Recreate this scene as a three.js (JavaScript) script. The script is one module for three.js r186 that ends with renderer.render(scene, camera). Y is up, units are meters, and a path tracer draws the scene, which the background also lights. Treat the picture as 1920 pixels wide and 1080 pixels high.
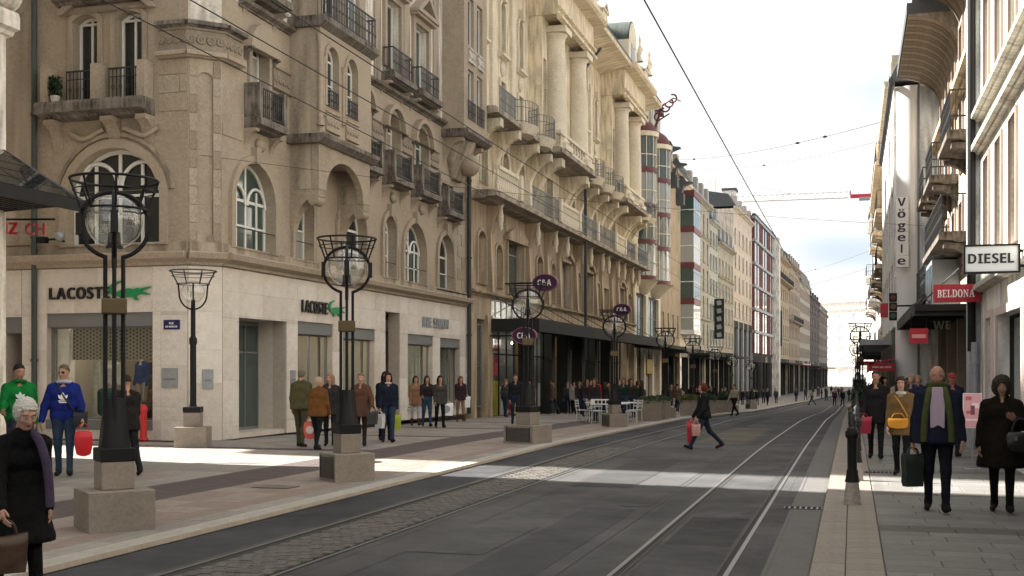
import * as THREE from 'three';
import { mergeGeometries, mergeVertices } from 'three/addons/utils/BufferGeometryUtils.js';
import { FontLoader } from 'three/addons/loaders/FontLoader.js';
import { TextGeometry } from 'three/addons/geometries/TextGeometry.js';
import { RoundedBoxGeometry } from 'three/addons/geometries/RoundedBoxGeometry.js';
import { ImprovedNoise } from 'three/addons/math/ImprovedNoise.js';

// ---------------------------------------------------------------- camera, sky, sun, exposure
// The street runs along -z (s = -z); x is across it, the right kerb is near x = 0.
const scene = new THREE.Scene();
const FOCAL = 2200, YAW = Math.atan(638 / FOCAL), EYE = 1.75;
const camera = new THREE.PerspectiveCamera(2 * Math.atan(540 / FOCAL) * 180 / Math.PI, 1920 / 1080, 0.1, 6000);
camera.position.set(0, EYE, 0);
camera.rotation.y = YAW;
camera.setViewOffset(1920, 1080, 0, -156, 1920, 1080);
const renderer = new THREE.WebGLRenderer({ antialias: true });
renderer.toneMapping = THREE.LinearToneMapping;
renderer.toneMappingExposure = 4.5;
renderer.shadowMap.enabled = true;

const perlin = new ImprovedNoise();
const smooth = (a, b, t) => { t = Math.min(1, Math.max(0, (t - a) / (b - a))); return t * t * (3 - 2 * t); };
const fbm = (x, y, z, n = 5) => { let a = 0.5, f = 1, v = 0; for (let i = 0; i < n; i++) { v += a * perlin.noise(x * f, y * f, z * f); a *= 0.5; f *= 2.03; } return v; };
{ // a bright broken overcast: thin white cloud with blue between, clearer toward the horizon down the street
  const W = 1024, H = 512, d = new Float32Array(W * H * 4);
  for (let j = 0; j < H; j++) for (let i = 0; i < W; i++) {
    const el = (j + 0.5) / H * Math.PI - Math.PI / 2, az = ((i + 0.5) / W - 0.5) * 2 * Math.PI;
    const x = Math.cos(el) * Math.cos(az), y = Math.sin(el), z = Math.cos(el) * Math.sin(az);
    const k = 1 / (Math.max(y, 0) + 0.22);
    const n = fbm(x * k * 1.1 + 11.3, z * k * 1.1 + 4.2, 2.7, 6) + 0.35 * fbm(x * k * 4 + 3, z * k * 4, 9.1, 4);
    const c = smooth(-0.34, 0.04, n + 0.2 - 0.22 * smooth(0.34, 0.08, y));
    const blue = [0.178, 0.203, 0.23], white = [0.262, 0.262, 0.262];
    const o = (j * W + i) * 4, hz = smooth(0.16, 0.0, y);
    for (let q = 0; q < 3; q++) { let v = blue[q] + (white[q] - blue[q]) * c; v += ([0.165, 0.185, 0.21][q] - v) * hz * 0.5; d[o + q] = y < -0.02 ? 0.05 : v; }
    d[o + 3] = 1;
  }
  const t = new THREE.DataTexture(d, W, H, THREE.RGBAFormat, THREE.FloatType);
  t.mapping = THREE.EquirectangularReflectionMapping; t.magFilter = THREE.LinearFilter; t.minFilter = THREE.LinearFilter; t.needsUpdate = true;
  scene.background = t; scene.environment = t;
}
const SUN_EL = 42 * Math.PI / 180, SUN_SLOPE = 0.15;   // light travels to the right and a little toward the camera
const sun = new THREE.DirectionalLight(new THREE.Color(1, 0.945, 0.87), 5);
{
  const h = Math.hypot(1, SUN_SLOPE), L = new THREE.Vector3(-1 / h, Math.tan(SUN_EL), -SUN_SLOPE / h).normalize();
  sun.position.copy(L).multiplyScalar(200).add(new THREE.Vector3(0, 0, -60)); sun.target.position.set(0, 0, -60);
  sun.castShadow = true; sun.shadow.radius = 1.5; sun.shadow.mapSize.set(4096, 4096);
  Object.assign(sun.shadow.camera, { left: -140, right: 140, top: 140, bottom: -140, near: 1, far: 500 });
  scene.add(sun, sun.target);
}

// ---------------------------------------------------------------- helpers
let seed = 12345;
const rnd = () => { seed = (Math.imul(seed, 1664525) + 1013904223) >>> 0; return seed / 4294967296; };
const rr = (a, b) => a + (b - a) * rnd();
const pick = (a) => a[Math.floor(rnd() * a.length)];
const taken = new Map();
function numbered(n) { const k = taken.get(n) ?? 0; taken.set(n, k + 1); return k ? n + '_' + String(k).padStart(3, '0') : n; }
function shade(o) { o.traverse((m) => { if (m.isMesh) { m.castShadow = true; m.receiveShadow = true; } }); return o; }
function thing(name, label, category, [x, y, z] = [0, 0, 0], turn = 0, group) {
  const o = new THREE.Group(); o.name = numbered(name); o.position.set(x, y, z); o.rotation.y = turn;
  o.userData = { label, category }; if (group) o.userData.group = group; scene.add(o); return o;
}
function mesh(name, geo, mat, parent) { const m = new THREE.Mesh(geo, mat); m.name = name; m.castShadow = m.receiveShadow = true; parent.add(m); return m; }
function single(name, geo, mat, label, category, group, pos = [0, 0, 0], turn = 0) {
  const m = mesh(numbered(name), geo, mat, scene); m.position.set(...pos); m.rotation.y = turn;
  m.userData = { label, category }; if (group) m.userData.group = group; return m;
}
function struct(name, geo, mat) { const m = mesh(numbered(name), geo, mat, scene); m.userData = { kind: 'structure' }; return m; }
function copy(src, pos, turn, label) {
  const c = src.clone(); c.name = numbered(src.name.replace(/_\d{3}$/, '')); c.userData = { ...src.userData, label }; c.position.set(...pos); c.rotation.y = turn; scene.add(c); return c;
}
// uv in metres, projected along each face's main axis
function metric(g) {
  g = g.index ? g.toNonIndexed() : g;
  const p = g.attributes.position, n = g.attributes.normal, uv = new Float32Array(p.count * 2);
  for (let i = 0; i < p.count; i++) {
    const ax = Math.abs(n.getX(i)), ay = Math.abs(n.getY(i)), az = Math.abs(n.getZ(i));
    const x = p.getX(i), y = p.getY(i), z = p.getZ(i);
    if (ay > ax && ay > az) { uv[2 * i] = x; uv[2 * i + 1] = z; } else if (ax > az) { uv[2 * i] = z; uv[2 * i + 1] = y; } else { uv[2 * i] = x; uv[2 * i + 1] = y; }
  }
  g.setAttribute('uv', new THREE.BufferAttribute(uv, 2)); return g;
}
const cache = new Map();
const cached = (k, f) => { if (!cache.has(k)) cache.set(k, f()); return cache.get(k); };
const strip = (g) => { g = g.index ? g.toNonIndexed() : g; for (const k of Object.keys(g.attributes)) if (!['position', 'normal', 'uv', 'color'].includes(k)) g.deleteAttribute(k); if (!g.attributes.uv) g.setAttribute('uv', new THREE.BufferAttribute(new Float32Array(g.attributes.position.count * 2), 2)); return g; };
const join = (list) => metric(mergeGeometries(list.map((g) => strip(g.clone())), false));
const bx = (x0, x1, y0, y1, z0, z1) => new THREE.BoxGeometry(x1 - x0, y1 - y0, z1 - z0).translate((x0 + x1) / 2, (y0 + y1) / 2, (z0 + z1) / 2);
const box = (...a) => metric(bx(...a));
const rbox = (x0, x1, y0, y1, z0, z1, r = 0.01, n = 2) => metric(new RoundedBoxGeometry(x1 - x0, y1 - y0, z1 - z0, n, r).translate((x0 + x1) / 2, (y0 + y1) / 2, (z0 + z1) / 2));
const V = (x, y, z) => new THREE.Vector3(x, y, z);
function rod(a, b, r0, r1 = r0, n = 8) {
  const A = V(...a), B = V(...b), d = B.clone().sub(A), g = new THREE.CylinderGeometry(r1, r0, d.length(), n, 1);
  g.applyQuaternion(new THREE.Quaternion().setFromUnitVectors(V(0, 1, 0), d.clone().normalize())); return g.translate((A.x + B.x) / 2, (A.y + B.y) / 2, (A.z + B.z) / 2);
}
const tube = (pts, r, n = 6, seg = 4) => new THREE.TubeGeometry(new THREE.CatmullRomCurve3(pts.map((p) => V(...p))), pts.length * seg, r, n, false);
const lathe = (pts, n = 20) => new THREE.LatheGeometry(pts.map(([r, y]) => new THREE.Vector2(r, y)), n);
// prism: a profile of (out, up) points swept along local x
function sweep(profile, u0, u1) {
  const sh = new THREE.Shape(profile.map(([o, v]) => new THREE.Vector2(o, v)));
  const g = new THREE.ExtrudeGeometry(sh, { depth: u1 - u0, bevelEnabled: false });
  // shape (x=out, y=up, z=along)  ->  (along, up, out)
  g.applyMatrix4(new THREE.Matrix4().set(0, 0, 1, u0, 0, 1, 0, 0, 1, 0, 0, 0, 0, 0, 0, 1));
  // the mapping above mirrors handedness: flip the winding
  const p = g.index ? g.toNonIndexed() : g, a = p.attributes.position.array;
  for (let i = 0; i < a.length; i += 9) for (let k = 0; k < 3; k++) { const t = a[i + 3 + k]; a[i + 3 + k] = a[i + 6 + k]; a[i + 6 + k] = t; }
  p.computeVertexNormals(); return p;
}
function holePath(h, C = THREE.Path) {   // h: {u,v,w,h,arch}  arch = rise of the curved head (0 flat)
  const p = new C(), a = h.u, b = h.u + h.w, c = h.v, d = h.v + h.h, r = h.arch || 0;
  p.moveTo(a, c); p.lineTo(b, c); p.lineTo(b, d - r);
  if (r) { const w2 = h.w / 2, R = (w2 * w2 + r * r) / (2 * r), t0 = Math.asin(Math.min(1, w2 / R)); const n = 12, big = r > w2 - 1e-6;
    for (let i = 1; i <= n; i++) { const t = (big ? Math.PI / 2 : t0) * (1 - 2 * i / n); p.lineTo((a + b) / 2 + R * Math.sin(t), d - R + R * Math.cos(t)); } }
  else p.lineTo(a, d);
  p.lineTo(a, c); return p;
}
function wallGeo(u0, u1, v0, v1, holes, t = 0.45) {
  const sh = new THREE.Shape(); sh.moveTo(u0, v0); sh.lineTo(u1, v0); sh.lineTo(u1, v1); sh.lineTo(u0, v1); sh.lineTo(u0, v0);
  for (const h of holes) sh.holes.push(holePath(h));
  return metric(new THREE.ExtrudeGeometry(sh, { depth: t, bevelEnabled: false }).translate(0, 0, -t));
}
// an outline band (moulding) around an opening
function archBand(h, width, depth, z = 0, sides = true) {
  const out = holePath({ u: h.u - width, v: sides ? h.v : h.v + h.h - (h.arch || 0), w: h.w + 2 * width, h: (sides ? h.h : (h.arch || 0)) + width, arch: (h.arch || 0) ? h.arch + width * (h.arch / (h.w / 2)) : 0 }, THREE.Shape);
  out.holes.push(holePath({ u: h.u, v: (sides ? h.v : h.v + h.h - (h.arch || 0)) + 0.001, w: h.w, h: (sides ? h.h : (h.arch || 0)) - 0.001, arch: h.arch }));
  return metric(new THREE.ExtrudeGeometry(out, { depth, bevelEnabled: false }).translate(0, 0, z));
}

// ---------------------------------------------------------------- street profile
const PROFILE = [[-60, 0], [28, 0], [50, -0.25], [70, -0.7], [81, -1.0], [100, -1.35], [125, -1.75], [160, -2.2], [220, -2.6], [320, -2.8], [4000, -2.8]];
function gy(s) { for (let i = 1; i < PROFILE.length; i++) if (s <= PROFILE[i][0]) { const [a, b] = PROFILE[i - 1], [c, d] = PROFILE[i]; return b + (d - b) * Math.max(0, s - a) / (c - a); } return -2.8; }
const bend = (s) => s < 110 ? 0 : s < 150 ? 0.036 * (s - 110) * (s - 110) / 80 : 0.72 + 0.036 * (s - 150);

// ---------------------------------------------------------------- textures and materials
function noiseTex(n, f, scale = 1, rough = false) {
  const d = new Uint8Array(n * n * 4);
  for (let j = 0; j < n; j++) for (let i = 0; i < n; i++) { const c = f(i / n, j / n, i, j), o = (j * n + i) * 4; for (let k = 0; k < 3; k++) d[o + k] = Math.max(0, Math.min(255, 255 * (Array.isArray(c) ? c[k] : c))); d[o + 3] = 255; }
  const t = new THREE.DataTexture(d, n, n); t.wrapS = t.wrapT = THREE.RepeatWrapping; t.magFilter = THREE.LinearFilter; t.minFilter = THREE.LinearMipmapLinearFilter; t.generateMipmaps = true;
  t.repeat.set(1 / scale, 1 / scale); t.needsUpdate = true; return t;
}
// periodic noise so tiles do not show seams
const pn = (u, v, f, z) => { const a = u * f, b = v * f; const w = (x, y) => perlin.noise(x + 0.31, y + 0.17, z); const su = smooth(0, 1, u), sv = smooth(0, 1, v);
  return (w(a, b) * (1 - su) + w(a - f, b) * su) * (1 - sv) + (w(a, b - f) * (1 - su) + w(a - f, b - f) * su) * sv; };
const srgb = (t) => { t.colorSpace = THREE.SRGBColorSpace; return t; };
const toS = (l) => l <= 0.0031308 ? 12.92 * l : 1.055 * Math.pow(l, 1 / 2.4) - 0.055;
function mottled(n, scale, amp, freqs, z = 1.3) {   // grey multiplier around 1
  return srgb(noiseTex(n, (u, v) => { let k = 0; for (const [f, a] of freqs) k += a * pn(u, v, f, z + f * 0.37); return toS(Math.max(0.05, Math.min(1, 0.8 * (1 + amp * k)))); }, scale));
}
const grainTex = noiseTex(256, () => 0.5 + 0.5 * (rnd() - 0.5), 0.6);
const stoneMap = mottled(512, 4.2, 1.0, [[3, 0.13], [7, 0.08], [19, 0.09], [53, 0.14], [120, 0.26]]);
const streakMap = srgb(noiseTex(512, (u, v) => { const k = 0.5 * pn(u, v * 0.12, 42, 3.1) + 0.4 * pn(u, v * 0.3, 17, 5.2) + 0.25 * pn(u, v, 5, 8.8) + 0.2 * pn(u, v, 60, 2.2); return toS(Math.max(0.05, Math.min(1, 0.78 * (1 + 1.0 * k)))); }, 5.3));
const fineMap = mottled(256, 1.7, 1.0, [[4, 0.12], [13, 0.12], [40, 0.14], [90, 0.12]]);
const asphaltMap = srgb(noiseTex(1024, (u, v) => {
  let k = 0.42 * pn(u, v, 3, 1.1) + 0.36 * pn(u, v, 9, 2.1) + 0.24 * pn(u, v, 37, 3.3) + 0.3 * (rnd() - 0.5);
  const c = Math.abs(pn(u, v, 6, 7.7) + 0.3 * pn(u, v, 25, 4.7)); if (c < 0.0) k -= 0.2;   // cracks
  const st = pn(u, v, 14, 12.4); if (st > 0.42) k -= 0.28 * (st - 0.42) / 0.2;                // oil and gum spots
  return toS(Math.max(0.03, Math.min(1, 0.72 * (1 + k)))); }, 7.5));
const sootMap = srgb(noiseTex(512, (u, v) => { const k = 0.7 * pn(u, v * 0.15, 36, 3.7) + 0.6 * pn(u, v, 6, 1.8) + 0.4 * pn(u, v, 17, 6.1) + 0.3 * pn(u, v, 70, 2.9); return toS(Math.max(0.05, Math.min(1, 0.62 * (1 + k)))); }, 3.1));
const wrinkleMap = noiseTex(256, (u, v) => { const a = 1 - Math.abs(pn(u, v * 0.6, 7, 1.9)) * 2.4, b = 1 - Math.abs(pn(u * 0.7, v, 15, 4.4)) * 2.4; return 0.5 + 0.3 * (a * a * Math.sign(a) - 0.5) + 0.18 * (b - 0.5) + 0.05 * (rnd() - 0.5); }, 0.55);
const sootStreak = srgb(noiseTex(512, (u, v) => { const k = 0.55 * pn(u, v * 0.1, 30, 7.1) + 0.45 * pn(u, v * 0.35, 11, 9.3) + 0.22 * pn(u, v, 4, 5.5) + 0.2 * pn(u, v, 80, 1.2); return toS(Math.max(0.05, Math.min(1, 0.74 * (1 + k)))); }, 6.1));
const fabricMap = mottled(256, 0.35, 1, [[3, 0.2], [11, 0.25], [60, 0.2]]);
const C = (r, g, b) => new THREE.Color().setRGB(r, g, b);
const std = (c, rough = 0.8, o = {}) => o.metalness ? new THREE.MeshStandardMaterial({ color: Array.isArray(c) ? C(...c) : c, roughness: rough, ...o }) : new THREE.MeshPhysicalMaterial({ color: Array.isArray(c) ? C(...c) : c, roughness: rough, specularIntensity: rough > 0.7 ? 0.3 : 0.8, ...o });
const K = 1.25;   // the maps average about 0.8
const tex = (c, map, rough = 0.85, bump = 0.0012, o = {}) => std(c.map((x) => Math.min(1, x * K)), rough, { map, bumpMap: map, bumpScale: bump, ...o });
const M = {
  sootAndShade: tex([0.20, 0.175, 0.15], sootMap, 0.9), sootCream: tex([0.40, 0.345, 0.27], sootMap, 0.9),  // weathered soot; on the right-side balconies its dark tone is painted shade
  stone: tex([0.355, 0.295, 0.225], stoneMap), stoneStreak: tex([0.34, 0.285, 0.22], sootStreak), stoneDark: tex([0.27, 0.225, 0.175], stoneMap),
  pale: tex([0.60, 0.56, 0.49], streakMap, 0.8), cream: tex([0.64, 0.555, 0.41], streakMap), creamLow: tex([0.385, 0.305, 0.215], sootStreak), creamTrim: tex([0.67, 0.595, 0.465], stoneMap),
  lime: tex([0.62, 0.565, 0.50], fineMap, 0.55, 0.001), limeB: tex([0.57, 0.51, 0.445], fineMap, 0.55, 0.001), limeC: tex([0.66, 0.61, 0.55], fineMap, 0.5, 0.001), limeDark: tex([0.42, 0.37, 0.31], fineMap, 0.6, 0.001),
  whiteFrame: std([0.70, 0.70, 0.66], 0.5), darkFrame: std([0.024, 0.026, 0.024], 0.75), greyFrame: std([0.16, 0.165, 0.165], 0.5), redFrame: std([0.12, 0.028, 0.032], 0.5),
  black: new THREE.MeshPhysicalMaterial({ color: C(0.009, 0.009, 0.01), roughness: 0.55, specularIntensity: 0.45 }), iron: std([0.035, 0.037, 0.04], 0.5, { metalness: 0.4 }), ironGrey: std([0.16, 0.175, 0.185], 0.6, { metalness: 0.2 }), bronze: std([0.10, 0.075, 0.04], 0.5, { metalness: 0.6 }),
  steel: std([0.20, 0.195, 0.19], 0.5, { metalness: 0.9 }), railSide: tex([0.12, 0.11, 0.10], fineMap, 0.7, 0.001), zinc: tex([0.30, 0.32, 0.34], fineMap, 0.5, 0.001, { metalness: 0.4 }), slate: tex([0.075, 0.08, 0.085], stoneMap, 0.7), copperGreen: tex([0.055, 0.07, 0.063], streakMap, 0.7),
  glassDark: new THREE.MeshPhysicalMaterial({ color: C(0.018, 0.022, 0.022), roughness: 0.04, metalness: 0, specularIntensity: 1, ior: 1.6 }),
  glassGreen: new THREE.MeshPhysicalMaterial({ color: C(0.05, 0.075, 0.068), roughness: 0.05, ior: 1.6 }),
  glassBlue: new THREE.MeshPhysicalMaterial({ color: C(0.03, 0.085, 0.12), roughness: 0.05, ior: 1.6 }),
  pane: new THREE.MeshPhysicalMaterial({ color: C(0.93, 0.97, 0.95), roughness: 0.02, transmission: 1, thickness: 0, ior: 1.5 }),
  globe: new THREE.MeshPhysicalMaterial({ color: C(0.93, 0.93, 0.9), roughness: 0.04, transmission: 0.93, thickness: 0, ior: 1.9, clearcoat: 1, clearcoatRoughness: 0.02 }), plaster: std([0.42, 0.40, 0.37], 0.95),
  curtain: std([0.55, 0.54, 0.50], 0.95), dark: std([0.012, 0.012, 0.012], 0.9), roomWall: std([0.46, 0.43, 0.38], 0.9), roomWood: tex([0.22, 0.12, 0.05], streakMap, 0.6),
  asphalt: tex([0.086, 0.086, 0.088], asphaltMap, 0.95, 0.008, { specularIntensity: 0.12 }), mortar: tex([0.09, 0.082, 0.075], fineMap, 0.95), concrete: tex([0.33, 0.30, 0.265], stoneMap, 0.85),
  granite: tex([0.33, 0.275, 0.225], fineMap, 0.8, 0.002), red: std([0.5, 0.02, 0.025], 0.45), redSign: std([0.36, 0.012, 0.03], 0.4), white: std([0.8, 0.8, 0.78], 0.5), signWhite: std([0.62, 0.66, 0.69], 0.4), ink: std([0.012, 0.012, 0.012], 0.5), green: std([0.01, 0.22, 0.07], 0.5), navy: std([0.012, 0.016, 0.09], 0.4),
  brickRed: tex([0.15, 0.05, 0.045], fineMap), ochre: tex([0.40, 0.325, 0.225], streakMap), greyStone: tex([0.36, 0.34, 0.285], streakMap), whiteWall: tex([0.72, 0.70, 0.66], streakMap, 0.8, 0.002), greyGreen: tex([0.40, 0.42, 0.38], streakMap, 0.85, 0.002), tanWall: tex([0.36, 0.28, 0.19], streakMap), darkWall: tex([0.09, 0.075, 0.075], stoneMap), wood: tex([0.27, 0.23, 0.18], streakMap, 0.8), woodB: tex([0.20, 0.165, 0.125], streakMap, 0.8), skin: std([0.46, 0.27, 0.20], 0.6), redBrown: std([0.12, 0.038, 0.038], 0.6), shutter: std([0.36, 0.29, 0.25], 0.8),
};
const font = await new FontLoader().loadAsync('fonts/droid/droid_sans_bold.typeface.json');
const serif = await new FontLoader().loadAsync('fonts/droid/droid_serif_bold.typeface.json');
function lettering(text, h, depth = 0.03, f = font, stretch = 1) {
  const g = new TextGeometry(text, { font: f, size: h, depth, curveSegments: 5, bevelEnabled: false }); g.computeBoundingBox(); const b = g.boundingBox;
  g.translate(-(b.min.x + b.max.x) / 2, 0, 0); g.scale(stretch, 1, 1); return g;
}
function letters(parent, text, h, mat, at, { depth = 0.03, f = font, width, part = 'letter' } = {}) {   // each letter a mesh of its own
  let x = 0; const list = [];
  for (const ch of text) { if (ch === ' ') { x += h * 0.5; continue; } const g = new TextGeometry(ch, { font: f, size: h, depth, curveSegments: 5, bevelEnabled: false }); g.computeBoundingBox(); const b = g.boundingBox; list.push([g.translate(x - b.min.x, 0, 0), x]); x += b.max.x - b.min.x + h * 0.13; }
  const k = width ? width / x : 1;
  for (const [g] of list) { g.translate(-x / 2, 0, 0); g.scale(k, 1, 1); const m = mesh(part, g, mat, parent); m.position.set(...at); }
}

// ---------------------------------------------------------------- ground
const ROAD = -0.06, KERB_L = -6.9, KERB_R = -0.36, FACE_L = -15.4;
function ribbon(x0, x1, s0, s1, dy, step = 4, x0b, x1b) {
  const pos = [], uv = [], idx = [], ss = [];
  for (let s = s0; s < s1 - 1e-6; s += s < 60 ? step : step * 2) ss.push(s); ss.push(s1);
  for (const s of ss) { const b = bend(s), y = gy(s) + dy; pos.push(x0 + b, y, -s, x1 + b, y, -s); uv.push(x0, s, x1, s); }
  for (let i = 0; i < ss.length - 1; i++) { const a = 2 * i; idx.push(a, a + 1, a + 2, a + 1, a + 3, a + 2); }
  const g = new THREE.BufferGeometry(); g.setAttribute('position', new THREE.Float32BufferAttribute(pos, 3)); g.setAttribute('uv', new THREE.Float32BufferAttribute(uv, 2)); g.setIndex(idx); g.computeVertexNormals(); return g;
}
const kerbFar = ribbon;
{ // base terrain out to the horizon, below everything
  const g = new THREE.BufferGeometry(), P = [], I = []; const ss = [-400, -60, 28, 50, 70, 81, 100, 125, 160, 220, 320, 900, 4000];
  ss.forEach((s, i) => { P.push(-2500, gy(s) - 0.35, -s, 2500, gy(s) - 0.35, -s); if (i) { const a = 2 * (i - 1); I.push(a, a + 1, a + 2, a + 1, a + 3, a + 2); } });
  g.setAttribute('position', new THREE.Float32BufferAttribute(P, 3)); g.setAttribute('uv', new THREE.Float32BufferAttribute(P.filter((_, i) => i % 3 !== 1).map((x) => x), 2)); g.setIndex(I); g.computeVertexNormals();
  struct('ground', g, M.concrete);
}
const road = struct('road', ribbon(KERB_L + 0.01, KERB_R - 0.01, -40, 420, ROAD), M.asphalt);
// darker asphalt strips laid along the tracks, and a pale repair patch
const asphaltDark = tex([0.079, 0.079, 0.081], asphaltMap, 0.95, 0.006, { specularIntensity: 0.12 }), asphaltPale = tex([0.09, 0.089, 0.089], asphaltMap, 0.95, 0.006, { specularIntensity: 0.12 });
mesh('asphalt_strip', ribbon(-2.45, -0.72, -40, 300, ROAD + 0.004), asphaltDark, road);
mesh('asphalt_strip', ribbon(KERB_L + 0.02, -5.98, -40, 300, ROAD + 0.004), tex([0.06, 0.061, 0.065], asphaltMap, 0.95, 0.006, { specularIntensity: 0.12 }), road);
mesh('asphalt_strip', ribbon(-4.74, -4.3, -40, 300, ROAD + 0.004), asphaltPale, road);
mesh('repair_patch', ribbon(-3.9, -2.6, 30, 41, ROAD + 0.004), tex([0.12, 0.11, 0.096], asphaltMap, 0.95, 0.006, { specularIntensity: 0.12 }), road);
mesh('repair_patch', ribbon(-3.4, -2.7, 8.5, 15.2, ROAD + 0.004), tex([0.068, 0.068, 0.071], asphaltMap, 0.95, 0.006, { specularIntensity: 0.12 }), road);

for (const [x0, x1, a, c, k] of [[-4.25, -3.3, 18, 24, 0.105], [-3.0, -2.6, 15.5, 29, 0.14], [-4.2, -3.6, 42, 58, 0.10], [-1.95, -1.2, 12.2, 14.6, 0.088], [-1.9, -1.2, 24, 27.5, 0.12], [-6.8, -6.1, 20, 22.4, 0.12], [-4.3, -3.5, 11.0, 13.2, 0.15]]) mesh('repair_patch', ribbon(x0, x1, a, c, ROAD + 0.0055), tex([k * 0.62, k * 0.62, k * 0.63], asphaltMap, 0.95, 0.004, { specularIntensity: 0.12 }), road);
for (const [x, a, c] of [[-2.52, -5, 60], [-0.735, 0, 70]]) mesh('tar_seam', ribbon(x - 0.006, x + 0.006, a, c, ROAD + 0.0065), std([0.035, 0.035, 0.036], 0.7), road);
// tram rails: head, flat strip painted dark for depth, guard lip
function rails(x, label, side) {
  const o = thing('tram_rail', label, 'tram rail', [0, 0, 0], 0, 'tram rails in the road');
  mesh('rail_bed', ribbon(x - 0.13, x + 0.16, -30, 330, ROAD + 0.007), tex([0.084, 0.083, 0.082], asphaltMap, 0.95, 0.003, { specularIntensity: 0.12 }), o);
  mesh('rail_head', ribbon(x - 0.022, x + 0.022, -30, 330, ROAD + 0.016), M.steel, o);
  mesh('painted_groove', ribbon(x + Math.min(0.022 * side, 0.075 * side), x + Math.max(0.022 * side, 0.075 * side), -30, 330, ROAD + 0.0095), std([0.03, 0.028, 0.026], 0.8), o);  // flush strip, near-black colour stands in for the shade inside the slot
  const lip = mesh('guard_lip', ribbon(x + (side > 0 ? 0.075 : -0.10), x + (side > 0 ? 0.10 : -0.075), -30, 330, ROAD + 0.015), tex([0.07, 0.068, 0.065], fineMap, 0.8), o);
  return o;
}
rails(-2.05, 'left steel rail of the tram track nearest the right kerb', 1);
rails(-1.07, 'right steel rail of the tram track nearest the right kerb', -1);
rails(-5.86, 'outer steel rail of the track beside the left pavement', 1);
rails(-4.88, 'inner steel rail of the track beside the left pavement, edging the setts', -1);

const proj = (x, y, s) => { const c = Math.cos(YAW), n = Math.sin(YAW), xc = x * c + s * n, zc = -x * n + s * c; return [960 + FOCAL * xc / zc, 696 - (y - EYE) * FOCAL / zc, zc]; };
const inFrame = (x, s) => { const [a, b, z] = proj(x, gy(s), s); return z > 1 && a > -30 && a < 1950 && b < 1110; };
const unitSlab = (() => { // unit top-bevelled slab, x,z in -0.5..0.5, y -1..0
  const g = new THREE.BufferGeometry(), e = 0.485, P = [], I = [];
  for (const [h, y] of [[0.5, -1], [0.5, -0.12], [e, 0]]) P.push(-h, y, -h, h, y, -h, h, y, h, -h, y, h);
  for (const k of [0, 4]) for (let i = 0; i < 4; i++) { const a = k + i, b = k + (i + 1) % 4; I.push(a, a + 4, b, b, a + 4, b + 4); }
  I.push(8, 11, 9, 9, 11, 10); g.setAttribute('position', new THREE.Float32BufferAttribute(P, 3)); g.setIndex(I); const n = g.toNonIndexed(); n.computeVertexNormals(); return metric(n);
})();
// slabs: list of {x,s,w,d,k}; the biggest in view are parts of the ground piece, the rest one mass
function lay(parent, name, list, mats, limit, thick, dy) {
  const vis = list.filter((q) => inFrame(q.x, q.s)).sort((a, b) => a.s * a.s + a.x * a.x - b.s * b.s - b.x * b.x), near = new Set(vis.slice(0, limit)), rest = mats.map(() => []);
  for (const q of list) {
    const y = gy(q.s) + dy + (q.lift || 0), b = bend(q.s);
    if (near.has(q)) { const m = mesh(name, unitSlab, mats[q.k], parent); m.position.set(q.x + b, y, -q.s); m.scale.set(q.w, thick, q.d); m.rotation.set(q.rx || 0, q.turn || 0, q.rz || 0); }
    else { const g = unitSlab.clone(); g.applyMatrix4(new THREE.Matrix4().compose(V(q.x + b, y, -q.s), new THREE.Quaternion().setFromEuler(new THREE.Euler(0, q.turn || 0, 0)), V(q.w, thick, q.d))); rest[q.k].push(g); }
  }
  rest.forEach((l, i) => { if (l.length) { const m = mesh(name + '_field', metric(mergeGeometries(l)), mats[i], parent); m.userData.kind = 'stuff'; } });
}
const variants = (c, n, amp = 0.07, map = fineMap, rough = 0.8) => Array.from({ length: n }, () => { const k = rr(1 - amp, 1 + amp); return tex([c[0] * k * rr(0.98, 1.02), c[1] * k, c[2] * k * rr(0.97, 1.03)], map, rough, 0.002); });
const paveMats = [...variants([0.25, 0.21, 0.18], 3, 0.1), ...variants([0.235, 0.215, 0.195], 3, 0.1), ...variants([0.09, 0.073, 0.069], 2), ...variants([0.33, 0.31, 0.275], 3), ...variants([0.215, 0.165, 0.143], 2)];
const [PINK, GREY, DARK, KERB, ROSE] = [0, 3, 6, 8, 11];
const v3 = (k, n) => k + Math.floor(rnd() * n);
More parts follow.
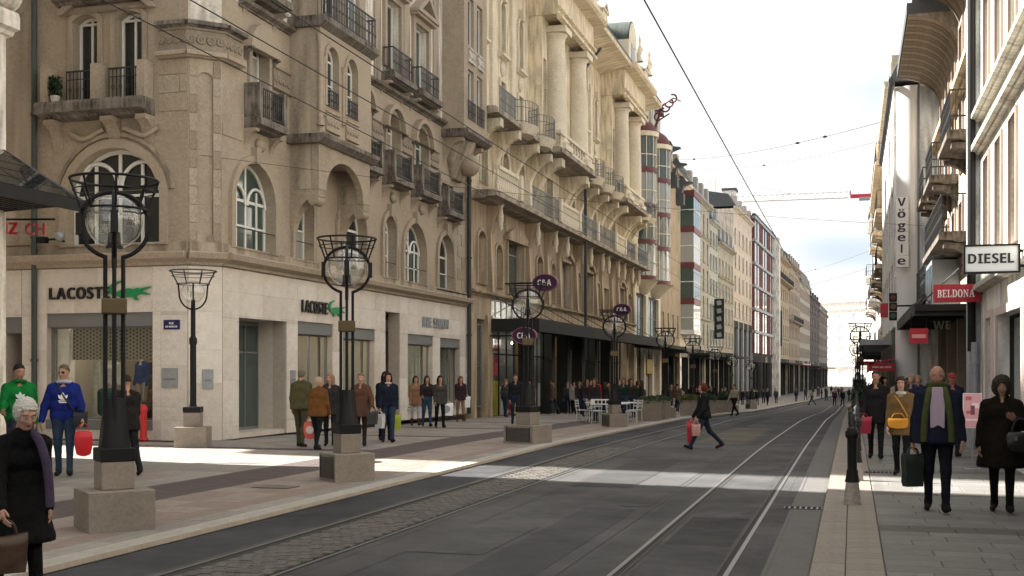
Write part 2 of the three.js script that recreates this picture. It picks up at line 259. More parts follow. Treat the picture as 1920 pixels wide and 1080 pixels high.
{
  const left = struct('pavement', (() => { const parts = [ribbon(FACE_L - 1.0, KERB_L, -40, 420, -0.016)]; const side = ribbon(-70, FACE_L - 1.0, -40, 27, -0.016, 30); return mergeGeometries([parts[0], side]); })(), M.mortar);
  const list = [];
  // kerb stones along the road
  for (let s = 4; s < 120; s += 0.96) list.push({ x: KERB_L - 0.16, s: s + 0.48, w: 0.31, d: 0.952, k: v3(KERB, 3), rz: 0 });
  // border of two courses, then the field with a dark band along the street and dark cross bands
  const cols = []; let x = -7.23; const W = [0.3, 0.34, ...Array(30).fill(0.6)];
  for (const w of W) { cols.push([x - w / 2, w]); x -= w; if (x < -34) break; }
  for (const [cx, w] of cols) for (let s = 5, i = 0; s < 66; i++) {
    let d = cx > -7.9 ? 0.9 : 0.6; if (cx < -15.0 && s > 26.4) break; if (cx < -15.4 && s + d > 26) break;
    const cross = Math.abs(((s - 5.2 + 0.3) % 6.1)) < 0.45, band = cx < -9.15 && cx > -10.45;
    let k = cx > -7.55 ? v3(GREY, 3) : cx > -7.9 ? v3(ROSE, 2) : band ? v3(DARK, 2) : cross && cx < -10.4 ? v3(DARK, 2) : cx > -9.2 ? (rnd() < 0.7 ? v3(PINK, 3) : v3(ROSE, 2)) : rnd() < 0.8 ? v3(GREY, 3) : v3(PINK, 3);
    list.push({ x: cx, s: s + d / 2, w: w - 0.007, d: d - 0.007, k, lift: rr(-0.0015, 0.0015) }); s += d;
  }
  lay(left, 'paving_slab', list, paveMats, 295, 0.05, 0);
  mesh('far_paving', ribbon(FACE_L - 0.6, KERB_L - 0.3, 66, 420, -0.004), paveMats[GREY], left);
  mesh('far_kerb', ribbon(KERB_L - 0.3, KERB_L, 120, 420, -0.003), paveMats[KERB], left);
  mesh('kerb_face', (() => { const g = ribbon(KERB_L - 0.001, KERB_L + 0.012, -40, 420, ROAD + 0.012); const p = g.attributes.position; for (let i = 0; i < p.count; i += 2) p.setY(i, p.getY(i) + 0.05); g.computeVertexNormals(); return g; })(), M.granite, left);
}
{
  const right = struct('pavement', mergeGeometries([ribbon(KERB_R, 4.2, -40, 420, -0.016)]), M.mortar), list = [];
  const mats = [...variants([0.165, 0.16, 0.152], 4, 0.12), ...variants([0.215, 0.188, 0.168], 3, 0.06), ...variants([0.10, 0.094, 0.088], 2)];
  for (let s = 6; s < 110; s += 1.02) list.push({ x: KERB_R + 0.15, s: s + 0.51, w: 0.295, d: 1.012, k: v3(4, 3) });
  const W = [0.34, 0.42, 0.42, 0.42, 0.42, 0.42, 0.42, 0.42]; let x = KERB_R + 0.305; const row = { s: 6 };
  for (let s = 7.2, i = 0; s < 60; i++) { const dark = i % 12 === 7 || i % 12 === 8, d = dark ? 0.26 : 0.34; let cx = x + 0.36; list.push({ x: x + 0.165, s: s + d / 2, w: 0.33, d: d - 0.006, k: v3(4, 3) });
    cx = x + 0.34 + (i % 2 ? 0 : -0.35); while (cx < 3.4) { const w = rr(0.6, 0.95), a = Math.max(cx, x + 0.34); if (cx + w > a + 0.1) list.push({ x: (a + cx + w) / 2, s: s + d / 2, w: cx + w - a - 0.006, d: d - 0.006, k: dark ? v3(7, 2) : v3(0, 4), lift: rr(-0.001, 0.001) }); cx += w; } s += d; }
  lay(right, 'paving_slab', list, mats, 295, 0.05, 0);
  mesh('far_paving', ribbon(KERB_R + 0.3, 4.0, 60, 420, -0.004), mats[1], right);
  mesh('far_kerb', ribbon(KERB_R, KERB_R + 0.3, 110, 420, -0.003), mats[5], right);
  mesh('kerb_face', (() => { const g = ribbon(KERB_R - 0.012, KERB_R + 0.001, -40, 420, ROAD + 0.012); const p = g.attributes.position; for (let i = 1; i < p.count; i += 2) p.setY(i, p.getY(i) + 0.05); g.computeVertexNormals(); return g; })(), M.granite, right);
  mesh('gutter', ribbon(KERB_R - 0.42, KERB_R - 0.012, -40, 300, ROAD + 0.005), tex([0.115, 0.113, 0.11], fineMap, 0.9, 0.003), road);
}
{ // granite setts between the left rails
  const list = [], mats = variants([0.098, 0.091, 0.083], 5, 0.15, fineMap, 0.8);
  for (let s = 7.6; s < 27.2; s += 0.125) for (let i = 0; i < 6; i++) list.push({ x: -5.66 + i * 0.122 + (Math.round(s * 8) % 2) * 0.05, s: s + 0.06 + rr(-0.008, 0.008), w: 0.112 + rr(-0.006, 0.004), d: 0.114 + rr(-0.006, 0.004), k: Math.floor(rnd() * 5), lift: rr(-0.004, 0.004), turn: rr(-0.05, 0.05) });
  lay(road, 'granite_sett', list, mats, 295, 0.02, ROAD + 0.018);
  mesh('sett_bed', ribbon(-5.74, -4.98, 7.4, 27.4, ROAD + 0.008), tex([0.078, 0.074, 0.068], fineMap, 0.95), road);
}
// drain gratings and a cover
function grate(x, s, w, d, y, label) { const o = thing('drain_grate', label, 'drain', [x, gy(s) + y, -s]); mesh('frame', join([bx(-w / 2, w / 2, 0, 0.008, -d / 2, -d / 2 + 0.02), bx(-w / 2, w / 2, 0, 0.008, d / 2 - 0.02, d / 2), bx(-w / 2, -w / 2 + 0.02, 0, 0.008, -d / 2 + 0.02, d / 2 - 0.02), bx(w / 2 - 0.02, w / 2, 0, 0.008, -d / 2 + 0.02, d / 2 - 0.02)]), M.iron, o);
  const n = Math.round(w / 0.07); for (let i = 1; i < n; i++) mesh('bar', cached('gb' + d, () => box(-0.012, 0.012, 0, 0.007, -d / 2 + 0.021, d / 2 - 0.021)), M.steel, o).position.x = -w / 2 + i * w / n; mesh('painted_pit', cached('gp' + w + d, () => box(-w / 2 + 0.02, w / 2 - 0.02, 0, 0.002, -d / 2 + 0.02, d / 2 - 0.02)), M.dark, o); return o; }  // thin near-black sheet stands in for the darkness below the bars
grate(-0.62, 15.9, 0.5, 0.28, ROAD + 0.006, 'iron drain grate in the road gutter beside the first bollard');
grate(0.5, 21.2, 0.6, 0.22, 0.003, 'iron drain grate in the right pavement behind the bollard row');
single('manhole_cover', metric(new THREE.CylinderGeometry(0.32, 0.32, 0.01, 32)), M.iron, 'round iron manhole cover set in the left pavement near the lamp pedestal', 'manhole', undefined, [-9.0, 0.006, -20.9]);
single('utility_cover', box(-0.3, 0.3, 0, 0.008, -0.2, 0.2), M.railSide, 'rectangular cover plate in the paving before the second lamp pedestal', 'cover', undefined, [-8.35, 0.004, -16.0]);

// ---------------------------------------------------------------- facade kit
const glassCurtain = new THREE.MeshPhysicalMaterial({ color: C(0.30, 0.30, 0.275), roughness: 0.7, clearcoat: 1, clearcoatRoughness: 0.03 });
const PANES = [M.glassDark, M.glassDark, M.glassGreen, glassCurtain];
class Face {   // a plane of a building: u to the right, v up, w outward
  constructor(owner, x, y, z, turn) { this.o = owner; this.turn = turn; this.q = new THREE.Quaternion().setFromAxisAngle(V(0, 1, 0), turn); this.p = V(x, y, z).sub(owner.position); }
  put(m, at = [0, 0, 0], spin = 0) { m.position.copy(V(...at).applyQuaternion(this.q).add(this.p)); m.rotation.y = this.turn + spin; return m; }
  add(name, geo, mat, at, spin) { return this.put(mesh(name, geo, mat, this.o), at, spin); }
  box(name, u0, u1, v0, v1, w0, w1, mat) { return this.add(name, cached(`b${(u1 - u0).toFixed(3)},${(v1 - v0).toFixed(3)},${(w1 - w0).toFixed(3)}`, () => box(0, u1 - u0, 0, v1 - v0, 0, w1 - w0)), mat, [u0, v0, w0]); }
  cornice(name, u0, u1, v, prof, mat, w = 0) { return this.add(name, metric(sweep(prof, u0, u1)), mat, [0, v, w]); }
  wall(u0, u1, v0, v1, holes, mat, t = 0.45, name = 'wall') { return this.add(name, wallGeo(u0, u1, v0, v1, holes, t), mat); }
  window(h, o = {}) {
    const { cols = 2, rows = 1, frame = M.whiteFrame, glass, recess = 0.28, t = 0.06, name = 'window', head } = o, r = h.arch || 0;
    const key = [h.w.toFixed(3), h.h.toFixed(3), r.toFixed(3), cols, rows, t, head].join();
    const G = cached('w' + key, () => {
      const W = h.w, H = h.h, out = holePath({ u: 0, v: 0, w: W, h: H, arch: r }, THREE.Shape), inn = { u: t, v: t, w: W - 2 * t, h: H - 2 * t, arch: r ? Math.max(0.02, r - t * (r / (W / 2))) : 0 };
      out.holes.push(holePath(inn));
      const list = [new THREE.ExtrudeGeometry(out, { depth: 0.07, bevelEnabled: false })], sp = r ? H - r : head ? H * head : H - t;
      const vTop = r ? sp : H - t;
      for (let i = 1; i < cols; i++) list.push(bx(W * i / cols - t * 0.45, W * i / cols + t * 0.45, t, r ? H - t - (cols > 2 ? r * 0.35 : 0) : H - t, 0.005, 0.065));
      if (r || head) list.push(bx(t, W - t, sp - t * 0.45, sp + t * 0.45, 0.007, 0.062));
      for (let j = 1; j < rows; j++) list.push(bx(t, W - t, sp * j / rows - t * 0.3, sp * j / rows + t * 0.3, 0.009, 0.06));
      const panes = [], e = 0.5 * t;
      for (let i = 0; i < cols; i++) for (let j = 0; j < rows; j++) panes.push(metric(new THREE.PlaneGeometry(W / cols - e, sp / rows - e).translate(W * (i + 0.5) / cols, sp * (j + 0.5) / rows, 0.03)));
      if (r || head) { const s = holePath({ u: t * 0.5, v: sp, w: W - t, h: H - sp - t * 0.5, arch: r ? Math.max(0.02, r - t * 0.5) : 0 }, THREE.Shape); panes.push(metric(new THREE.ShapeGeometry(s).translate(0, 0, 0.03))); }
      return { f: join(list), panes };
    });
    const m = this.add(name, G.f, frame, [h.u, h.v, -recess]);
    for (const p of G.panes) mesh('pane', p, glass || pick(PANES), m);
    return m;
  }
  railing(u0, u1, v, h, w, mat = M.iron, returns = 0, name = 'railing', step = 0.11) {
    const L = u1 - u0; const g = cached(`r${L.toFixed(2)},${h},${returns},${step}`, () => {
      const l = [bx(0, L, h - 0.04, h, -0.02, 0.02), bx(0, L, 0.06, 0.085, -0.012, 0.012), bx(0, L, h * 0.72, h * 0.72 + 0.02, -0.012, 0.012)], n = Math.max(2, Math.round(L / step));
      for (let i = 0; i <= n; i++) l.push(bx(i * L / n - 0.009, i * L / n + 0.009, 0, h - 0.04, -0.009, 0.009));
      for (let i = 0; i < n; i += 2) { const c = new THREE.TorusGeometry(L / n * 0.42, 0.009, 4, 10); l.push(c.translate((i + 1) * L / n, h * 0.42, 0)); }
      if (returns) for (const x of [0, L]) { l.push(bx(x - 0.02, x + 0.02, h - 0.04, h, -returns, -0.02)); for (let k = 1; k < returns / step; k++) l.push(bx(x - 0.009, x + 0.009, 0, h - 0.04, -k * step - 0.009, -k * step + 0.009)); }
      return join(l); });
    return this.add(name, g, mat, [u0, v, w]);
  }
  bracket(u, v, width, height, depth, mat, w = 0, name = 'bracket') {   // scroll console: top at v
    const g = cached(`k${width},${height},${depth}`, () => { const p = [[0, 0], [depth, 0], [depth, -height * 0.14]]; for (let i = 0; i <= 7; i++) { const t = i / 7 * Math.PI / 2; p.push([depth * (1 - Math.sin(t)) * 0.9 + 0.05 * depth * (1 - i / 7), -height * 0.14 - height * 0.86 * (1 - Math.cos(t))]); } p.push([0, -height]); return metric(sweep(p, -width / 2, width / 2)); });
    return this.add(name, g, mat, [u, v, w]);
  }
  panels(us, vs, holes, mats, w0 = 0, w1 = 0.04, name = 'cladding_panel') {
    const U = [...new Set([...us, ...holes.flatMap((h) => [h.u, h.u + h.w])].map((x) => +x.toFixed(3)))].sort((a, b) => a - b), Vv = [...new Set([...vs, ...holes.flatMap((h) => [h.v, h.v + h.h])].map((x) => +x.toFixed(3)))].sort((a, b) => a - b);
    for (let i = 0; i < U.length - 1; i++) for (let j = 0; j < Vv.length - 1; j++) { const cu = (U[i] + U[i + 1]) / 2, cv = (Vv[j] + Vv[j + 1]) / 2; if (U[i + 1] - U[i] < 0.02 || Vv[j + 1] - Vv[j] < 0.02) continue; if (holes.some((h) => cu > h.u && cu < h.u + h.w && cv > h.v && cv < h.v + h.h)) continue; this.box(name, U[i] + 0.002, U[i + 1] - 0.002, Vv[j] + 0.002, Vv[j + 1] - 0.002, w0, w1 + rr(-0.0015, 0.0015), pick(mats)); }
  }
}
const CORNICE = [[0, 0], [0.08, 0], [0.1, 0.08], [0.26, 0.16], [0.3, 0.16], [0.34, 0.3], [0.3, 0.34], [0, 0.36]];
const scaleProf = (p, a, b) => p.map(([x, y]) => [x * a, y * b]);
const LEDGE = [[0, 0], [0.5, 0.06], [0.62, 0.22], [1, 0.3], [1, 0.8], [0.9, 1], [0, 1]];
function gable(w, h, d) { const s = new THREE.Shape(); s.moveTo(-w / 2, 0); s.lineTo(w / 2, 0); s.lineTo(w / 2, h * 0.12); s.lineTo(0, h); s.lineTo(-w / 2, h * 0.12); const k = new THREE.Path(); k.moveTo(-w * 0.33, h * 0.17); k.lineTo(w * 0.33, h * 0.17); k.lineTo(0, h * 0.78); s.holes.push(k); return metric(new THREE.ExtrudeGeometry(s, { depth: d, bevelEnabled: false })); }
// carved frieze panel: a row of raised lozenges in a frame
function frieze(F, u0, u1, v0, v1, mat, w = 0) {
  const m = F.box('frieze_panel', u0, u1, v0, v1, w, w + 0.05, mat); const n = Math.max(2, Math.round((u1 - u0) / 0.24)), L = u1 - u0, H = v1 - v0;
  const g = cached(`fz${L.toFixed(2)},${H.toFixed(2)}`, () => { const l = [bx(0, L, 0, 0.05, 0, 0.05), bx(0, L, H - 0.05, H, 0, 0.05)]; for (let i = 0; i < n; i++) { l.push(new THREE.TorusGeometry(Math.min(H, L / n) * 0.34, 0.035, 6, 12).translate((i + 0.5) * L / n, H / 2, 0.01)); l.push(new THREE.OctahedronGeometry(0.07).scale(1, 1.6, 0.7).translate((i + 0.5) * L / n, H / 2, 0.01)); } return join(l); });
  const c = mesh('carving', g, mat, m); c.position.set(0, 0, 0.05); return m;
}
// a shop interior: back wall, side walls, floor, ceiling as one box open to the street
function shopRoom(F, u0, u1, v0, v1, depth, mat, floorMat = M.limeDark) {
  const t = 0.1; const m = F.add('shop_interior', join([bx(u0, u1, v0, v1, -depth - t, -depth), bx(u0 - t, u0, v0, v1, -depth, -0.5), bx(u1, u1 + t, v0, v1, -depth, -0.5), bx(u0, u1, v1, v1 + t, -depth, -0.5)]), mat);
  const f = mesh('shop_floor', box(u0, u1, v0 - 0.05, v0, -depth, -0.1), floorMat, m); return m;
}

// ---------------------------------------------------------------- corner building with the corner shop
const cornerLabel = 'ornate tan stone corner building with arched windows, oriel and white shop front';
const L1 = thing('corner_building', cornerLabel, 'building', [-16, 0, -26]);
{
  const A = new Face(L1, -16, 0, -26, 0), B = new Face(L1, FACE_L, 0, -26.6, Math.PI / 2), D = new Face(L1, -16, 0, -26, Math.PI / 4), DW = 0.8485;
  const U = (s) => s - 26.6, X = (x) => x + 16, H = 19.5, S1 = 19.7;
  // --- street side, ground floor
  const gHoles = [[27.4, 30.1, 0, 3.15], [30.78, 33.2, 0.45, 3.2], [33.9, 36.5, 0.45, 3.15], [37.4, 38.74, 0, 3.8], [39.5, 42.2, 0.4, 3.1], [42.95, 45.4, 0.35, 3.05]].map(([a, b, c, d]) => ({ u: U(a), v: c, w: b - a, h: d - c }));
  B.wall(0, S1, 0, 4.42, gHoles, M.limeDark, 0.4);
  const lime = [M.lime, M.limeB, M.limeC, M.lime];
  B.panels([0, U(28.7), U(32), U(35.2), U(37.0), U(40.8), U(44.2), S1], [0, 0.55, 1.5, 2.35, 3.2, 4.4], gHoles, lime);
  D.wall(0, DW, 0, 4.42, [], M.limeDark, 0.3); D.panels([0, DW], [0, 0.6, 1.45, 2.3, 3.25, 4.4], [], lime);
  const aHoles = [[-20.16, -16.99, 0.5, 3.25], [-21.45, -20.92, 0, 3.17]].map(([a, b, c, d]) => ({ u: X(a), v: c, w: b - a, h: d - c }));
  A.wall(-7, 0, 0, 4.42, aHoles, M.limeDark, 0.4);
  A.panels([-7, X(-20.9), X(-20.16), X(-19.3), X(-18.6), X(-16.99), X(-16.75), 0], [0, 0.85, 1.9, 2.3, 3.25, 4.4], aHoles, lime);
  // moulded string course above the shops
  for (const [F, a, b] of [[A, -7, 0.1], [D, -0.05, DW + 0.05], [B, -0.1, S1]]) { F.cornice('string_course', a, b, 4.42, scaleProf(CORNICE, 1.1, 0.95), M.stone, 0.03); F.box('plinth_band', a, b, 4.765, 5.0, 0, 0.07, M.stoneStreak); }
  // corner door recess
  const rec = join([bx(U(27.4) - 0.02, U(30.1), 3.15, 3.25, -1.1, -0.4), bx(U(30.1), U(30.1) + 0.05, 0.02, 3.2, -1.1, -0.4), bx(U(27.4), U(30.1), 0, 0.12, -1.1, -0.03)]);
  B.add('entrance_recess', rec, M.limeB);
  { const d = B.add('glass_door', join([bx(0, 2.7, 0.12, 0.2, -0.03, 0.03), bx(0, 2.7, 3.02, 3.14, -0.03, 0.03), ...[0, 0.95, 1.9, 2.66].map((x) => bx(x, x + 0.05, 0.2, 3.02, -0.03, 0.03)), bx(0.05, 2.66, 2.25, 2.3, -0.025, 0.025)]), M.greyFrame, [U(27.4), 0, -0.88]);
    for (const x of [0.05, 1.0, 1.95]) { mesh('pane', box(x, x + 0.88, 0.2, 2.24, -0.006, 0.006), M.glassGreen, d); mesh('pane', box(x, x + 0.88, 2.31, 3.01, -0.006, 0.006), M.glassGreen, d); }
    mesh('door_handle', join([rod([0.98, 0.9, 0.07], [0.98, 1.5, 0.07], 0.015)]), M.steel, d); }
  // shop windows with grey head boxes and lit display walls
  gHoles.forEach((h, i) => {
    if (i === 0) return;
    if (i === 3) { B.box('doorway_back', h.u, h.u + h.w, 0, h.h, -1.1, -1.0, M.roomWood); const dr = B.box('door', h.u + 0.1, h.u + h.w - 0.1, 0.05, 2.2, -0.99, -0.94, M.stoneDark); mesh('door_handle', rod([0.1, 0.9, 0.08], [0.1, 1.4, 0.08], 0.014), M.steel, dr); return; }
    B.box('blind_box', h.u, h.u + h.w, h.v + h.h - 0.36, h.v + h.h, -0.2, -0.02, M.greyFrame);
    B.window({ u: h.u, v: h.v, w: h.w, h: h.h - 0.36 }, { cols: 2, frame: M.greyFrame, glass: M.pane, recess: 0.25, t: 0.05, name: 'shop_window' });
    shopRoom(B, h.u, h.u + h.w, h.v, h.v + h.h, 2.6, i < 3 ? M.roomWall : M.greyGreen);
    B.box('window_sill', h.u - 0.05, h.u + h.w + 0.05, h.v - 0.08, h.v - 0.002, -0.35, 0.09, M.limeDark);
    const dp = B.box('display_panel', h.u + 0.2, h.u + 0.85, h.v, h.v + 1.9, -1.5, -1.45, i < 3 ? std([0.55, 0.30, 0.10], 0.7) : M.curtain); B.box('display_panel', h.u + 1.3, h.u + 1.9, h.v, h.v + 1.2, -1.1, -1.05, i < 3 ? M.navy : std([0.12, 0.2, 0.15], 0.8));
    B.box('display_plinth', h.u + 0.3, h.u + h.w - 0.3, h.v, h.v + 0.35, -1.0, -0.6, M.limeC);
  });
  // camera side: display window with patterned blind, dark doorway
  { const h = aHoles[0];
    A.box('blind_box', h.u, h.u + h.w, 2.9, 3.25, -0.25, -0.02, M.greyFrame);
    A.window({ u: h.u, v: h.v, w: h.w, h: 2.4 }, { cols: 2, frame: M.greyFrame, glass: M.pane, recess: 0.25, t: 0.05, name: 'shop_window' });
    shopRoom(A, h.u, h.u + h.w, 0.5, 3.25, 3.2, M.roomWall, M.roomWood);
    const dots = srgb(noiseTex(128, (u, v) => { const a = (u * 8) % 1 - 0.5, b = ((v * 8) + (Math.floor(u * 8) % 2) * 0.5) % 1 - 0.5; return a * a + b * b < 0.07 ? [0.20, 0.19, 0.17] : [0.52, 0.50, 0.45]; }, 0.8));
    A.box('patterned_blind', X(-19.75), h.u + h.w - 0.03, 2.05, 2.88, -0.5, -0.49, std(0xffffff, 0.8, { map: dots }));
    A.box('display_column', h.u + 0.05, h.u + 0.4, 0.5, 2.9, -0.6, -0.35, M.limeC);
    A.box('display_panel', X(-19.7), X(-18.95), 0.5, 2.0, -1.3, -1.25, M.greyGreen);
    A.box('display_shelves', X(-18.9), X(-17.9), 0.5, 2.9, -2.6, -2.3, M.roomWood); for (let k = 0; k < 4; k++) A.box('shelf', X(-18.85), X(-17.95), 0.8 + k * 0.4, 0.84 + k * 0.4, -2.29, -1.9, M.wood);
    A.box('display_panel', X(-17.75), X(-17.1), 0.5, 2.6, -1.9, -1.85, M.wood);
    A.add('display_goods', join([bx(X(-17.8), X(-17.55), 0.52, 0.95, -0.9, -0.7), bx(X(-17.5), X(-17.3), 0.52, 0.85, -0.9, -0.65), bx(X(-17.62), X(-17.42), 0.52, 1.08, -1.1, -0.95)]), M.ink);
    A.box('stall_riser', h.u, h.u + h.w, 0.25, 0.498, -0.3, 0.055, M.greyFrame);
    A.box('door', aHoles[1].u, aHoles[1].u + 0.53, 0, 2.75, -1.6, -1.55, M.roomWood); A.add('door_reveal', join([bx(aHoles[1].u - 0.06, aHoles[1].u, 0, 3, -1.6, -0.4), bx(aHoles[1].u + 0.53, aHoles[1].u + 0.59, 0, 3, -1.6, -0.4), bx(aHoles[1].u, aHoles[1].u + 0.53, 3.17, 3.25, -1.6, -0.4)]), M.limeDark); A.box('blind_box', aHoles[1].u, aHoles[1].u + 0.53, 2.75, 3.17, -0.2, -0.02, M.greyFrame);
    A.box('grey_box', X(-18.0), X(-17.2), 0.3, 0.75, 0.06, 0.16, M.zinc);
  }
  // plaques
  for (const [F, u0, u1, v0, v1] of [[A, X(-16.72), X(-16.26), 1.33, 1.83], [D, 0.34, 0.62, 1.3, 1.8], [B, U(30.3), U(30.62), 1.28, 1.78]]) { const m = F.box('plaque', u0, u1, v0, v1, 0.045, 0.065, M.zinc); const c = mesh('engraving', box(0.06, u1 - u0 - 0.06, 0.2, 0.24, 0, 0.004), M.greyFrame, m); c.position.z = 0.021; }
  { const m = A.box('street_name_plate', X(-16.66), X(-16.2), 2.8, 3.04, 0.045, 0.065, M.navy); letters(m, 'RUE', 0.055, M.white, [0.23, 0.13, 0.021], { depth: 0.004 }); letters(m, 'DU MARCHE', 0.045, M.white, [0.23, 0.05, 0.021], { depth: 0.004, width: 0.34 }); }
  // --- first floor
  const f1 = [[27.15, 29.35, 4.95, 7.3, 1.0, 2], [30.6, 31.75, 4.95, 7.2, 0.4, 2], [33.6, 35.7, 4.95, 7.25, 0.95, 2], [37.25, 38.3, 4.95, 7.1, 0.5, 1], [39.15, 41.35, 4.95, 7.15, 1.0, 2], [42.75, 44.5, 4.95, 7.1, 0.85, 2]];
  const h1 = f1.map(([a, b, c, d, r]) => ({ u: U(a), v: c, w: b - a, h: d - c, arch: r }));
  B.wall(0, S1, 4.42, 8.0, h1, M.stone);
  h1.forEach((h, i) => { B.add('arch_moulding', archBand(h, 0.2, 0.1), i % 2 ? M.stoneStreak : M.stone); B.window(h, { cols: f1[i][5], rows: 2, frame: M.whiteFrame, glass: i === 0 || i === 4 ? M.glassGreen : undefined, recess: 0.3, t: 0.085 }); B.box('keystone', h.u + h.w / 2 - 0.12, h.u + h.w / 2 + 0.12, h.v + h.h - 0.02, h.v + h.h + 0.42, 0, 0.18, M.stone); B.add('window_bar', join([rod([h.u + 0.02, h.v + 0.55, 0.05], [h.u + h.w + 0.05, h.v + 0.55, 0.05], 0.015)]), M.iron); });
  const ah = { u: X(-19.5), v: 4.95, w: 2.75, h: 2.5, arch: 1.2 };
  A.wall(-7, 0, 4.42, 8.0, [ah], M.stone); A.add('arch_moulding', archBand(ah, 0.22, 0.12), M.stone); A.add('arch_moulding', archBand({ u: ah.u - 0.3, v: ah.v, w: ah.w + 0.6, h: ah.h + 0.3, arch: 1.4 }, 0.1, 0.06, 0, false), M.stoneStreak);
  A.window(ah, { cols: 2, rows: 1, recess: 0.3, t: 0.1, glass: M.glassDark });
  { // round-headed lights inside the big arch
    const tr = []; for (const k of [0.25, 0.75]) tr.push(new THREE.TorusGeometry(0.62, 0.055, 6, 16, Math.PI).translate(ah.u + ah.w * k, ah.v + 1.55, -0.22)); tr.push(bx(ah.u + ah.w * 0.25 - 0.04, ah.u + ah.w * 0.25 + 0.04, ah.v, ah.v + 2.1, -0.24, -0.19), bx(ah.u + ah.w * 0.75 - 0.04, ah.u + ah.w * 0.75 + 0.04, ah.v, ah.v + 2.1, -0.24, -0.19)); A.add('tracery', join(tr), M.whiteFrame); }
  for (const [h, F] of [[h1[0], B], [h1[4], B]]) { const tr = []; for (const k of [0.25, 0.75]) tr.push(new THREE.TorusGeometry(h.w * 0.225, 0.045, 6, 14, Math.PI).translate(h.u + h.w * k, h.v + h.h - 1.1, -0.22)); for (const k of [0.25, 0.75]) tr.push(bx(h.u + h.w * k - 0.03, h.u + h.w * k + 0.03, h.v, h.v + h.h - 0.7, -0.24, -0.2)); F.add('tracery', join(tr), M.whiteFrame); }
  A.bracket(X(-18.1), 8.2, 0.35, 0.75, 0.4, M.stone, 0.02, 'keystone_console');
  for (const k of [-1, 1]) A.add('swag', tube([[X(-18.1) + k * 0.3, 7.95, 0.08], [X(-18.1) + k * 0.9, 7.72, 0.1], [X(-18.1) + k * 1.3, 7.9, 0.08]], 0.07), M.stone);
  // chamfer pilaster with sunk panel and carved corbel band
  D.wall(0, DW, 4.42, 9.75, [{ u: 0.24, v: 5.2, w: 0.38, h: 4.1, arch: 0.12 }], M.stoneStreak, 0.06); D.box('pilaster_back', 0, DW, 4.42, 9.75, -0.4, -0.062, M.stone);
  for (const [F, a, b] of [[A, -0.8, 0.05], [D, -0.08, DW + 0.08], [B, -0.05, 0.85]]) { F.cornice('corbel_ledge', a, b, 9.62, scaleProf(LEDGE, 0.24, 0.16), M.stone); F.cornice('corbel_ledge', a, b, 10.36, scaleProf(LEDGE, 0.30, 0.16), M.sootAndShade); frieze(F, a, b, 9.78, 10.36, M.stoneDark, 0.05); }
  D.wall(0, DW, 10.5, H, [], M.pale, 0.4);
  // --- second floor, camera side: paired tall windows on a shared balcony
  const a2 = [{ u: X(-19.35), v: 8.62, w: 0.76, h: 2.3, arch: 0.16 }, { u: X(-18.08), v: 8.62, w: 0.8, h: 2.3, arch: 0.16 }];
  A.wall(-7, 0, 8.0, 12.2, a2, M.stone); a2.forEach((h) => { A.window(h, { cols: 2, rows: 1, head: 0, recess: 0.32, t: 0.07, glass: M.glassDark }); A.add('window_moulding', archBand(h, 0.13, 0.08), M.stoneStreak); A.railing(h.u - 0.1, h.u + h.w + 0.1, 8.62, 0.85, 0.16, M.iron); });
  A.cornice('hood_moulding', X(-19.75), X(-16.95), 11.15, scaleProf(LEDGE, 0.4, 0.3), M.sootAndShade); A.add('hood_arch', archBand({ u: X(-19.6), v: 10.9, w: 2.55, h: 0.55, arch: 0.5 }, 0.14, 0.16, 0, false), M.stone);
  A.cornice('balcony_slab', X(-20.1), X(-16.95), 8.2, scaleProf(LEDGE, 0.62, 0.42), M.sootAndShade);
  for (const x of [-20.05, -18.55, -17.2]) A.box('balcony_pier', X(x), X(x) + 0.22, 8.62, 9.55, 0.02, 0.42, M.stone);
  for (const x of [-19.9, -17.2]) A.bracket(X(x) + 0.1, 8.2, 0.3, 0.9, 0.42, M.stone);
  { const pots = thing('potted_shrub', 'dark clipped shrub in a pot on the stone balcony at upper left', 'plant', [-19.7, 8.62, -25.72]); mesh('pot', metric(lathe([[0, 0], [0.09, 0], [0.13, 0.2], [0.12, 0.21], [0, 0.18]], 12)), M.whiteWall, pots); const lf = [], q = new THREE.Matrix4(); for (let i = 0; i < 240; i++) { const t = rr(0, 6.28), r = 0.17 * Math.sqrt(rnd()), y = 0.2 + rnd() * 0.5; lf.push(new THREE.PlaneGeometry(0.06, 0.06).rotateX(rr(0, 3)).rotateY(rr(0, 6)).translate(r * Math.cos(t), y, r * Math.sin(t))); } mesh('foliage', mergeGeometries(lf), std([0.03, 0.05, 0.025], 0.8), pots).userData.kind = 'stuff'; }
  A.wall(-7, 0, 12.2, H, [{ u: X(-19.35), v: 13, w: 0.8, h: 2.3 }, { u: X(-18.08), v: 13, w: 0.8, h: 2.3 }], M.stoneStreak); for (const x of [-19.35, -18.08]) A.window({ u: X(x), v: 13, w: 0.8, h: 2.3 }, { cols: 2 });
  // down pipe between the two buildings of the side street
  A.add('down_pipe', join([rod([X(-20.46), 0.1, 0.12], [X(-20.46), H, 0.12], 0.075, 0.075, 10), ...[2, 5.2, 8.4, 11.6].map((y) => rod([X(-20.46), y, 0.12], [X(-20.46), y + 0.07, 0.12], 0.1, 0.1, 10))]), M.copperGreen);
  A.box('side_wall_facing', -7, X(-20.6), 5.05, H, 0, 0.05, M.stoneStreak);
  // --- second floor, street side
  const f2 = [[28.05, 29.0, 8.5, 10.75, 0.45], [35.0, 35.95, 8.5, 10.85, 0.45], [37.5, 38.7, 8.45, 10.7, 0.58], [40.2, 41.6, 8.4, 10.75, 0.66], [43.05, 44.4, 8.05, 9.1, 0]];
  const h2 = f2.map(([a, b, c, d, r]) => ({ u: U(a), v: c, w: b - a, h: d - c, arch: r }));
  B.wall(0, S1, 8.0, 11.4, h2, M.stone);
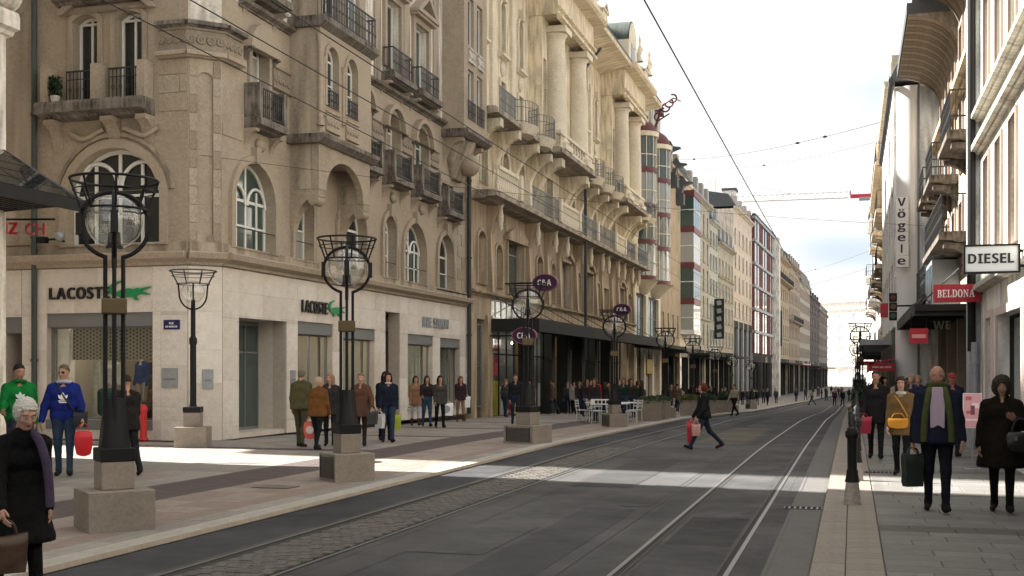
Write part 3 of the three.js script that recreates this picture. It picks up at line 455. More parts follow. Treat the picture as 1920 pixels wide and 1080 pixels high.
  h2.forEach((h, i) => {
    B.window(h, { cols: h.arch ? 2 : 2, rows: 2, recess: 0.32, t: 0.06 }); B.add('window_moulding', archBand(h, 0.14, 0.09), M.stoneStreak);
    if (h.arch) { B.add('hood_moulding', archBand({ ...h, u: h.u - 0.16, w: h.w + 0.32, h: h.h + 0.16, arch: h.arch + 0.14 }, 0.16, 0.24, 0, false), M.stone); for (const k of [h.u - 0.24, h.u + h.w + 0.24]) B.bracket(k, h.v + h.h - h.arch + 0.02, 0.2, 0.35, 0.26, M.sootAndShade, 0, 'hood_stop'); }
    const z = 0.5; B.cornice('balcony_slab', h.u - 0.3, h.u + h.w + 0.3, h.v - 0.34, scaleProf(LEDGE, z, 0.3), M.sootAndShade);
    for (const k of [h.u - 0.22, h.u + h.w + 0.22]) { B.box('balcony_pier', k - 0.09, k + 0.09, h.v - 0.04, h.v + 0.85, 0.02, z - 0.04, M.sootAndShade); B.bracket(k, h.v - 0.34, 0.2, 0.55, z * 0.7, M.stone); }
    B.railing(h.u - 0.1, h.u + h.w + 0.1, h.v - 0.03, 0.8, z - 0.1, M.iron);
    B.add('shell_ornament', metric(new THREE.SphereGeometry(0.24, 10, 6).scale(1, 0.8, 0.5)), M.stone, [h.u + h.w / 2, h.v - 0.66, 0.05]);
  });
  for (const [a, b] of [[36.25, 37.2], [38.95, 39.95], [41.85, 42.8], [29.3, 30.3]]) frieze(B, U(a), U(b), 9.55, 10.2, M.stoneDark);
  // --- third floor: pale rendered wall with pedimented windows
  const f3 = [[28.05, 29.1, 12.2, 14.6], [37.4, 38.7, 12.2, 14.6], [40.15, 41.5, 12.2, 14.5]], h3 = f3.map(([a, b, c, d]) => ({ u: U(a), v: c, w: b - a, h: d - c }));
  B.wall(0, S1, 11.4, H, h3.concat(h3.map((h) => ({ ...h, v: 16.2, h: 2 }))), M.pale);
  h3.forEach((h, i) => { B.window(h, { cols: 2, rows: 1, recess: 0.3, t: 0.06 }); B.window({ ...h, v: 16.2, h: 2 }, { cols: 2, recess: 0.3 }); B.add('window_moulding', archBand(h, 0.2, 0.12), M.stone); B.cornice('balcony_slab', h.u - 0.4, h.u + h.w + 0.4, 11.62, scaleProf(LEDGE, 0.55, 0.32), M.sootAndShade); B.railing(h.u - 0.25, h.u + h.w + 0.25, 11.95, 0.85, 0.42, M.iron, 0.36); for (const k of [h.u - 0.3, h.u + h.w + 0.3]) B.bracket(k, 11.62, 0.2, 0.5, 0.4, M.stone); B.add('pediment', gable(h.w + 0.8, 0.85, 0.4), M.stone, [h.u + h.w / 2, h.v + h.h + 0.3, 0]); B.box('pediment_base', h.u - 0.35, h.u + h.w + 0.35, h.v + h.h + 0.2, h.v + h.h + 0.3, 0, 0.32, M.stone); });
  for (const a of [36.45, 39.15, 42.2]) B.box('quoin_pilaster', U(a), U(a) + 0.55, 11.4, H, 0, 0.05, M.stoneStreak);
  B.cornice('string_course', 0.85, S1, 11.3, scaleProf(CORNICE, 0.7, 0.6), M.sootAndShade); B.cornice('roof_cornice', -0.2, S1, H - 0.3, scaleProf(CORNICE, 2.6, 1.7), M.stone); A.cornice('roof_cornice', -7, 0.2, H - 0.3, scaleProf(CORNICE, 2.6, 1.7), M.stone);
  // --- first oriel on arched corbels
  { const u0 = U(30.35), u1 = U(34.0), P = 0.95, w = u1 - u0, oh = [{ u: u0 + 0.38, v: 9.35, w: 0.78, h: 1.75, arch: 0.38 }, { u: u0 + 1.75, v: 9.35, w: 0.78, h: 1.75, arch: 0.38 }];
    const fr = wallGeo(u0, u1, 8.45, 11.5, oh, 0.3); B.add('oriel_front', fr, M.stone, [0, 0, P]);
    for (const k of [u0, u1 - 0.3]) B.box('oriel_side', k, k + 0.3, 8.45, 11.5, 0, P - 0.3, M.stoneStreak);
    oh.forEach((h) => { const q = new Face(L1, FACE_L + P, 0, -26.6, Math.PI / 2); q.window(h, { cols: 1, rows: 2, recess: 0.22, t: 0.06, glass: M.glassDark }); q.add('arch_moulding', archBand(h, 0.12, 0.06), M.stone); q.railing(h.u, h.u + h.w, 9.35, 0.5, 0.03, M.iron); frieze(q, h.u - 0.05, h.u + h.w + 0.05, 8.62, 9.2, M.stone); q.add('colonnette', metric(lathe([[0.09, 0], [0.06, 0.1], [0.06, 1.5], [0.1, 1.62], [0.1, 1.7]], 10)), M.stone, [h.u - 0.22, 9.0, 0.02]); });
    const Q = new Face(L1, FACE_L + P, 0, -26.6, Math.PI / 2); Q.add('colonnette', metric(lathe([[0.12, 0], [0.08, 0.12], [0.08, 2.3], [0.13, 2.5], [0.13, 2.6]], 10)), M.stone, [u0 + 0.02, 8.7, 0]);
    B.add('oriel_base', metric(join([sweep([[0, 0], [P + 0.05, 0], [P + 0.22, 0.14], [P + 0.22, 0.26], [0, 0.26]], u0 - 0.2, u1 + 0.2)])), M.sootAndShade, [0, 8.2, 0]);
    B.add('oriel_cornice', metric(sweep([[0, 0], [P + 0.02, 0], [P + 0.22, 0.14], [P + 0.22, 0.3], [0, 0.3]], u0 - 0.15, u1 + 0.15)), M.sootAndShade, [0, 11.5, 0]);
    { const sh = new THREE.Shape(), cx = (u0 + u1) / 2, r = w / 2 - 0.5; sh.moveTo(u0, 6.92); sh.lineTo(cx - r, 6.92); for (let i = 0; i <= 16; i++) { const t = Math.PI * (1 - i / 16); sh.lineTo(cx + r * Math.cos(t), 6.95 + 0.95 * Math.sin(t)); } sh.lineTo(cx + r, 6.92); sh.lineTo(u1, 6.92); sh.lineTo(u1, 8.2); sh.lineTo(u0, 8.2); B.add('corbel_arch', metric(new THREE.ExtrudeGeometry(sh, { depth: 0.22, bevelEnabled: false })), M.stone, [0, 0, P - 0.26]); B.box('corbel_vault', u0 + 0.45, u1 - 0.45, 7.95, 8.19, 0, P - 0.27, M.stone); }
    for (const k of [u0 + 0.22, u1 - 0.22]) { B.bracket(k, 6.92, 0.4, 1.5, P - 0.06, M.stone, 0, 'corbel'); B.box('corbel_block', k - 0.22, k + 0.22, 6.92, 8.2, 0, P - 0.27, M.stoneStreak); B.add('scroll', metric(new THREE.CylinderGeometry(0.16, 0.16, 0.46, 14).rotateZ(Math.PI / 2)), M.stone, [k, 6.62, P - 0.22]); }
    // upper storey of the oriel with its iron balcony
    const top = [{ u: u0 + 0.5, v: 12.0, w: 1.0, h: 2.3 }, { u: u0 + 2.1, v: 12.0, w: 1.0, h: 2.3 }]; B.add('oriel_upper_front', wallGeo(u0 + 0.1, u1 - 0.1, 11.8, H, top, 0.3), M.stone, [0, 0, P - 0.15]); for (const k of [u0 + 0.1, u1 - 0.4]) B.box('oriel_side', k, k + 0.3, 11.8, H, 0, P - 0.45, M.stoneStreak);
    const R = new Face(L1, FACE_L + P - 0.15, 0, -26.6, Math.PI / 2); top.forEach((h) => R.window(h, { cols: 2, recess: 0.2 })); R.railing(u0, u1, 11.82, 0.9, 0.3, M.iron, 0.3);
  }
  // --- second oriel at the far end
  { const u0 = U(43.3), u1 = U(46.25), P = 0.9, oh = []; for (const v of [11.75, 14.6]) for (const k of [0.5, 1.65]) oh.push({ u: u0 + k, v, w: 0.72, h: 1.9 });
    B.add('oriel_front', wallGeo(u0, u1, 11.2, H, oh, 0.3), M.stone, [0, 0, P]); for (const k of [u0, u1 - 0.3]) B.box('oriel_side', k, k + 0.3, 11.2, H, 0, P - 0.3, M.stone);
    const q = new Face(L1, FACE_L + P, 0, -26.6, Math.PI / 2); oh.forEach((h) => { q.window(h, { cols: 2, recess: 0.2, glass: M.glassDark }); if (h.v < 12) q.railing(h.u - 0.1, h.u + h.w + 0.1, h.v - 0.1, 0.75, 0.05, M.iron); else frieze(q, h.u, h.u + h.w, h.v - 0.7, h.v - 0.15, M.pale); });
    B.add('oriel_base', metric(sweep([[0, 0], [P, 0], [P + 0.2, 0.15], [P + 0.2, 0.3], [0, 0.3]], u0 - 0.12, u1 + 0.12)), M.sootAndShade, [0, 10.9, 0]);
    const cone = new THREE.BufferGeometry().copy(new THREE.CylinderGeometry(1, 0.35, 1.5, 6, 1).scale((u1 - u0) * 0.55, 1, P)); B.add('oriel_corbel', metric(cone), M.stoneStreak, [(u0 + u1) / 2, 10.15, 0]);
    for (const k of [u0 + 0.25, u1 - 0.25]) B.bracket(k, 10.9, 0.3, 1.1, P * 0.9, M.stone);
    B.add('corbel_shell', metric(new THREE.SphereGeometry(0.45, 12, 8)), M.stone, [(u0 + u1) / 2, 10.0, 0.62]);
  }
  // ashlar courses: separate blocks with open joints where the wall is plain
  { const tones = [[0.355, 0.295, 0.225], [0.39, 0.33, 0.26], [0.305, 0.25, 0.185], [0.365, 0.31, 0.24], [0.275, 0.225, 0.17]].map((t) => tex(t, stoneMap)); let left = 300;
    const ashlar = (F, u0, u1, v0, v1, block, keep, len = 1.25) => { let row = 0; for (let v = v0; v < v1 - 0.1; v += 0.46, row++) { let u = u0 + (row % 2 ? -len / 2 : 0); while (u < u1 - 0.05) { const a = Math.max(u, u0), e = Math.min(u + len, u1), t = Math.min(v + 0.46, v1); u += len; if (e - a < 0.12 || left <= 0) continue; if (block.some((h) => a < h.u + h.w + 0.3 && e > h.u - 0.3 && v < h.v + h.h + 0.35 && t > h.v - 0.45)) continue; left--; F.box('ashlar_block', a + 0.008, e - 0.008, v + 0.008, t - 0.008, 0, 0.024 + rr(-0.003, 0.003), pick(tones)); } } };
    ashlar(D, 0.02, 0.235, 5.02, 9.6, [], 0, 3); ashlar(D, 0.625, DW - 0.02, 5.02, 9.6, [], 0, 3); ashlar(A, X(-20.3), -0.02, 5.02, 8.1, [{ ...ah, u: ah.u - 0.2, w: ah.w + 0.4 }]); ashlar(A, X(-16.85), -0.02, 8.3, 9.6, []); ashlar(A, X(-20.3), -0.9, 9.7, 12.1, [...a2, { u: X(-19.75), v: 11, w: 2.9, h: 0.7 }]);
    const B1 = [...h1.map((h) => ({ ...h, u: h.u - 0.1, w: h.w + 0.2 })), { u: U(30.2), v: 5.3, w: 4.0, h: 6 }]; ashlar(B, 0.02, S1 - 0.3, 5.02, 8.1, [...B1, ...h2.map((h) => ({ ...h, v: h.v - 0.9 }))], 0, 1.0); ashlar(B, 0.9, S1 - 0.3, 8.2, 11.2, [...h2.map((h) => ({ ...h, u: h.u - 0.2, w: h.w + 0.4, v: h.v - 0.6, h: h.h + 1.0 })), { u: U(30.2), v: 8, w: 4.0, h: 6 }, { u: U(43.0), v: 9.4, w: 4, h: 3 }, ...[[36.25, 37.2], [38.95, 39.95], [41.85, 42.8], [29.3, 30.3]].map(([a, b]) => ({ u: U(a) + 0.3, v: 9.9, w: b - a - 0.6, h: 0.1 }))], 0, 1.0); }
  // roof body so that the building shades the street
  const body = new THREE.Shape([[-23, 26.3], [-16.15, 26.3], [-15.7, 26.75], [-15.7, 46.2], [-30, 46.2], [-30, 26.3]].map(([x, s]) => new THREE.Vector2(x + 16, s - 26)));
  mesh('building_core', metric(new THREE.ExtrudeGeometry(body, { depth: 1.2, bevelEnabled: false }).rotateX(-Math.PI / 2).translate(0, H - 0.4, 0)), M.slate, L1);
  mesh('inner_core', box(-13.5, -3.0, 0, H, -20.1, -4.2), M.plaster, L1);
  mesh('party_wall', box(0, 0.4, 0, H, -20.4, -0.6).translate(-14.2, 0, 0), M.stoneDark, L1);
  B.add('down_pipe', join([rod([S1 - 0.1, 0, 0.16], [S1 - 0.1, H, 0.16], 0.09, 0.09, 10), ...[3.2, 6.4, 9.6].map((y) => rod([S1 - 0.1, y, 0.16], [S1 - 0.1, y + 0.08, 0.16], 0.12, 0.12, 10))]), M.iron);
  // pigeon spikes / lamp row under the string course at the far end
  for (let i = 0; i < 6; i++) B.add('downlight', rod([U(42.4) + i * 0.6, 4.9, 0.1], [U(42.4) + i * 0.6, 4.82, 0.5], 0.025), M.iron);
}
// lit spots in the corner shop's displays
for (const [x, y, z, l] of [[-19.3, 3.1, -26.9, 'small lit ceiling spot at the left end of the wide display window'], [-17.6, 3.1, -27.3, 'small lit ceiling spot at the right end of the wide display window'], [FACE_L - 0.9, 2.72, -31.6, 'small lit ceiling spot in the first street-side display window'], [FACE_L - 0.9, 2.7, -35.0, 'small lit ceiling spot in the second street-side display window'], [FACE_L - 0.9, 2.6, -40.6, 'small lit ceiling spot in the third street-side display window']]) {
  const o = thing('spotlight', l, 'spotlight', [x, y, z], 0, 'lit spots in the shop displays'); mesh('housing', metric(new THREE.CylinderGeometry(0.06, 0.05, 0.12, 12).translate(0, 0.08, 0)), M.white, o); mesh('bulb', metric(new THREE.SphereGeometry(0.045, 12, 8)), std([0.9, 0.85, 0.75], 0.4, { emissive: C(1, 0.86, 0.66), emissiveIntensity: 2.5 }), o); const pl = new THREE.PointLight(C(1, 0.84, 0.62), 0.5, 0, 2); pl.position.y = -0.02; pl.castShadow = true; o.add(pl); }
// shop lettering with the reptile emblem, twice
function emblem(k) { // a side-view reptile: body, tail curling up, open jaws
  const s = new THREE.Shape(); const P = [[-0.34, 0.03], [-0.5, 0.06], [-0.6, 0.16], [-0.58, 0.28], [-0.46, 0.37], [-0.22, 0.43], [-0.1, 0.42], [-0.34, 0.35], [-0.45, 0.26], [-0.44, 0.17], [-0.34, 0.15], [-0.2, 0.2], [0, 0.225], [0.16, 0.205], [0.24, 0.235], [0.3, 0.215], [0.62, 0.265], [0.66, 0.25], [0.6, 0.225], [0.34, 0.155], [0.58, 0.09], [0.64, 0.07], [0.58, 0.055], [0.3, 0.07], [0.2, 0.03], [0.24, -0.04], [0.3, -0.07], [0.18, -0.075], [0.1, 0.01], [-0.12, 0.0], [-0.16, -0.06], [-0.1, -0.085], [-0.24, -0.085], [-0.26, 0.01]];
  P.forEach(([x, y], i) => i ? s.lineTo(x * k, y * k) : s.moveTo(x * k, y * k)); return new THREE.ExtrudeGeometry(s, { depth: 0.04, bevelEnabled: false });
}
{ const o = thing('shop_sign', 'black LACOSTE lettering with green reptile on the wall above the wide display window', 'sign', [-18.9, 3.55, -25.94]); letters(o, 'LACOSTE', 0.3, M.ink, [-0.2, 0.06, 0], { width: 1.85, depth: 0.05 }); const e = mesh('emblem', emblem(1.0), M.green, o); e.position.set(1.25, 0.08, 0); }
{ const o = thing('shop_sign', 'black LACOSTE lettering with green reptile beside the corner entrance, street side', 'sign', [FACE_L + 0.06, 3.42, -32.2], Math.PI / 2); letters(o, 'LACOSTE', 0.36, M.ink, [-0.35, 0.05, 0], { width: 1.75, depth: 0.05 }); const e = mesh('emblem', emblem(0.95), M.green, o); e.position.set(1.15, 0.1, 0); }
{ const o = thing('shop_sign', 'grey metal RUE GENEVE shop lettering on white wall near the down pipe', 'sign', [FACE_L + 0.06, 3.4, -42.4], Math.PI / 2); letters(o, 'RUE SIMON', 0.36, M.zinc, [0, 0.02, 0], { width: 2.9, depth: 0.05 }); o.userData.label = 'grey metal shop lettering on the white wall near the down pipe'; }
// fire-red bollard by the display window
{ const o = thing('hydrant', 'slim red hydrant post standing against the wall under the display window', 'hydrant', [-17.02, 0, -25.6]); mesh('post', metric(lathe([[0, 0], [0.13, 0], [0.13, 0.06], [0.09, 0.1], [0.09, 0.72], [0.11, 0.74], [0.11, 0.8], [0.08, 0.9], [0, 0.93]], 14)), M.red, o); mesh('nozzle', metric(rod([-0.15, 0.76, 0], [0, 0.76, 0], 0.04)), M.red, o); mesh('cap', metric(rod([-0.18, 0.76, 0], [-0.15, 0.76, 0], 0.05)), M.zinc, o); }

// ---------------------------------------------------------------- near-left building at the frame's edge, and an added sun blocker in the side street
{
  const o = thing('near_building', 'pale stone building at the left edge with glass canopy, near the camera', 'building', [-17, 0, -20.5]);
  const F = new Face(o, -17, 0, 30, Math.PI / 2), E = new Face(o, -60, 0, -20.5, Math.PI);
  const hs = []; for (let i = 0; i < 12; i++) for (const [v, h] of [[0.6, 3.2], [6.6, 2.4], [10.4, 2.4], [14, 2.2]]) hs.push({ u: 1.6 + i * 4.1, v, w: 2.0, h });
  F.wall(0, 50.5, 0, 22, hs, M.pale); hs.forEach((h) => F.window(h, { cols: 2, glass: M.glassDark }));
  for (const y of [5.2, 9.4, 13.2]) F.cornice('string_course', 0, 50.5, y, scaleProf(CORNICE, 0.9, 0.9), M.pale); F.cornice('roof_cornice', 0, 50.5, 21.6, scaleProf(CORNICE, 2.2, 1.6), M.pale);
  // the side that closes the street from the sun
  mesh('rear_body', box(-43, -0.46, 0, 22, 0.02, 50.4), M.stoneDark, o);
  // corner pilaster with moulded capital: the strip in view
  F.box('corner_pilaster', 49.75, 50.5, 0, 9.0, 0, 0.1, M.pale); F.cornice('pilaster_capital', 49.6, 50.62, 8.7, scaleProf(LEDGE, 0.35, 0.5), M.pale); F.add('capital_roll', metric(new THREE.CylinderGeometry(0.32, 0.32, 1.0, 16).rotateZ(Math.PI / 2)), M.pale, [50.1, 9.55, 0.12]); F.box('upper_pilaster', 49.7, 50.55, 9.6, 21.5, 0, 0.3, M.pale);
}
{
  const o = thing('glass_canopy', 'dark steel and glass canopy jutting from the left edge building over red lettering', 'canopy', [-17, 5, -20.4]);
  const L = 9, top = 1.35, out = 2.0, low = 0.18;   // slopes down toward the street
  for (let i = 0; i <= 6; i++) { const z = i * L / 6; mesh('rafter', join([rod([0, top, z], [out, low, z], 0.045, 0.035), rod([0, 0.1, z], [out, low, z], 0.03)]), M.black, o); }
  for (let k = 0; k <= 5; k++) mesh('purlin', box(-0.025, 0.025, -0.03, 0.03, 0, L), M.black, o).position.set(out * k / 5, top + (low - top) * k / 5, 0);
  for (let i = 0; i < 6; i++) for (let k = 0; k < 5; k++) { const m = mesh('pane', box(0.03, out / 5 * 1.12, 0, 0.012, 0.03, L / 6 - 0.03), M.glassDark, o); m.position.set(out * k / 5, top + (low - top) * k / 5 + 0.03, i * L / 6); m.rotation.z = Math.atan2(low - top, out); }
  for (let k = 0; k < 12; k++) mesh('soffit_slat', cached('slat', () => box(-0.05, 0.05, -0.02, 0.02, 0, L)), M.black, o).position.set(0.08 + k * 0.165, 0.1 + 0.006 * k, 0);
  mesh('gutter_edge', box(out - 0.04, out + 0.06, low - 0.2, low + 0.02, -0.1, L), M.black, o);
  mesh('end_truss', join([rod([0, top, -0.05], [out, low, -0.05], 0.05), rod([0, 0.1, -0.05], [out, low, -0.05], 0.05), rod([0.7, top - 0.4, -0.05], [0.7, 0.12, -0.05], 0.03), rod([0, 0.1, -0.05], [0.7, top - 0.4, -0.05], 0.03)]), M.black, o);
}
{ const o = thing('shop_sign', 'red lettering hanging under the glass canopy at the left edge', 'sign', [-16.55, 4.55, -20.75], 0.25); mesh('sign_rail', box(-1.4, 0.55, 0.36, 0.4, -0.06, -0.02), M.black, o); letters(o, 'NZ', 0.25, std([0.38, 0.02, 0.025], 0.5), [-0.42, 0.06, 0], { depth: 0.06, width: 0.5 }); letters(o, 'CH', 0.25, std([0.4, 0.09, 0.1], 0.5), [0.18, 0.04, 0], { depth: 0.06, width: 0.46 }); }
{ const o = thing('floodlight', 'small black floodlight and camera fixed above the string course at left', 'floodlight', [-19.75, 5.1, -25.6]); mesh('arm', join([rod([-0.4, 0, 0], [0.4, 0.05, 0], 0.03), rod([0.2, 0, -0.35], [0.2, 0.03, 0], 0.03)]), M.black, o); mesh('lamp_housing', rbox(-0.36, -0.1, -0.06, 0.1, -0.08, 0.12, 0.02), M.black, o); mesh('camera_dome', metric(new THREE.SphereGeometry(0.13, 14, 10).translate(0.3, 0.1, 0.02)), M.zinc, o); }
{ // added unseen blocker: its overhang narrows the sun's way to the street
  const o = thing('added_sun_blocker', 'added stone block beyond the left edge, its overhang shaped to trim the sunlight', 'building', [-34, 0, -27]);
  const F = new Face(o, -46, 0, -27, 0); const hs = []; for (let i = 0; i < 5; i++) for (const v of [5, 8.6]) hs.push({ u: 1.4 + i * 4, v, w: 1.6, h: 2.2 });
  F.wall(0, 20, 0, 12, hs, M.stone); hs.forEach((h) => F.window(h)); mesh('blocker_tower', box(6.2, 7.9, 14, 28, -0.2, 2.4), M.stoneStreak, o); F.bracket(19.0, 14, 1.6, 2.0, 2.2, M.stone); mesh('upper_wall', box(-12, 8, 12, 20, -0.45, 0), M.stoneStreak, o); mesh('rear_body', box(-12, 8, 0, 20, -14, -0.46), M.stoneDark, o);
}

// ---------------------------------------------------------------- department store: cream giant order over a dark canopy
const L2 = thing('department_store', 'cream stone department store with giant columns, iron balconies and dark canopy', 'building', [FACE_L, 0, -46.5]);
{
  const F = new Face(L2, FACE_L, 0, -46.5, Math.PI / 2), U = (s) => s - 46.5, S1 = 39, P = new Face(L2, FACE_L + 0.75, 0, -46.5, Math.PI / 2);
  const bays = [[47, 56], [64, 73.5], [81, 85.5]], pav = [[56, 64], [73.5, 81]];
  // ground floor: stone piers and glass shop fronts set back under the canopy
  const piers = [46.6, 48.9, 55.9, 60.2, 63.8, 67.5, 71.1, 75.7, 81.7, 84.7];
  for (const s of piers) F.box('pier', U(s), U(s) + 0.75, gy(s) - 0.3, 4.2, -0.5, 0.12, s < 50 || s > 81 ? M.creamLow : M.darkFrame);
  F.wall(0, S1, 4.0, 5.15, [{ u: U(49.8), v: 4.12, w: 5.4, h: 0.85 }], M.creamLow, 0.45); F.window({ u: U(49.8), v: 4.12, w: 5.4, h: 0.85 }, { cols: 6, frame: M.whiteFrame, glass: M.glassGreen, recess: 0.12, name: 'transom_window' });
  F.window({ u: U(47.45), v: 0.2, w: 1.35, h: 3.6 }, { cols: 1, rows: 2, frame: M.greyFrame, glass: M.glassGreen, recess: 0.2, name: 'side_door' });
  for (let i = 1; i < piers.length - 1; i++) { const a = U(piers[i]) + 0.75, b = U(piers[i + 1]), g0 = gy(piers[i + 1]) - 0.1; if (b - a < 0.5) continue; if (i === 4) { F.add('doorway', join([bx(a, b, 3.0, 3.95, -0.5, -0.4)]), M.darkFrame); } else { F.window({ u: a, v: g0, w: b - a, h: 3.95 - g0 }, { cols: Math.max(2, Math.round((b - a) / 1.3)), rows: 1, head: 0.68, frame: M.darkFrame, glass: M.pane, recess: 0.4, t: 0.07, name: 'shop_window' }); }
    const room = F.add('shop_interior', join([bx(a - 0.3, b + 0.3, g0, 4, -4.2, -4.1)]), i % 2 ? M.roomWood : M.greyFrame);
    for (let k = 0; k < 4; k++) { const c = mesh('display_item', cached('di' + k, () => rbox(-0.18 - 0.05 * k, 0.18 + 0.05 * k, 0, 1.0 + 0.25 * k, -0.12, 0.12, 0.05)), pick([M.red, M.curtain, std([0.32, 0.03, 0.05], 0.8), std([0.45, 0.4, 0.06], 0.8), M.navy, M.white]), room); c.position.set(a + 0.4 + k * (b - a - 0.6) / 4, g0, -1.2 - 0.5 * (k % 3)); } }
  F.add('shop_floor', box(0, S1, -1.4, -1.3, -4.2, -0.3), M.limeDark); F.add('shop_ceiling', box(0, S1, 4.0, 4.1, -4.2, -0.46), M.greyFrame); F.add('inner_core', box(0, S1, -1.4, 20, -8, -4.4), M.plaster);
  // lit sale banner in the first shop window
  { const m = F.box('sale_banner', U(51.9), U(53.2), 1.55, 3.05, -0.75, -0.72, std([0.75, 0.06, 0.10], 0.5)); const a = mesh('banner_stripe', box(0.05, 1.25, 0.95, 1.15, 0, 0.004), M.white, m); a.position.z = 0.031; }
  // canopy
  const cz = 2.3, can = F.add('canopy_fascia', metric(join([bx(U(49.4), U(84.9), 3.48, 4.06, cz - 0.1, cz), bx(U(49.4), U(49.5), 3.48, 4.06, 0, cz - 0.1), bx(U(84.8), U(84.9), 3.48, 4.06, 0, cz - 0.1)])), M.darkFrame);
  F.box('canopy_roof', U(49.5), U(84.8), 3.9, 3.96, 0.02, cz - 0.1, M.copperGreen); for (let i = 0; i < 13; i++) F.box('canopy_rib', U(49.9) + i * 2.85, U(49.9) + i * 2.85 + 0.08, 3.66, 3.899, 0.02, cz - 0.11, M.darkFrame);
  for (let i = 0; i < 9; i++) F.add('canopy_stay', rod([U(50.2) + i * 4.2, 3.98, cz - 0.3], [U(50.2) + i * 4.2, 5.1, 0.02], 0.022), M.iron);
  // mezzanine with tall windows between battered piers
  const tall = [[52.2, 54.9, 5.35, 7.85, 2], [62.6, 64.9, 5.3, 7.8, 2], [68.8, 70.7, 5.25, 7.7, 2], [79.2, 80.9, 5.2, 7.45, 2], [47.7, 48.8, 5.5, 7.8, 1], [50.3, 51.3, 5.5, 7.45, 1], [57.4, 58.6, 5.4, 7.6, 1], [74.0, 75.6, 5.2, 7.1, 1], [60.3, 61.2, 5.4, 7.5, 1], [66.4, 67.3, 5.4, 7.5, 1], [72, 72.8, 5.4, 7.3, 1], [82.6, 83.8, 5.2, 7.3, 2]];
  const th = tall.map(([a, b, c, d]) => ({ u: U(a), v: c, w: b - a, h: d - c, arch: b - a < 1.3 ? 0.3 : 0 }));
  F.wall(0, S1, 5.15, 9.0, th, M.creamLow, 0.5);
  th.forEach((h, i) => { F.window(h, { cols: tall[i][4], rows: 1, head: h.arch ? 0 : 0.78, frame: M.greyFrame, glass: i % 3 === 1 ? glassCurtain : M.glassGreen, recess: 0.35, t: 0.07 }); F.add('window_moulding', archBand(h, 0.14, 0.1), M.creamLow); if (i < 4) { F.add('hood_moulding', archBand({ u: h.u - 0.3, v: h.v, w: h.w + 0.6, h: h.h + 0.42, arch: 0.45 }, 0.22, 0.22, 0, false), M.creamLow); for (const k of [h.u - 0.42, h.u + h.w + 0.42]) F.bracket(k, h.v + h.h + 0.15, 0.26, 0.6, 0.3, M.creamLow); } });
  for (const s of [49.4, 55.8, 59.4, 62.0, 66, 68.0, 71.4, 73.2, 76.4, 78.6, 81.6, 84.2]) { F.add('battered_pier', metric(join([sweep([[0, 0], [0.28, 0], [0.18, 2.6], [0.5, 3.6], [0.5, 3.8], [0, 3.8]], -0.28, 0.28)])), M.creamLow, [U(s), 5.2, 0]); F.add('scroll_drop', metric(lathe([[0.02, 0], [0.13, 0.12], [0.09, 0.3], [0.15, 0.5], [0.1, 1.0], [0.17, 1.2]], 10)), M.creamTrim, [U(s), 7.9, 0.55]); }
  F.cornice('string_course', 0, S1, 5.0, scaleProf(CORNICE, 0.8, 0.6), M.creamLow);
  // first balcony: iron and stone balustrades by turns
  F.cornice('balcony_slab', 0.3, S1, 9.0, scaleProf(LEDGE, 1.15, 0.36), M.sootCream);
  const iron1 = [[52.4, 57.9], [62.6, 67.0], [67.4, 72.4], [76.0, 79.5], [80.0, 84.8]], stone1 = [[47.2, 50.2], [58.3, 62.2], [72.8, 75.6]];
  for (const [a, b] of iron1) F.railing(U(a), U(b), 9.36, 1.05, 1.1, M.ironGrey, 0, 'iron_balcony', 0.16);
  for (const [a, b] of stone1) { F.box('balustrade_rail', U(a), U(b), 10.26, 10.42, 0.95, 1.18, M.creamTrim); const n = Math.round((b - a) / 0.3); for (let i = 0; i <= n; i++) F.add('baluster', cached('bal', () => metric(lathe([[0.09, 0], [0.05, 0.08], [0.1, 0.3], [0.05, 0.7], [0.09, 0.9]], 8))), M.creamTrim, [U(a) + 0.05 + i * (b - a - 0.1) / n, 9.36, 1.06]); }
  for (const s of [50.6, 52.1, 58.1, 62.4, 67.2, 72.6, 75.8, 79.75]) F.box('balcony_pier', U(s) - 0.17, U(s) + 0.17, 9.36, 10.5, 0.9, 1.22, M.creamTrim);
  // second floor: windows between great consoles that carry the upper balcony
  const mid = []; for (const s of [48.6, 51.9, 54.6, 65.4, 68.3, 71.3, 82.2, 84.2]) mid.push({ u: U(s) - 0.5, v: 9.9, w: 1.0, h: 1.9, arch: 0.4 }); for (const s of [60, 77.2]) mid.push({ u: U(s) - 0.7, v: 9.9, w: 1.4, h: 2.0 });
  F.wall(0, S1, 9.0, 12.4, mid, M.cream, 0.5); mid.forEach((h) => { F.window(h, { cols: 2, glass: M.glassDark, frame: M.greyFrame, recess: 0.35 }); F.add('window_moulding', archBand(h, 0.12, 0.08), M.creamTrim); });
  for (const s of [47.3, 50.1, 53.3, 55.8, 64.3, 66.9, 69.8, 72.9, 81.3, 83.4]) F.bracket(U(s), 12.38, 0.42, 2.5, 1.25, M.cream, 0, 'great_console');
  for (const s of [57.2, 62.8, 74.7, 79.8]) F.bracket(U(s), 12.38, 0.7, 2.9, 1.5, M.cream, 0, 'great_console');
  // rounded balconies in the bays, straight ledge on the pavilions
  F.cornice('balcony_slab', 0, S1, 12.38, scaleProf(LEDGE, 1.3, 0.4), M.sootCream);
  for (const [a, b] of pav) F.cornice('balcony_slab', U(a) - 0.1, U(b) + 0.1, 12.384, scaleProf(LEDGE, 1.75, 0.42), M.sootCream);
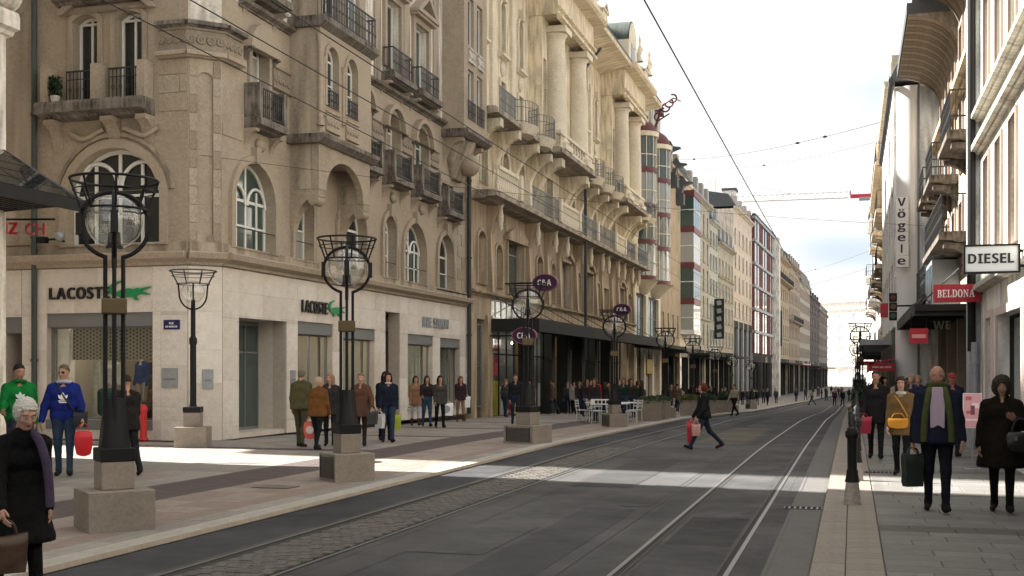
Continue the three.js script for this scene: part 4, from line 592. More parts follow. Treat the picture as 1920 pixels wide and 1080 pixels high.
  for (const s of [51.2, 54.3, 66, 69, 71.9, 82.4, 84.4]) { const g = new THREE.CylinderGeometry(1.25, 0.9, 0.4, 20, 1, false, 0, Math.PI).rotateY(-Math.PI / 2); F.add('round_balcony', metric(g.scale(1, 1, 0.62)), M.creamTrim, [U(s), 12.585, 1.0]);
    const l = []; for (let i = 0; i <= 14; i++) { const t = Math.PI * i / 14; l.push(rod([1.2 * Math.cos(t), 0, 0.72 * Math.sin(t)], [1.2 * Math.cos(t), 1.0, 0.72 * Math.sin(t)], 0.014, 0.014, 4)); } for (const y of [0.08, 0.7, 1.0]) for (let i = 0; i < 14; i++) { const a = Math.PI * i / 14, b = Math.PI * (i + 1) / 14; l.push(rod([1.2 * Math.cos(a), y, 0.72 * Math.sin(a)], [1.2 * Math.cos(b), y, 0.72 * Math.sin(b)], 0.02, 0.02, 4)); } F.add('iron_balcony', join(l), M.ironGrey, [U(s), 12.79, 1.0]); }
  for (const [a, b] of [[47.1, 49.6], [63.9, 64.7], [73.0, 73.6]]) F.railing(U(a), U(b), 12.79, 0.95, 1.2, M.ironGrey);
  for (const [a, b] of pav) { F.box('balustrade_rail', U(a) + 0.2, U(b) - 0.2, 13.5, 13.66, 1.35, 1.6, M.creamTrim); F.box('balustrade_base', U(a) + 0.2, U(b) - 0.2, 12.805, 12.95, 1.35, 1.6, M.creamTrim); for (let i = 0; i < 12; i++) F.add('baluster', cached('bal2', () => metric(lathe([[0.09, 0], [0.05, 0.06], [0.1, 0.2], [0.05, 0.45], [0.09, 0.55]], 8))), M.creamTrim, [U(a) + 0.7 + i * (b - a - 1.4) / 11, 12.95, 1.48]); }
  // upper storeys: bays
  const up = []; for (const s of [48.3, 51.4, 54.4, 65.4, 68.6, 71.6, 82.3, 84.2]) { up.push({ u: U(s) - 0.36, v: 12.95, w: 0.72, h: 2.0 }); up.push({ u: U(s) - 0.36, v: 16.2, w: 0.72, h: 2.4, arch: 0.34 }); }
  F.wall(0, S1, 12.4, 21.0, up, M.cream, 0.5);
  up.forEach((h) => { F.window(h, { cols: 1, rows: 2, glass: M.glassDark, frame: M.greyFrame, recess: 0.35 }); F.add('window_moulding', archBand(h, 0.14, 0.1), M.creamTrim); if (h.arch) { F.add('keystone_console', metric(new THREE.BoxGeometry(0.3, 0.55, 0.3)), M.creamTrim, [h.u + h.w / 2, h.v + h.h + 0.25, 0.1]); F.cornice('window_sill', h.u - 0.25, h.u + h.w + 0.25, h.v - 0.2, scaleProf(LEDGE, 0.28, 0.2), M.creamTrim); F.add('cartouche', metric(new THREE.SphereGeometry(0.27, 10, 8).scale(1, 1.3, 0.45)), M.creamTrim, [h.u + h.w / 2, h.v - 0.65, 0.04]); } });
  for (const s of [46.9, 49.85, 53.0, 67.0, 70.1, 83.3]) F.box('pilaster', U(s) - 0.3, U(s) + 0.3, 12.8, 19.2, 0, 0.14, M.creamTrim);
  // pavilions with paired giant columns
  for (const [a, b] of pav) {
    const w = b - a, ph = [{ u: U(a) + w / 2 - 0.55, v: 13.1, w: 1.1, h: 2.2 }, { u: U(a) + w / 2 - 0.55, v: 16.2, w: 1.1, h: 2.2, arch: 0.5 }, { u: U(a) + 0.3, v: 13.1, w: 0.6, h: 4.2 }];
    F.add('pavilion_wall', wallGeo(U(a), U(b), 12.79, 19.3, ph, 0.4), M.cream, [0, 0, 0.7]); for (const k of [U(a), U(b) - 0.4]) F.box('pavilion_return', k, k + 0.4, 12.79, 19.3, 0, 0.3, M.cream); const Q = new Face(L2, FACE_L + 0.7, 0, -46.5, Math.PI / 2); ph.forEach((h) => Q.window(h, { cols: 2, glass: M.glassDark, frame: M.greyFrame, recess: 0.3 }));
    for (const c of [U(a) + 1.5, U(b) - 1.5]) { F.add('column', cached('gcol', () => metric(lathe([[0, 0], [0.72, 0], [0.72, 0.2], [0.62, 0.3], [0.56, 0.45], [0.55, 2.5], [0.48, 5.2], [0.5, 5.3], [0.5, 5.4], [0.62, 5.55], [0.62, 5.6], [0, 5.6]], 22))), M.creamTrim, [c, 13.1, 1.0]); F.box('column_base', c - 0.8, c + 0.8, 12.805, 13.099, 0.35, 1.75, M.creamTrim); F.box('capital', c - 0.72, c + 0.72, 18.7, 19.0, 0.4, 1.7, M.creamTrim); }
    F.add('entablature', metric(join([bx(U(a) - 0.1, U(b) + 0.1, 19.3, 20.9, 0, 1.55), sweep([[1.5, 0], [1.75, 0.05], [1.75, 0.2], [1.5, 0.25]], U(a) - 0.2, U(b) + 0.2).translate(0, 19.05, 0), sweep([[1.5, 0], [1.72, 0.05], [1.72, 0.16], [1.5, 0.2]], U(a) - 0.15, U(b) + 0.15).translate(0, 19.5, 0)])), M.cream);
  }
  F.cornice('roof_cornice', 0, S1, 20.6, [[0, 0], [0.3, 0.1], [1.5, 0.35], [2.0, 0.4], [2.05, 0.62], [1.9, 0.66], [0, 0.7]], M.cream);
  for (const [a, b] of pav) F.cornice('roof_cornice', U(a) - 0.3, U(b) + 0.3, 20.62, [[0, 0.28], [2.2, 0.3], [2.35, 0.42], [2.35, 0.64], [0, 0.7]], M.cream);
  F.box('gutter', 0, S1, 21.32, 21.44, 1.75, 2.0, M.iron);
  // mansard roof with stone dormers
  F.add('mansard_roof', metric(sweep([[1.2, 0], [0.2, 2.9], [-2.5, 3.6], [-8, 3.6], [-8, 0]], 0, S1)), M.slate, [0, 21.3, 0]);
  for (const s of [49, 52, 55, 62, 65.5, 68.5, 83]) { F.box('dormer', U(s) - 0.65, U(s) + 0.65, 21.32, 23.1, -0.6, 1.3, M.creamTrim); F.box('dormer_window', U(s) - 0.35, U(s) + 0.35, 21.7, 22.7, 1.3, 1.32, M.glassDark); F.add('dormer_pediment', gable(1.6, 0.6, 1.6), M.creamTrim, [U(s), 23.1, -0.2]); }
  for (const s of [60, 77]) { const g = new THREE.CylinderGeometry(1.5, 1.5, 2.6, 24, 1, false, 0, Math.PI).rotateX(Math.PI / 2).rotateZ(Math.PI / 2); F.add('round_dormer_roof', metric(g.rotateZ(0)), M.copperGreen, [U(s), 23.4, 0.1]); F.box('round_dormer', U(s) - 1.5, U(s) + 1.5, 21.32, 23.4, -0.6, 1.42, M.creamTrim); F.add('dormer_face', metric(new THREE.CircleGeometry(1.4, 24, 0, Math.PI)), M.creamTrim, [U(s), 23.4, 1.43]); F.box('dormer_window', U(s) - 0.6, U(s) + 0.6, 21.8, 23.3, 1.42, 1.44, M.glassDark); }
  F.railing(U(47.5), U(76), 24.9, 1.0, -1.5, M.zinc, 0, 'roof_railing', 1.3);
  for (const s of [80.6, 84.6]) F.add('finial', metric(lathe([[0.3, 0], [0.12, 0.4], [0.3, 0.8], [0.1, 1.2], [0.16, 1.5], [0.02, 1.9]], 10)), M.creamTrim, [U(s), 23.2, 1.2]);
  F.box('chimney', U(79.3), U(81.1), 22, 25.2, -1.6, -0.4, M.slate);
  F.add('down_pipe', join([rod([U(65.2), 4, 0.85], [U(65.2), 19.0, 0.85], 0.09), rod([U(65.2), 19, 0.85], [U(66.2), 20.3, 1.5], 0.09), rod([U(65.2), 12.3, 0.85], [U(65.2), 13.0, 1.35], 0.12)]), M.iron);
}
for (const [s, l] of [[52.6, 'nearest of the lit spots inside the department store'], [58.6, 'second lit spot inside the department store'], [69.5, 'third lit spot inside the department store'], [79, 'farthest lit spot inside the department store']]) { const o = thing('spotlight', l, 'spotlight', [FACE_L - 1.6, 3.2, -s], 0, 'lit spots inside the department store'); mesh('housing', metric(new THREE.CylinderGeometry(0.08, 0.07, 0.7, 12).translate(0, 0.42, 0)), M.white, o); mesh('bulb', metric(new THREE.SphereGeometry(0.06, 12, 8)), std([0.9, 0.88, 0.8], 0.4, { emissive: C(1, 0.93, 0.8), emissiveIntensity: 2.5 }), o); const pl = new THREE.PointLight(C(1, 0.92, 0.78), 1.5, 0, 2); pl.position.y = -0.02; pl.castShadow = true; o.add(pl); }
// round-cornered hanging shop signs on brackets
function ovalSign(s, y, r, label, out) {
  r *= 0.86; const o = thing('hanging_sign', label, 'sign', [FACE_L + out, y, -s]);
  mesh('panel', metric(new THREE.CylinderGeometry(1, 1, 0.16, 28).rotateX(Math.PI / 2).scale(r * 1.3, r * 0.85, 1)), std([0.05, 0.012, 0.05], 0.4), o);
  mesh('rim', metric(new THREE.TorusGeometry(1, 0.07, 6, 32).scale(r * 1.3, r * 0.85, 1.6)), std([0.30, 0.12, 0.16], 0.4), o);
  letters(o, 'C&A', r * 0.62, M.white, [0, -r * 0.3, 0.085], { depth: 0.02, width: r * 1.5 }); mesh('bracket', join([rod([-out + 0.05, 0, 0], [-r, 0, 0], 0.035)]), M.black, o);
}
ovalSign(51.8, 5.78, 0.52, 'purple oval hanging sign reading C&A, above the canopy, nearest one', 1.95);
ovalSign(72.5, 5.6, 0.5, 'purple oval hanging sign reading C&A, farther along above the canopy', 1.55);
ovalSign(49.2, 3.3, 0.48, 'purple oval sign reading C&A hung below the canopy edge', 1.7);

// ---------------------------------------------------------------- a plain street house: storeys of windows, cornice, roof, shop front
function house(name, label, o) {
  const { side = -1, s0, s1, x0 = FACE_L, H, floors, n, ww, wh, wall, frame = M.whiteFrame, glass, trim = wall, base = 4, roof, shop = M.darkFrame, arch = 0, balcony = [], sills = true, deep = 12, group = 'houses along the street' } = o;
  const xa = x0 + bend(s0), xb = x0 + bend(s1), turn = side < 0 ? Math.atan2(s1 - s0, xb - xa) : -Math.atan2(s1 - s0, xb - xa), L = Math.hypot(s1 - s0, xb - xa);
  const T = thing(name, label, 'building', side < 0 ? [xa, 0, -s0] : [xb, 0, -s1], 0, group);
  const F = side < 0 ? new Face(T, xa, 0, -s0, turn) : new Face(T, xb, 0, -s1, turn);
  const g0 = Math.min(gy(s0), gy(s1)) - 0.3, holes = [];
  for (const v of floors) for (let i = 0; i < n; i++) holes.push({ u: L * (i + 0.5) / n - ww / 2, v, w: ww, h: wh, arch });
  F.wall(0, L, base, H, holes, wall, 0.4);
  holes.forEach((h, i) => { F.window(h, { cols: o.cols || 2, rows: o.rows || 1, frame, glass, recess: 0.22, t: 0.07 }); if (sills) F.box('window_sill', h.u - 0.12, h.u + h.w + 0.12, h.v - 0.14, h.v - 0.002, -0.1, 0.14, trim); if (o.shutters) for (const k of [h.u - ww * 0.42, h.u + h.w + 0.02]) F.box('shutter', k, k + ww * 0.4, h.v, h.v + h.h, 0.002, 0.05, o.shutters); });
  for (const b of balcony) { F.cornice('balcony_slab', b[0], b[1], b[2] - 0.3, scaleProf(LEDGE, b[3] || 0.9, 0.3), trim); F.railing(b[0], b[1], b[2], 1.0, (b[3] || 0.9) - 0.08, M.iron, (b[3] || 0.9) - 0.15, 'iron_balcony', 0.16); for (const k of [b[0] + 0.3, b[1] - 0.3]) F.bracket(k, b[2] - 0.3, 0.25, 0.7, (b[3] || 0.9) * 0.8, trim); }
  for (const v of o.bands || []) F.cornice('string_course', 0, L, v, scaleProf(CORNICE, 0.6, 0.6), trim);
  F.cornice('roof_cornice', 0, L, H - 0.1, scaleProf(CORNICE, o.eave || 1.6, 1.2), trim);
  if (roof) { F.add('mansard_roof', metric(sweep([[0.3, 0], [-0.7, roof], [-5, roof + 0.8], [-deep, roof + 0.8], [-deep, 0]], 0, L)), M.slate, [0, H + 0.3, 0]); const k = Math.max(2, Math.round(n * 0.7)); for (let i = 0; i < k; i++) { const u = L * (i + 0.5) / k; F.box('dormer', u - 0.6, u + 0.6, H + 0.32, H + 0.3 + Math.min(1.8, roof), -1.6, 0.1, o.dormer || trim); F.box('dormer_window', u - 0.4, u + 0.4, H + 0.6, H + 0.2 + Math.min(1.6, roof), 0.1, 0.12, M.glassDark); } }
  F.add('side_body', join([bx(0, 0.4, g0, H, -deep, -0.402), bx(L - 0.4, L, g0, H, -deep, -0.402), bx(0.4, L - 0.4, H - 0.3, H, -deep, -0.402)]), o.sideMat || wall);
  F.add('inner_core', box(0.42, L - 0.42, g0, H - 0.4, -deep, -3.2), M.plaster);
  // shop front
  const m = Math.max(1, Math.round(L / 4.5));
  for (let i = 0; i <= m; i++) F.box('pier', Math.max(0, L * i / m - 0.35), Math.min(L, L * i / m + 0.35), g0, base, -0.4, 0.05, o.pier || (i % 3 ? M.darkFrame : wall));
  for (let i = 0; i < m; i++) { const a = L * i / m + 0.35, b = L * (i + 1) / m - 0.35; F.box('shop_fascia', a, b, base - 0.9, base - 0.002, -0.35, 0.02, pick([shop, M.darkFrame, M.stoneDark])); F.window({ u: a, v: g0 + 0.3, w: b - a, h: base - 0.9 - g0 - 0.3 }, { cols: 3, frame: M.darkFrame, glass: pick([M.glassDark, M.glassDark, M.glassGreen]), recess: 0.3, name: 'shop_window' }); }
  if (o.canopy) { const [a, b, y, d, mt] = o.canopy; F.box('awning', a, b, y, y + 0.22, 0.06, d, mt || M.darkFrame); }
  return { T, F, L };
}

// ---------------------------------------------------------------- left side, beyond the department store
{ // house with two glazed tower bays and red spandrels
  const T = thing('bay_window_house', 'cream house with two glazed tower bays, dark red spandrels and red caps', 'building', [FACE_L, 0, -85.5]), F = new Face(T, FACE_L, 0, -85.5, Math.PI / 2), L = 12.2, H = 20.4;
  const hs = [{ u: 0.6, v: 4.4, w: 4.4, h: 3.2 }, { u: 6.2, v: 4.4, w: 5, h: 3.2 }]; F.wall(0, L, 3.9, H, hs, M.creamTrim, 0.4); hs.forEach((h) => F.window(h, { cols: 4, rows: 2, frame: M.ironGrey, glass: M.glassGreen, t: 0.08 }));
  for (const [c, r] of [[2.7, 1.2], [8.2, 1.4]]) {
    const seg = (y0, y1, rad, mat, nm, n = 10) => F.add(nm, metric(new THREE.CylinderGeometry(rad, rad, y1 - y0, n, 1, false, 0, Math.PI).rotateY(-Math.PI / 2)), mat, [c, (y0 + y1) / 2, 0.0]);
    for (let k = 0; k < 4; k++) { const y = 8.6 + k * 2.7; seg(y, y + 0.34, r + 0.05, M.redFrame, 'spandrel'); seg(y + 0.34, y + 2.7, r - 0.06, k % 2 ? M.glassGreen : new THREE.MeshPhysicalMaterial({ color: C(0.22, 0.25, 0.24), roughness: 0.1, clearcoat: 1, clearcoatRoughness: 0.03 }), 'bay_glass', 10); for (let i = 0; i <= 6; i++) { const t = Math.PI * i / 6; F.add('mullion', rod([c + r * Math.cos(t), y + 0.42, r * Math.sin(t)], [c + r * Math.cos(t), y + 2.7, r * Math.sin(t)], 0.04, 0.04, 5), M.creamTrim); } for (const yy of [1.3]) seg(y + yy, y + yy + 0.07, r + 0.005, M.creamTrim, 'transom_bar'); }
    seg(19.4, 19.75, r + 0.18, M.creamTrim, 'bay_cornice'); F.add('bay_cap', metric(new THREE.SphereGeometry(r, 16, 8, 0, Math.PI * 2, 0, Math.PI / 2).scale(1, 0.9, 1)), M.redBrown, [c, 19.75, 0]);
    F.add('bay_corbel', metric(new THREE.CylinderGeometry(r + 0.15, r * 0.4, 1.0, 16, 1, false, 0, Math.PI).rotateY(-Math.PI / 2)), M.creamTrim, [c, 8.08, 0]); seg(7.5 + 1.09, 8.6, r + 0.3, M.creamTrim, 'bay_ledge');
  }
  F.cornice('roof_cornice', 0, L, H - 0.1, scaleProf(CORNICE, 1.5, 1.2), M.creamTrim); F.add('mansard_roof', metric(sweep([[0.3, 0], [-0.6, 2.6], [-10, 3], [-10, 0]], 0, L)), M.slate, [0, H + 0.3, 0]);
  for (const u of [1.4, 4.6, 7.4, 10.6]) { F.box('dormer', u - 0.7, u + 0.7, H + 0.32, H + 2.6, -1.5, 0.15, M.creamTrim); F.box('dormer_window', u - 0.4, u + 0.4, H + 0.7, H + 2.2, 0.15, 0.17, M.glassDark); F.add('dormer_roof', gable(1.9, 0.7, 1.9), M.slate, [u, H + 2.6, -1.5]); }
  F.add('inner_core', box(0.1, L, -2, H - 0.3, -10, -0.5), M.plaster); for (const u of [0, 3.9, 7.8, 11.5]) F.box('pier', u, u + 0.7, -1.8, 3.9, -0.4, 0.05, M.creamTrim); for (const u of [0.7, 4.6, 8.5]) F.window({ u, v: -1, w: 3.1, h: 4.6 }, { cols: 2, head: 0.7, frame: M.darkFrame, glass: pick([M.glassDark, glassCurtain]), name: 'shop_window' });
  F.box('canopy_roof', 0.2, L, 3.5, 3.75, 0.06, 2.2, M.darkFrame);
  { const b = F.box('cafe_board', 4.7, 7.6, 1.55, 2.7, 0.07, 0.14, std([0.36, 0.26, 0.05], 0.6)); }
}
{ // red iron roof ornament and roof figures seen against the sky
  const o = thing('roof_ornament', 'dark red wrought roof ornament leaning out against the sky above the towers', 'ornament', [FACE_L + 0.4, 20.6, -92]); mesh('stem', join([rod([0, 0, 0], [0.6, 2.0, 0], 0.1), rod([0.6, 2.0, 0], [1.5, 2.6, 0], 0.06), rod([0.2, 0.8, 0], [1.2, 1.4, 0], 0.06)]), M.redBrown, o);
  mesh('leaf_scrolls', join([...[0, 1, 2, 3, 4].map((k) => new THREE.TorusGeometry(0.32, 0.07, 6, 12, 4.2).rotateZ(k).translate(0.35 + 0.28 * k, 1.2 + 0.33 * k, 0.05 * k)), rod([1.5, 2.6, 0], [2.1, 2.3, 0], 0.04)]), M.redBrown, o);
}
for (const [s, y, k] of [[99.5, 21.6, 'nearest the red ornament'], [103.5, 20.9, 'in the middle'], [107.5, 19.9, 'lowest, farthest along']]) { const o = thing('roof_horn', 'black upswept roof horn against the sky, ' + k + ' of three', 'ornament', [FACE_L, y - 2, -s], 0, 'black upswept roof horns'); mesh('horn', metric((() => { const sh = new THREE.Shape(); [[-0.5, 0], [0.5, 0], [0.7, 0.7], [1.5, 1.0], [0.9, 1.1], [0.65, 1.6], [0.3, 1.2], [-0.5, 1.0]].forEach(([x, yy], i) => i ? sh.lineTo(x, yy) : sh.moveTo(x, yy)); return new THREE.ExtrudeGeometry(sh, { depth: 0.9, bevelEnabled: false }); })()), M.slate, o); mesh('horn_foot', box(-0.6, 0.7, -1.0, 0, -0.1, 1.0), M.slate, o); }
house('flat_front_house', 'plain tan house with blank upper wall between red-capped bays and the glazed red bay', { s0: 97.7, s1: 109, H: 19.4, floors: [4.9], n: 4, ww: 1.2, wh: 1.9, wall: M.tanWall, roof: 2.2, canopy: [0.2, 11, 3.4, 2.0] });
{ // narrow glazed bay with red bands
  const { F, L } = house('red_banded_house', 'narrow house with projecting glazed bay and dark red bands', { s0: 109, s1: 114.7, H: 19.4, floors: [], n: 0, ww: 1, wh: 1, wall: M.creamTrim });
  for (let k = 0; k < 4; k++) { const y = 5.6 + k * 3.35; F.box('red_band', 0.4, L - 0.3, y + 2.4, y + 2.95, 0.02, 1.3, M.redFrame); for (let i = 0; i < 4; i++) F.box('pane', 0.45 + i * 1.22, 0.45 + i * 1.22 + 1.12, y - 0.4, y + 2.4, 0.02, 1.24, k % 2 ? M.glassGreen : glassCurtain); F.box('bay_frame', 0.4, L - 0.3, y + 1.1, y + 1.18, 0.02, 1.27, M.whiteFrame); }
  F.box('bay_floor', 0.4, L - 0.3, 5.2, 5.6, 0.02, 1.3, M.whiteFrame);
}
house('grey_stone_house', 'grey-green stone house with five even storeys of tall windows and dormers', { s0: 114.7, s1: 131, H: 19.5, floors: [4.7, 7.7, 10.6, 13.5, 16.4], n: 5, ww: 1.25, wh: 2.1, wall: M.greyStone, frame: M.greyFrame, bands: [7.1, 15.9], roof: 2.2, canopy: [0.5, 15, 3.3, 2.0] });
house('slim_stone_house', 'slim grey stone house with pale spandrels beside the vertical banner', { s0: 131, s1: 138, H: 18.3, floors: [4.7, 7.6, 10.4, 13.2, 15.8], n: 3, ww: 1.5, wh: 1.7, wall: M.greyGreen, frame: M.greyFrame, roof: 2.6, canopy: [0.5, 6.5, 3.3, 2.0] });
house('low_stone_house', 'lower grey stone house with gabled dormer and vertical banner', { s0: 138, s1: 152, H: 16.6, floors: [4.7, 7.6, 10.4, 13.2], n: 5, ww: 1.6, wh: 1.8, wall: M.greyStone, roof: 2.5, bands: [12.7], canopy: [0.5, 13, 3.3, 2.0] });
house('pale_house', 'pale pinkish house above a blue glass shop front', { s0: 152, s1: 172, H: 22.6, floors: [8.9, 12.2, 15.2, 18.4], n: 5, ww: 1.5, wh: 1.9, wall: tex([0.55, 0.49, 0.42], streakMap), base: 8.3, roof: 1.6, shop: M.glassBlue, frame: M.greyFrame, pier: M.zinc });
{ const { F, L } = house('glass_grid_house', 'modern block of dark red panels and glass between pale floor slabs', { s0: 172, s1: 202, H: 24.2, floors: [], n: 0, ww: 1, wh: 1, wall: M.darkWall, roof: 0 });
  for (let k = 0; k < 6; k++) { const y = 4.4 + k * 3.3; F.box('floor_slab', 0, L, y + 2.9, y + 3.3, 0.02, 0.5, M.zinc); for (let i = 0; i < 8; i++) { F.box(i % 3 === 2 ? 'red_panel' : 'pane', 0.3 + i * 3.5, 0.3 + i * 3.5 + 3.2, y, y + 2.9, 0.02, 0.3, i % 3 === 2 ? M.brickRed : pick([glassCurtain, glassCurtain, M.glassBlue])); F.box('mullion', i * 3.5 + 0.1, i * 3.5 + 0.3, y, y + 2.9, 0.02, 0.38, M.redFrame); } } F.box('end_pillar', L - 2.2, L, -2.5, 24, 0.02, 1.2, M.whiteWall); }
house('ochre_house', 'ochre house with dark mansard and long balcony under the eaves', { s0: 202, s1: 232, H: 21.6, floors: [4.9, 8.2, 11.5, 14.8, 18.4], n: 7, ww: 1.7, wh: 2.1, wall: M.ochre, roof: 2.8, bands: [7.6, 17.6], eave: 2.4, balcony: [[1, 29, 17.8, 1.1]], canopy: [2, 28, 3, 2.5, M.darkFrame], shop: M.redSign, frame: M.greyFrame });
house('brown_stone_house', 'brownish stone house with tall paired windows past the ochre house', { s0: 232, s1: 258, H: 22.4, floors: [4.9, 8.4, 11.9, 15.2, 18.6], n: 8, ww: 1.3, wh: 2.3, wall: M.stoneStreak, roof: 2.2, bands: [11.3], eave: 2, balcony: [[1, 25, 11.6, 1.0]], canopy: [2, 24, 3, 2.5, M.redSign], frame: M.whiteFrame });
house('beige_house', 'beige house with shuttered windows far along the left side', { s0: 258, s1: 288, H: 21.0, floors: [4.9, 8.2, 11.5, 14.8, 17.8], n: 9, ww: 1.3, wh: 1.9, wall: M.greyStone, roof: 3, eave: 1.6, shutters: M.shutter, canopy: [2, 28, 3, 2.5, M.darkFrame] });
house('dark_end_house', 'dark brown house near the end of the left side', { s0: 288, s1: 322, H: 19.4, floors: [2.5, 6, 9.5, 13, 16], n: 6, ww: 3, wh: 1.9, wall: M.darkWall, roof: 1.5, canopy: [2, 30, 2.5, 2.5] });
house('last_left_house', 'last grey house closing the left side of the street', { s0: 322, s1: 362, H: 17.6, floors: [2.5, 5.8, 9.1, 12.4, 15], n: 9, ww: 1.8, wh: 1.9, wall: tex([0.17, 0.15, 0.14], streakMap), roof: 2.5, canopy: [2, 36, 2.5, 2.5] });
for (const [s, H, y0, c, lab] of [[133.5, 4.5, 5.4, M.darkFrame, 'narrow dark vertical banner on the slim stone house'], [204, 6, 6.0, std([0.03, 0.04, 0.06], 0.6), 'dark vertical banner at the start of the ochre house']]) { const o = thing('vertical_banner', lab, 'banner', [FACE_L + bend(s) + 0.2, y0, -s]); mesh('panel', box(0, 1.1, 0, H, -0.08, 0.08), c, o); for (let i = 0; i < 5; i++) { const m = mesh('letter', cached('bl' + H, () => box(-0.25, 0.25, -0.25, 0.25, 0, 0.02).rotateZ(0.2)), M.zinc, o); m.position.set(0.55, H * (i + 0.5) / 5, 0.082); } mesh('fixing', rod([-0.2, H * 0.8, 0], [0, H * 0.8, 0], 0.05), M.iron, o); }
{ const o = thing('chimney_stack', 'white chimney block on the roof of the pale house', 'chimney', [FACE_L + bend(160) - 1.8, 24.2, -163]); mesh('stack', box(-0.8, 0.8, -2.2, 2.2, -1.2, 1.2), M.whiteWall, o); mesh('cap', box(-1, 1, 2.2, 2.5, -1.4, 1.4), M.slate, o); }

// ---------------------------------------------------------------- street end: sunlit white block, hill
{
  const T = thing('white_end_building', 'bright white building with rows of windows at the end of the street', 'building', [6, -3, -455]), F = new Face(T, -28, -3, -432, -0.62), hs = []; for (const v of [3, 6.8, 10.6, 14.4, 18.2, 22]) for (let i = 0; i < 12; i++) hs.push({ u: 2 + i * 5.4, v, w: 2.4, h: 2.2 });
  F.wall(0, 68, 0, 28, hs, M.whiteWall, 0.6); hs.forEach((h) => F.window(h, { cols: 2, glass: std([0.5, 0.5, 0.5], 0.4), t: 0.3 })); for (const v of [6, 25.4]) F.cornice('string_course', 0, 68, v, scaleProf(CORNICE, 2, 2), M.whiteWall); F.add('roof', box(-1, 69, 28, 29.5, -14, 0.8), M.zinc); F.add('side_body', box(0, 68, 0, 28, -14, -0.61), M.whiteWall);  // pale grey panes and thick frames stand in for glare
}
{ const sh = []; for (let i = 0; i <= 40; i++) { const x = -1400 + i * 70; sh.push([x, 120 + 60 * Math.sin(i * 0.31) + 34 * Math.sin(i * 0.83 + 1) + 14 * Math.sin(i * 1.9)]); }
  const P = [], I = []; sh.forEach(([x, h], i) => { for (const [f, z] of [[0, 0], [0.5, -160], [0.85, -340], [1, -520]]) P.push(x, h * f - 4, z); if (i) for (let k = 0; k < 3; k++) { const a = (i - 1) * 4 + k, b = i * 4 + k; I.push(a, b, a + 1, b, b + 1, a + 1); } });
  const g = new THREE.BufferGeometry(); g.setAttribute('position', new THREE.Float32BufferAttribute(P, 3)); g.setIndex(I); g.computeVertexNormals(); const m = struct('hill', g, std([0.12, 0.15, 0.16], 1)); m.position.set(0, 0, -2300); }

// ---------------------------------------------------------------- right side
const paleGreen = tex([0.64, 0.64, 0.58], streakMap, 0.8, 0.002), pinkFrame = std([0.40, 0.30, 0.25], 0.7), creamLit = tex([0.58, 0.50, 0.39], streakMap, 0.85, 0.002);
{ // pale house with the hanging white sign: runs past the camera
  const T = thing('pale_green_house', 'pale greenish plaster house with brown window surrounds at the right edge', 'building', [2.8, 0, -28.6]), s1 = 28.6, F = new Face(T, 2.8, 0, -s1, -Math.PI / 2), L = 60, H = 15, U = (s) => s1 - s;
  const hs = [], shops = []; for (let i = 0; i < 27; i++) { const u = 1.0 + i * 2.15; hs.push({ u, v: 4.05, w: 0.95, h: 2.3 }); hs.push({ u, v: 7.75, w: 0.95, h: 2.2 }); hs.push({ u, v: 11.2, w: 0.95, h: 2.0 }); }
  shops.push({ u: 1.5, v: 0.02, w: 0.95, h: 2.85 }); for (let i = 0; i < 12; i++) shops.push({ u: 3.4 + i * 4.6, v: 0.25, w: 3.6, h: 2.6 });
  F.wall(0, L, 0, 3.6, shops, M.whiteWall, 0.4); F.wall(0, L, 3.6, H, hs, paleGreen, 0.4);
  hs.forEach((h) => { F.window(h, { cols: 2, frame: pinkFrame, recess: 0.2, t: 0.07, glass: pick([M.glassDark, M.glassGreen]) }); F.add('window_surround', archBand(h, 0.09, 0.05), pinkFrame); });
  shops.forEach((h, i) => { F.window(h, { cols: i ? 2 : 1, frame: M.darkFrame, glass: i ? M.glassGreen : M.glassDark, recess: 0.28, name: i ? 'shop_window' : 'door' }); F.add('shop_surround', archBand(h, 0.16, 0.05), std([0.62, 0.50, 0.47], 0.6)); });
  F.box('plinth', 0, 1.3, 0, 0.4, 0.002, 0.06, M.greyStone); for (const [a, b] of [[3.5, 0.14], [6.65, 0.2], [7.4, 0.16], [10.6, 0.2]]) F.cornice('string_course', 0, L, a, scaleProf(LEDGE, 0.22, b * 1.2), tex([0.46, 0.43, 0.37], streakMap)); F.cornice('roof_cornice', 0, L, H - 0.2, scaleProf(CORNICE, 2.5, 1.5), paleGreen); F.add('body', box(0, L, 0, H, -9, -0.45), M.greyStone);
  F.box('corner_pilaster', -0.7, -0.02, 0, H, -0.3, 0.24, tex([0.40, 0.42, 0.43], streakMap, 0.7, 0.002)); F.add('down_pipe', join([rod([0.12, 2.2, 0.2], [0.12, H, 0.2], 0.09, 0.09, 10)]), M.black); F.add('down_pipe', join([rod([0.42, 0.1, 0.16], [0.42, 2.4, 0.16], 0.08, 0.08, 10), rod([0.42, 1.9, 0.16], [0.42, 2.0, 0.16], 0.11, 0.11, 10)]), M.zinc);
}
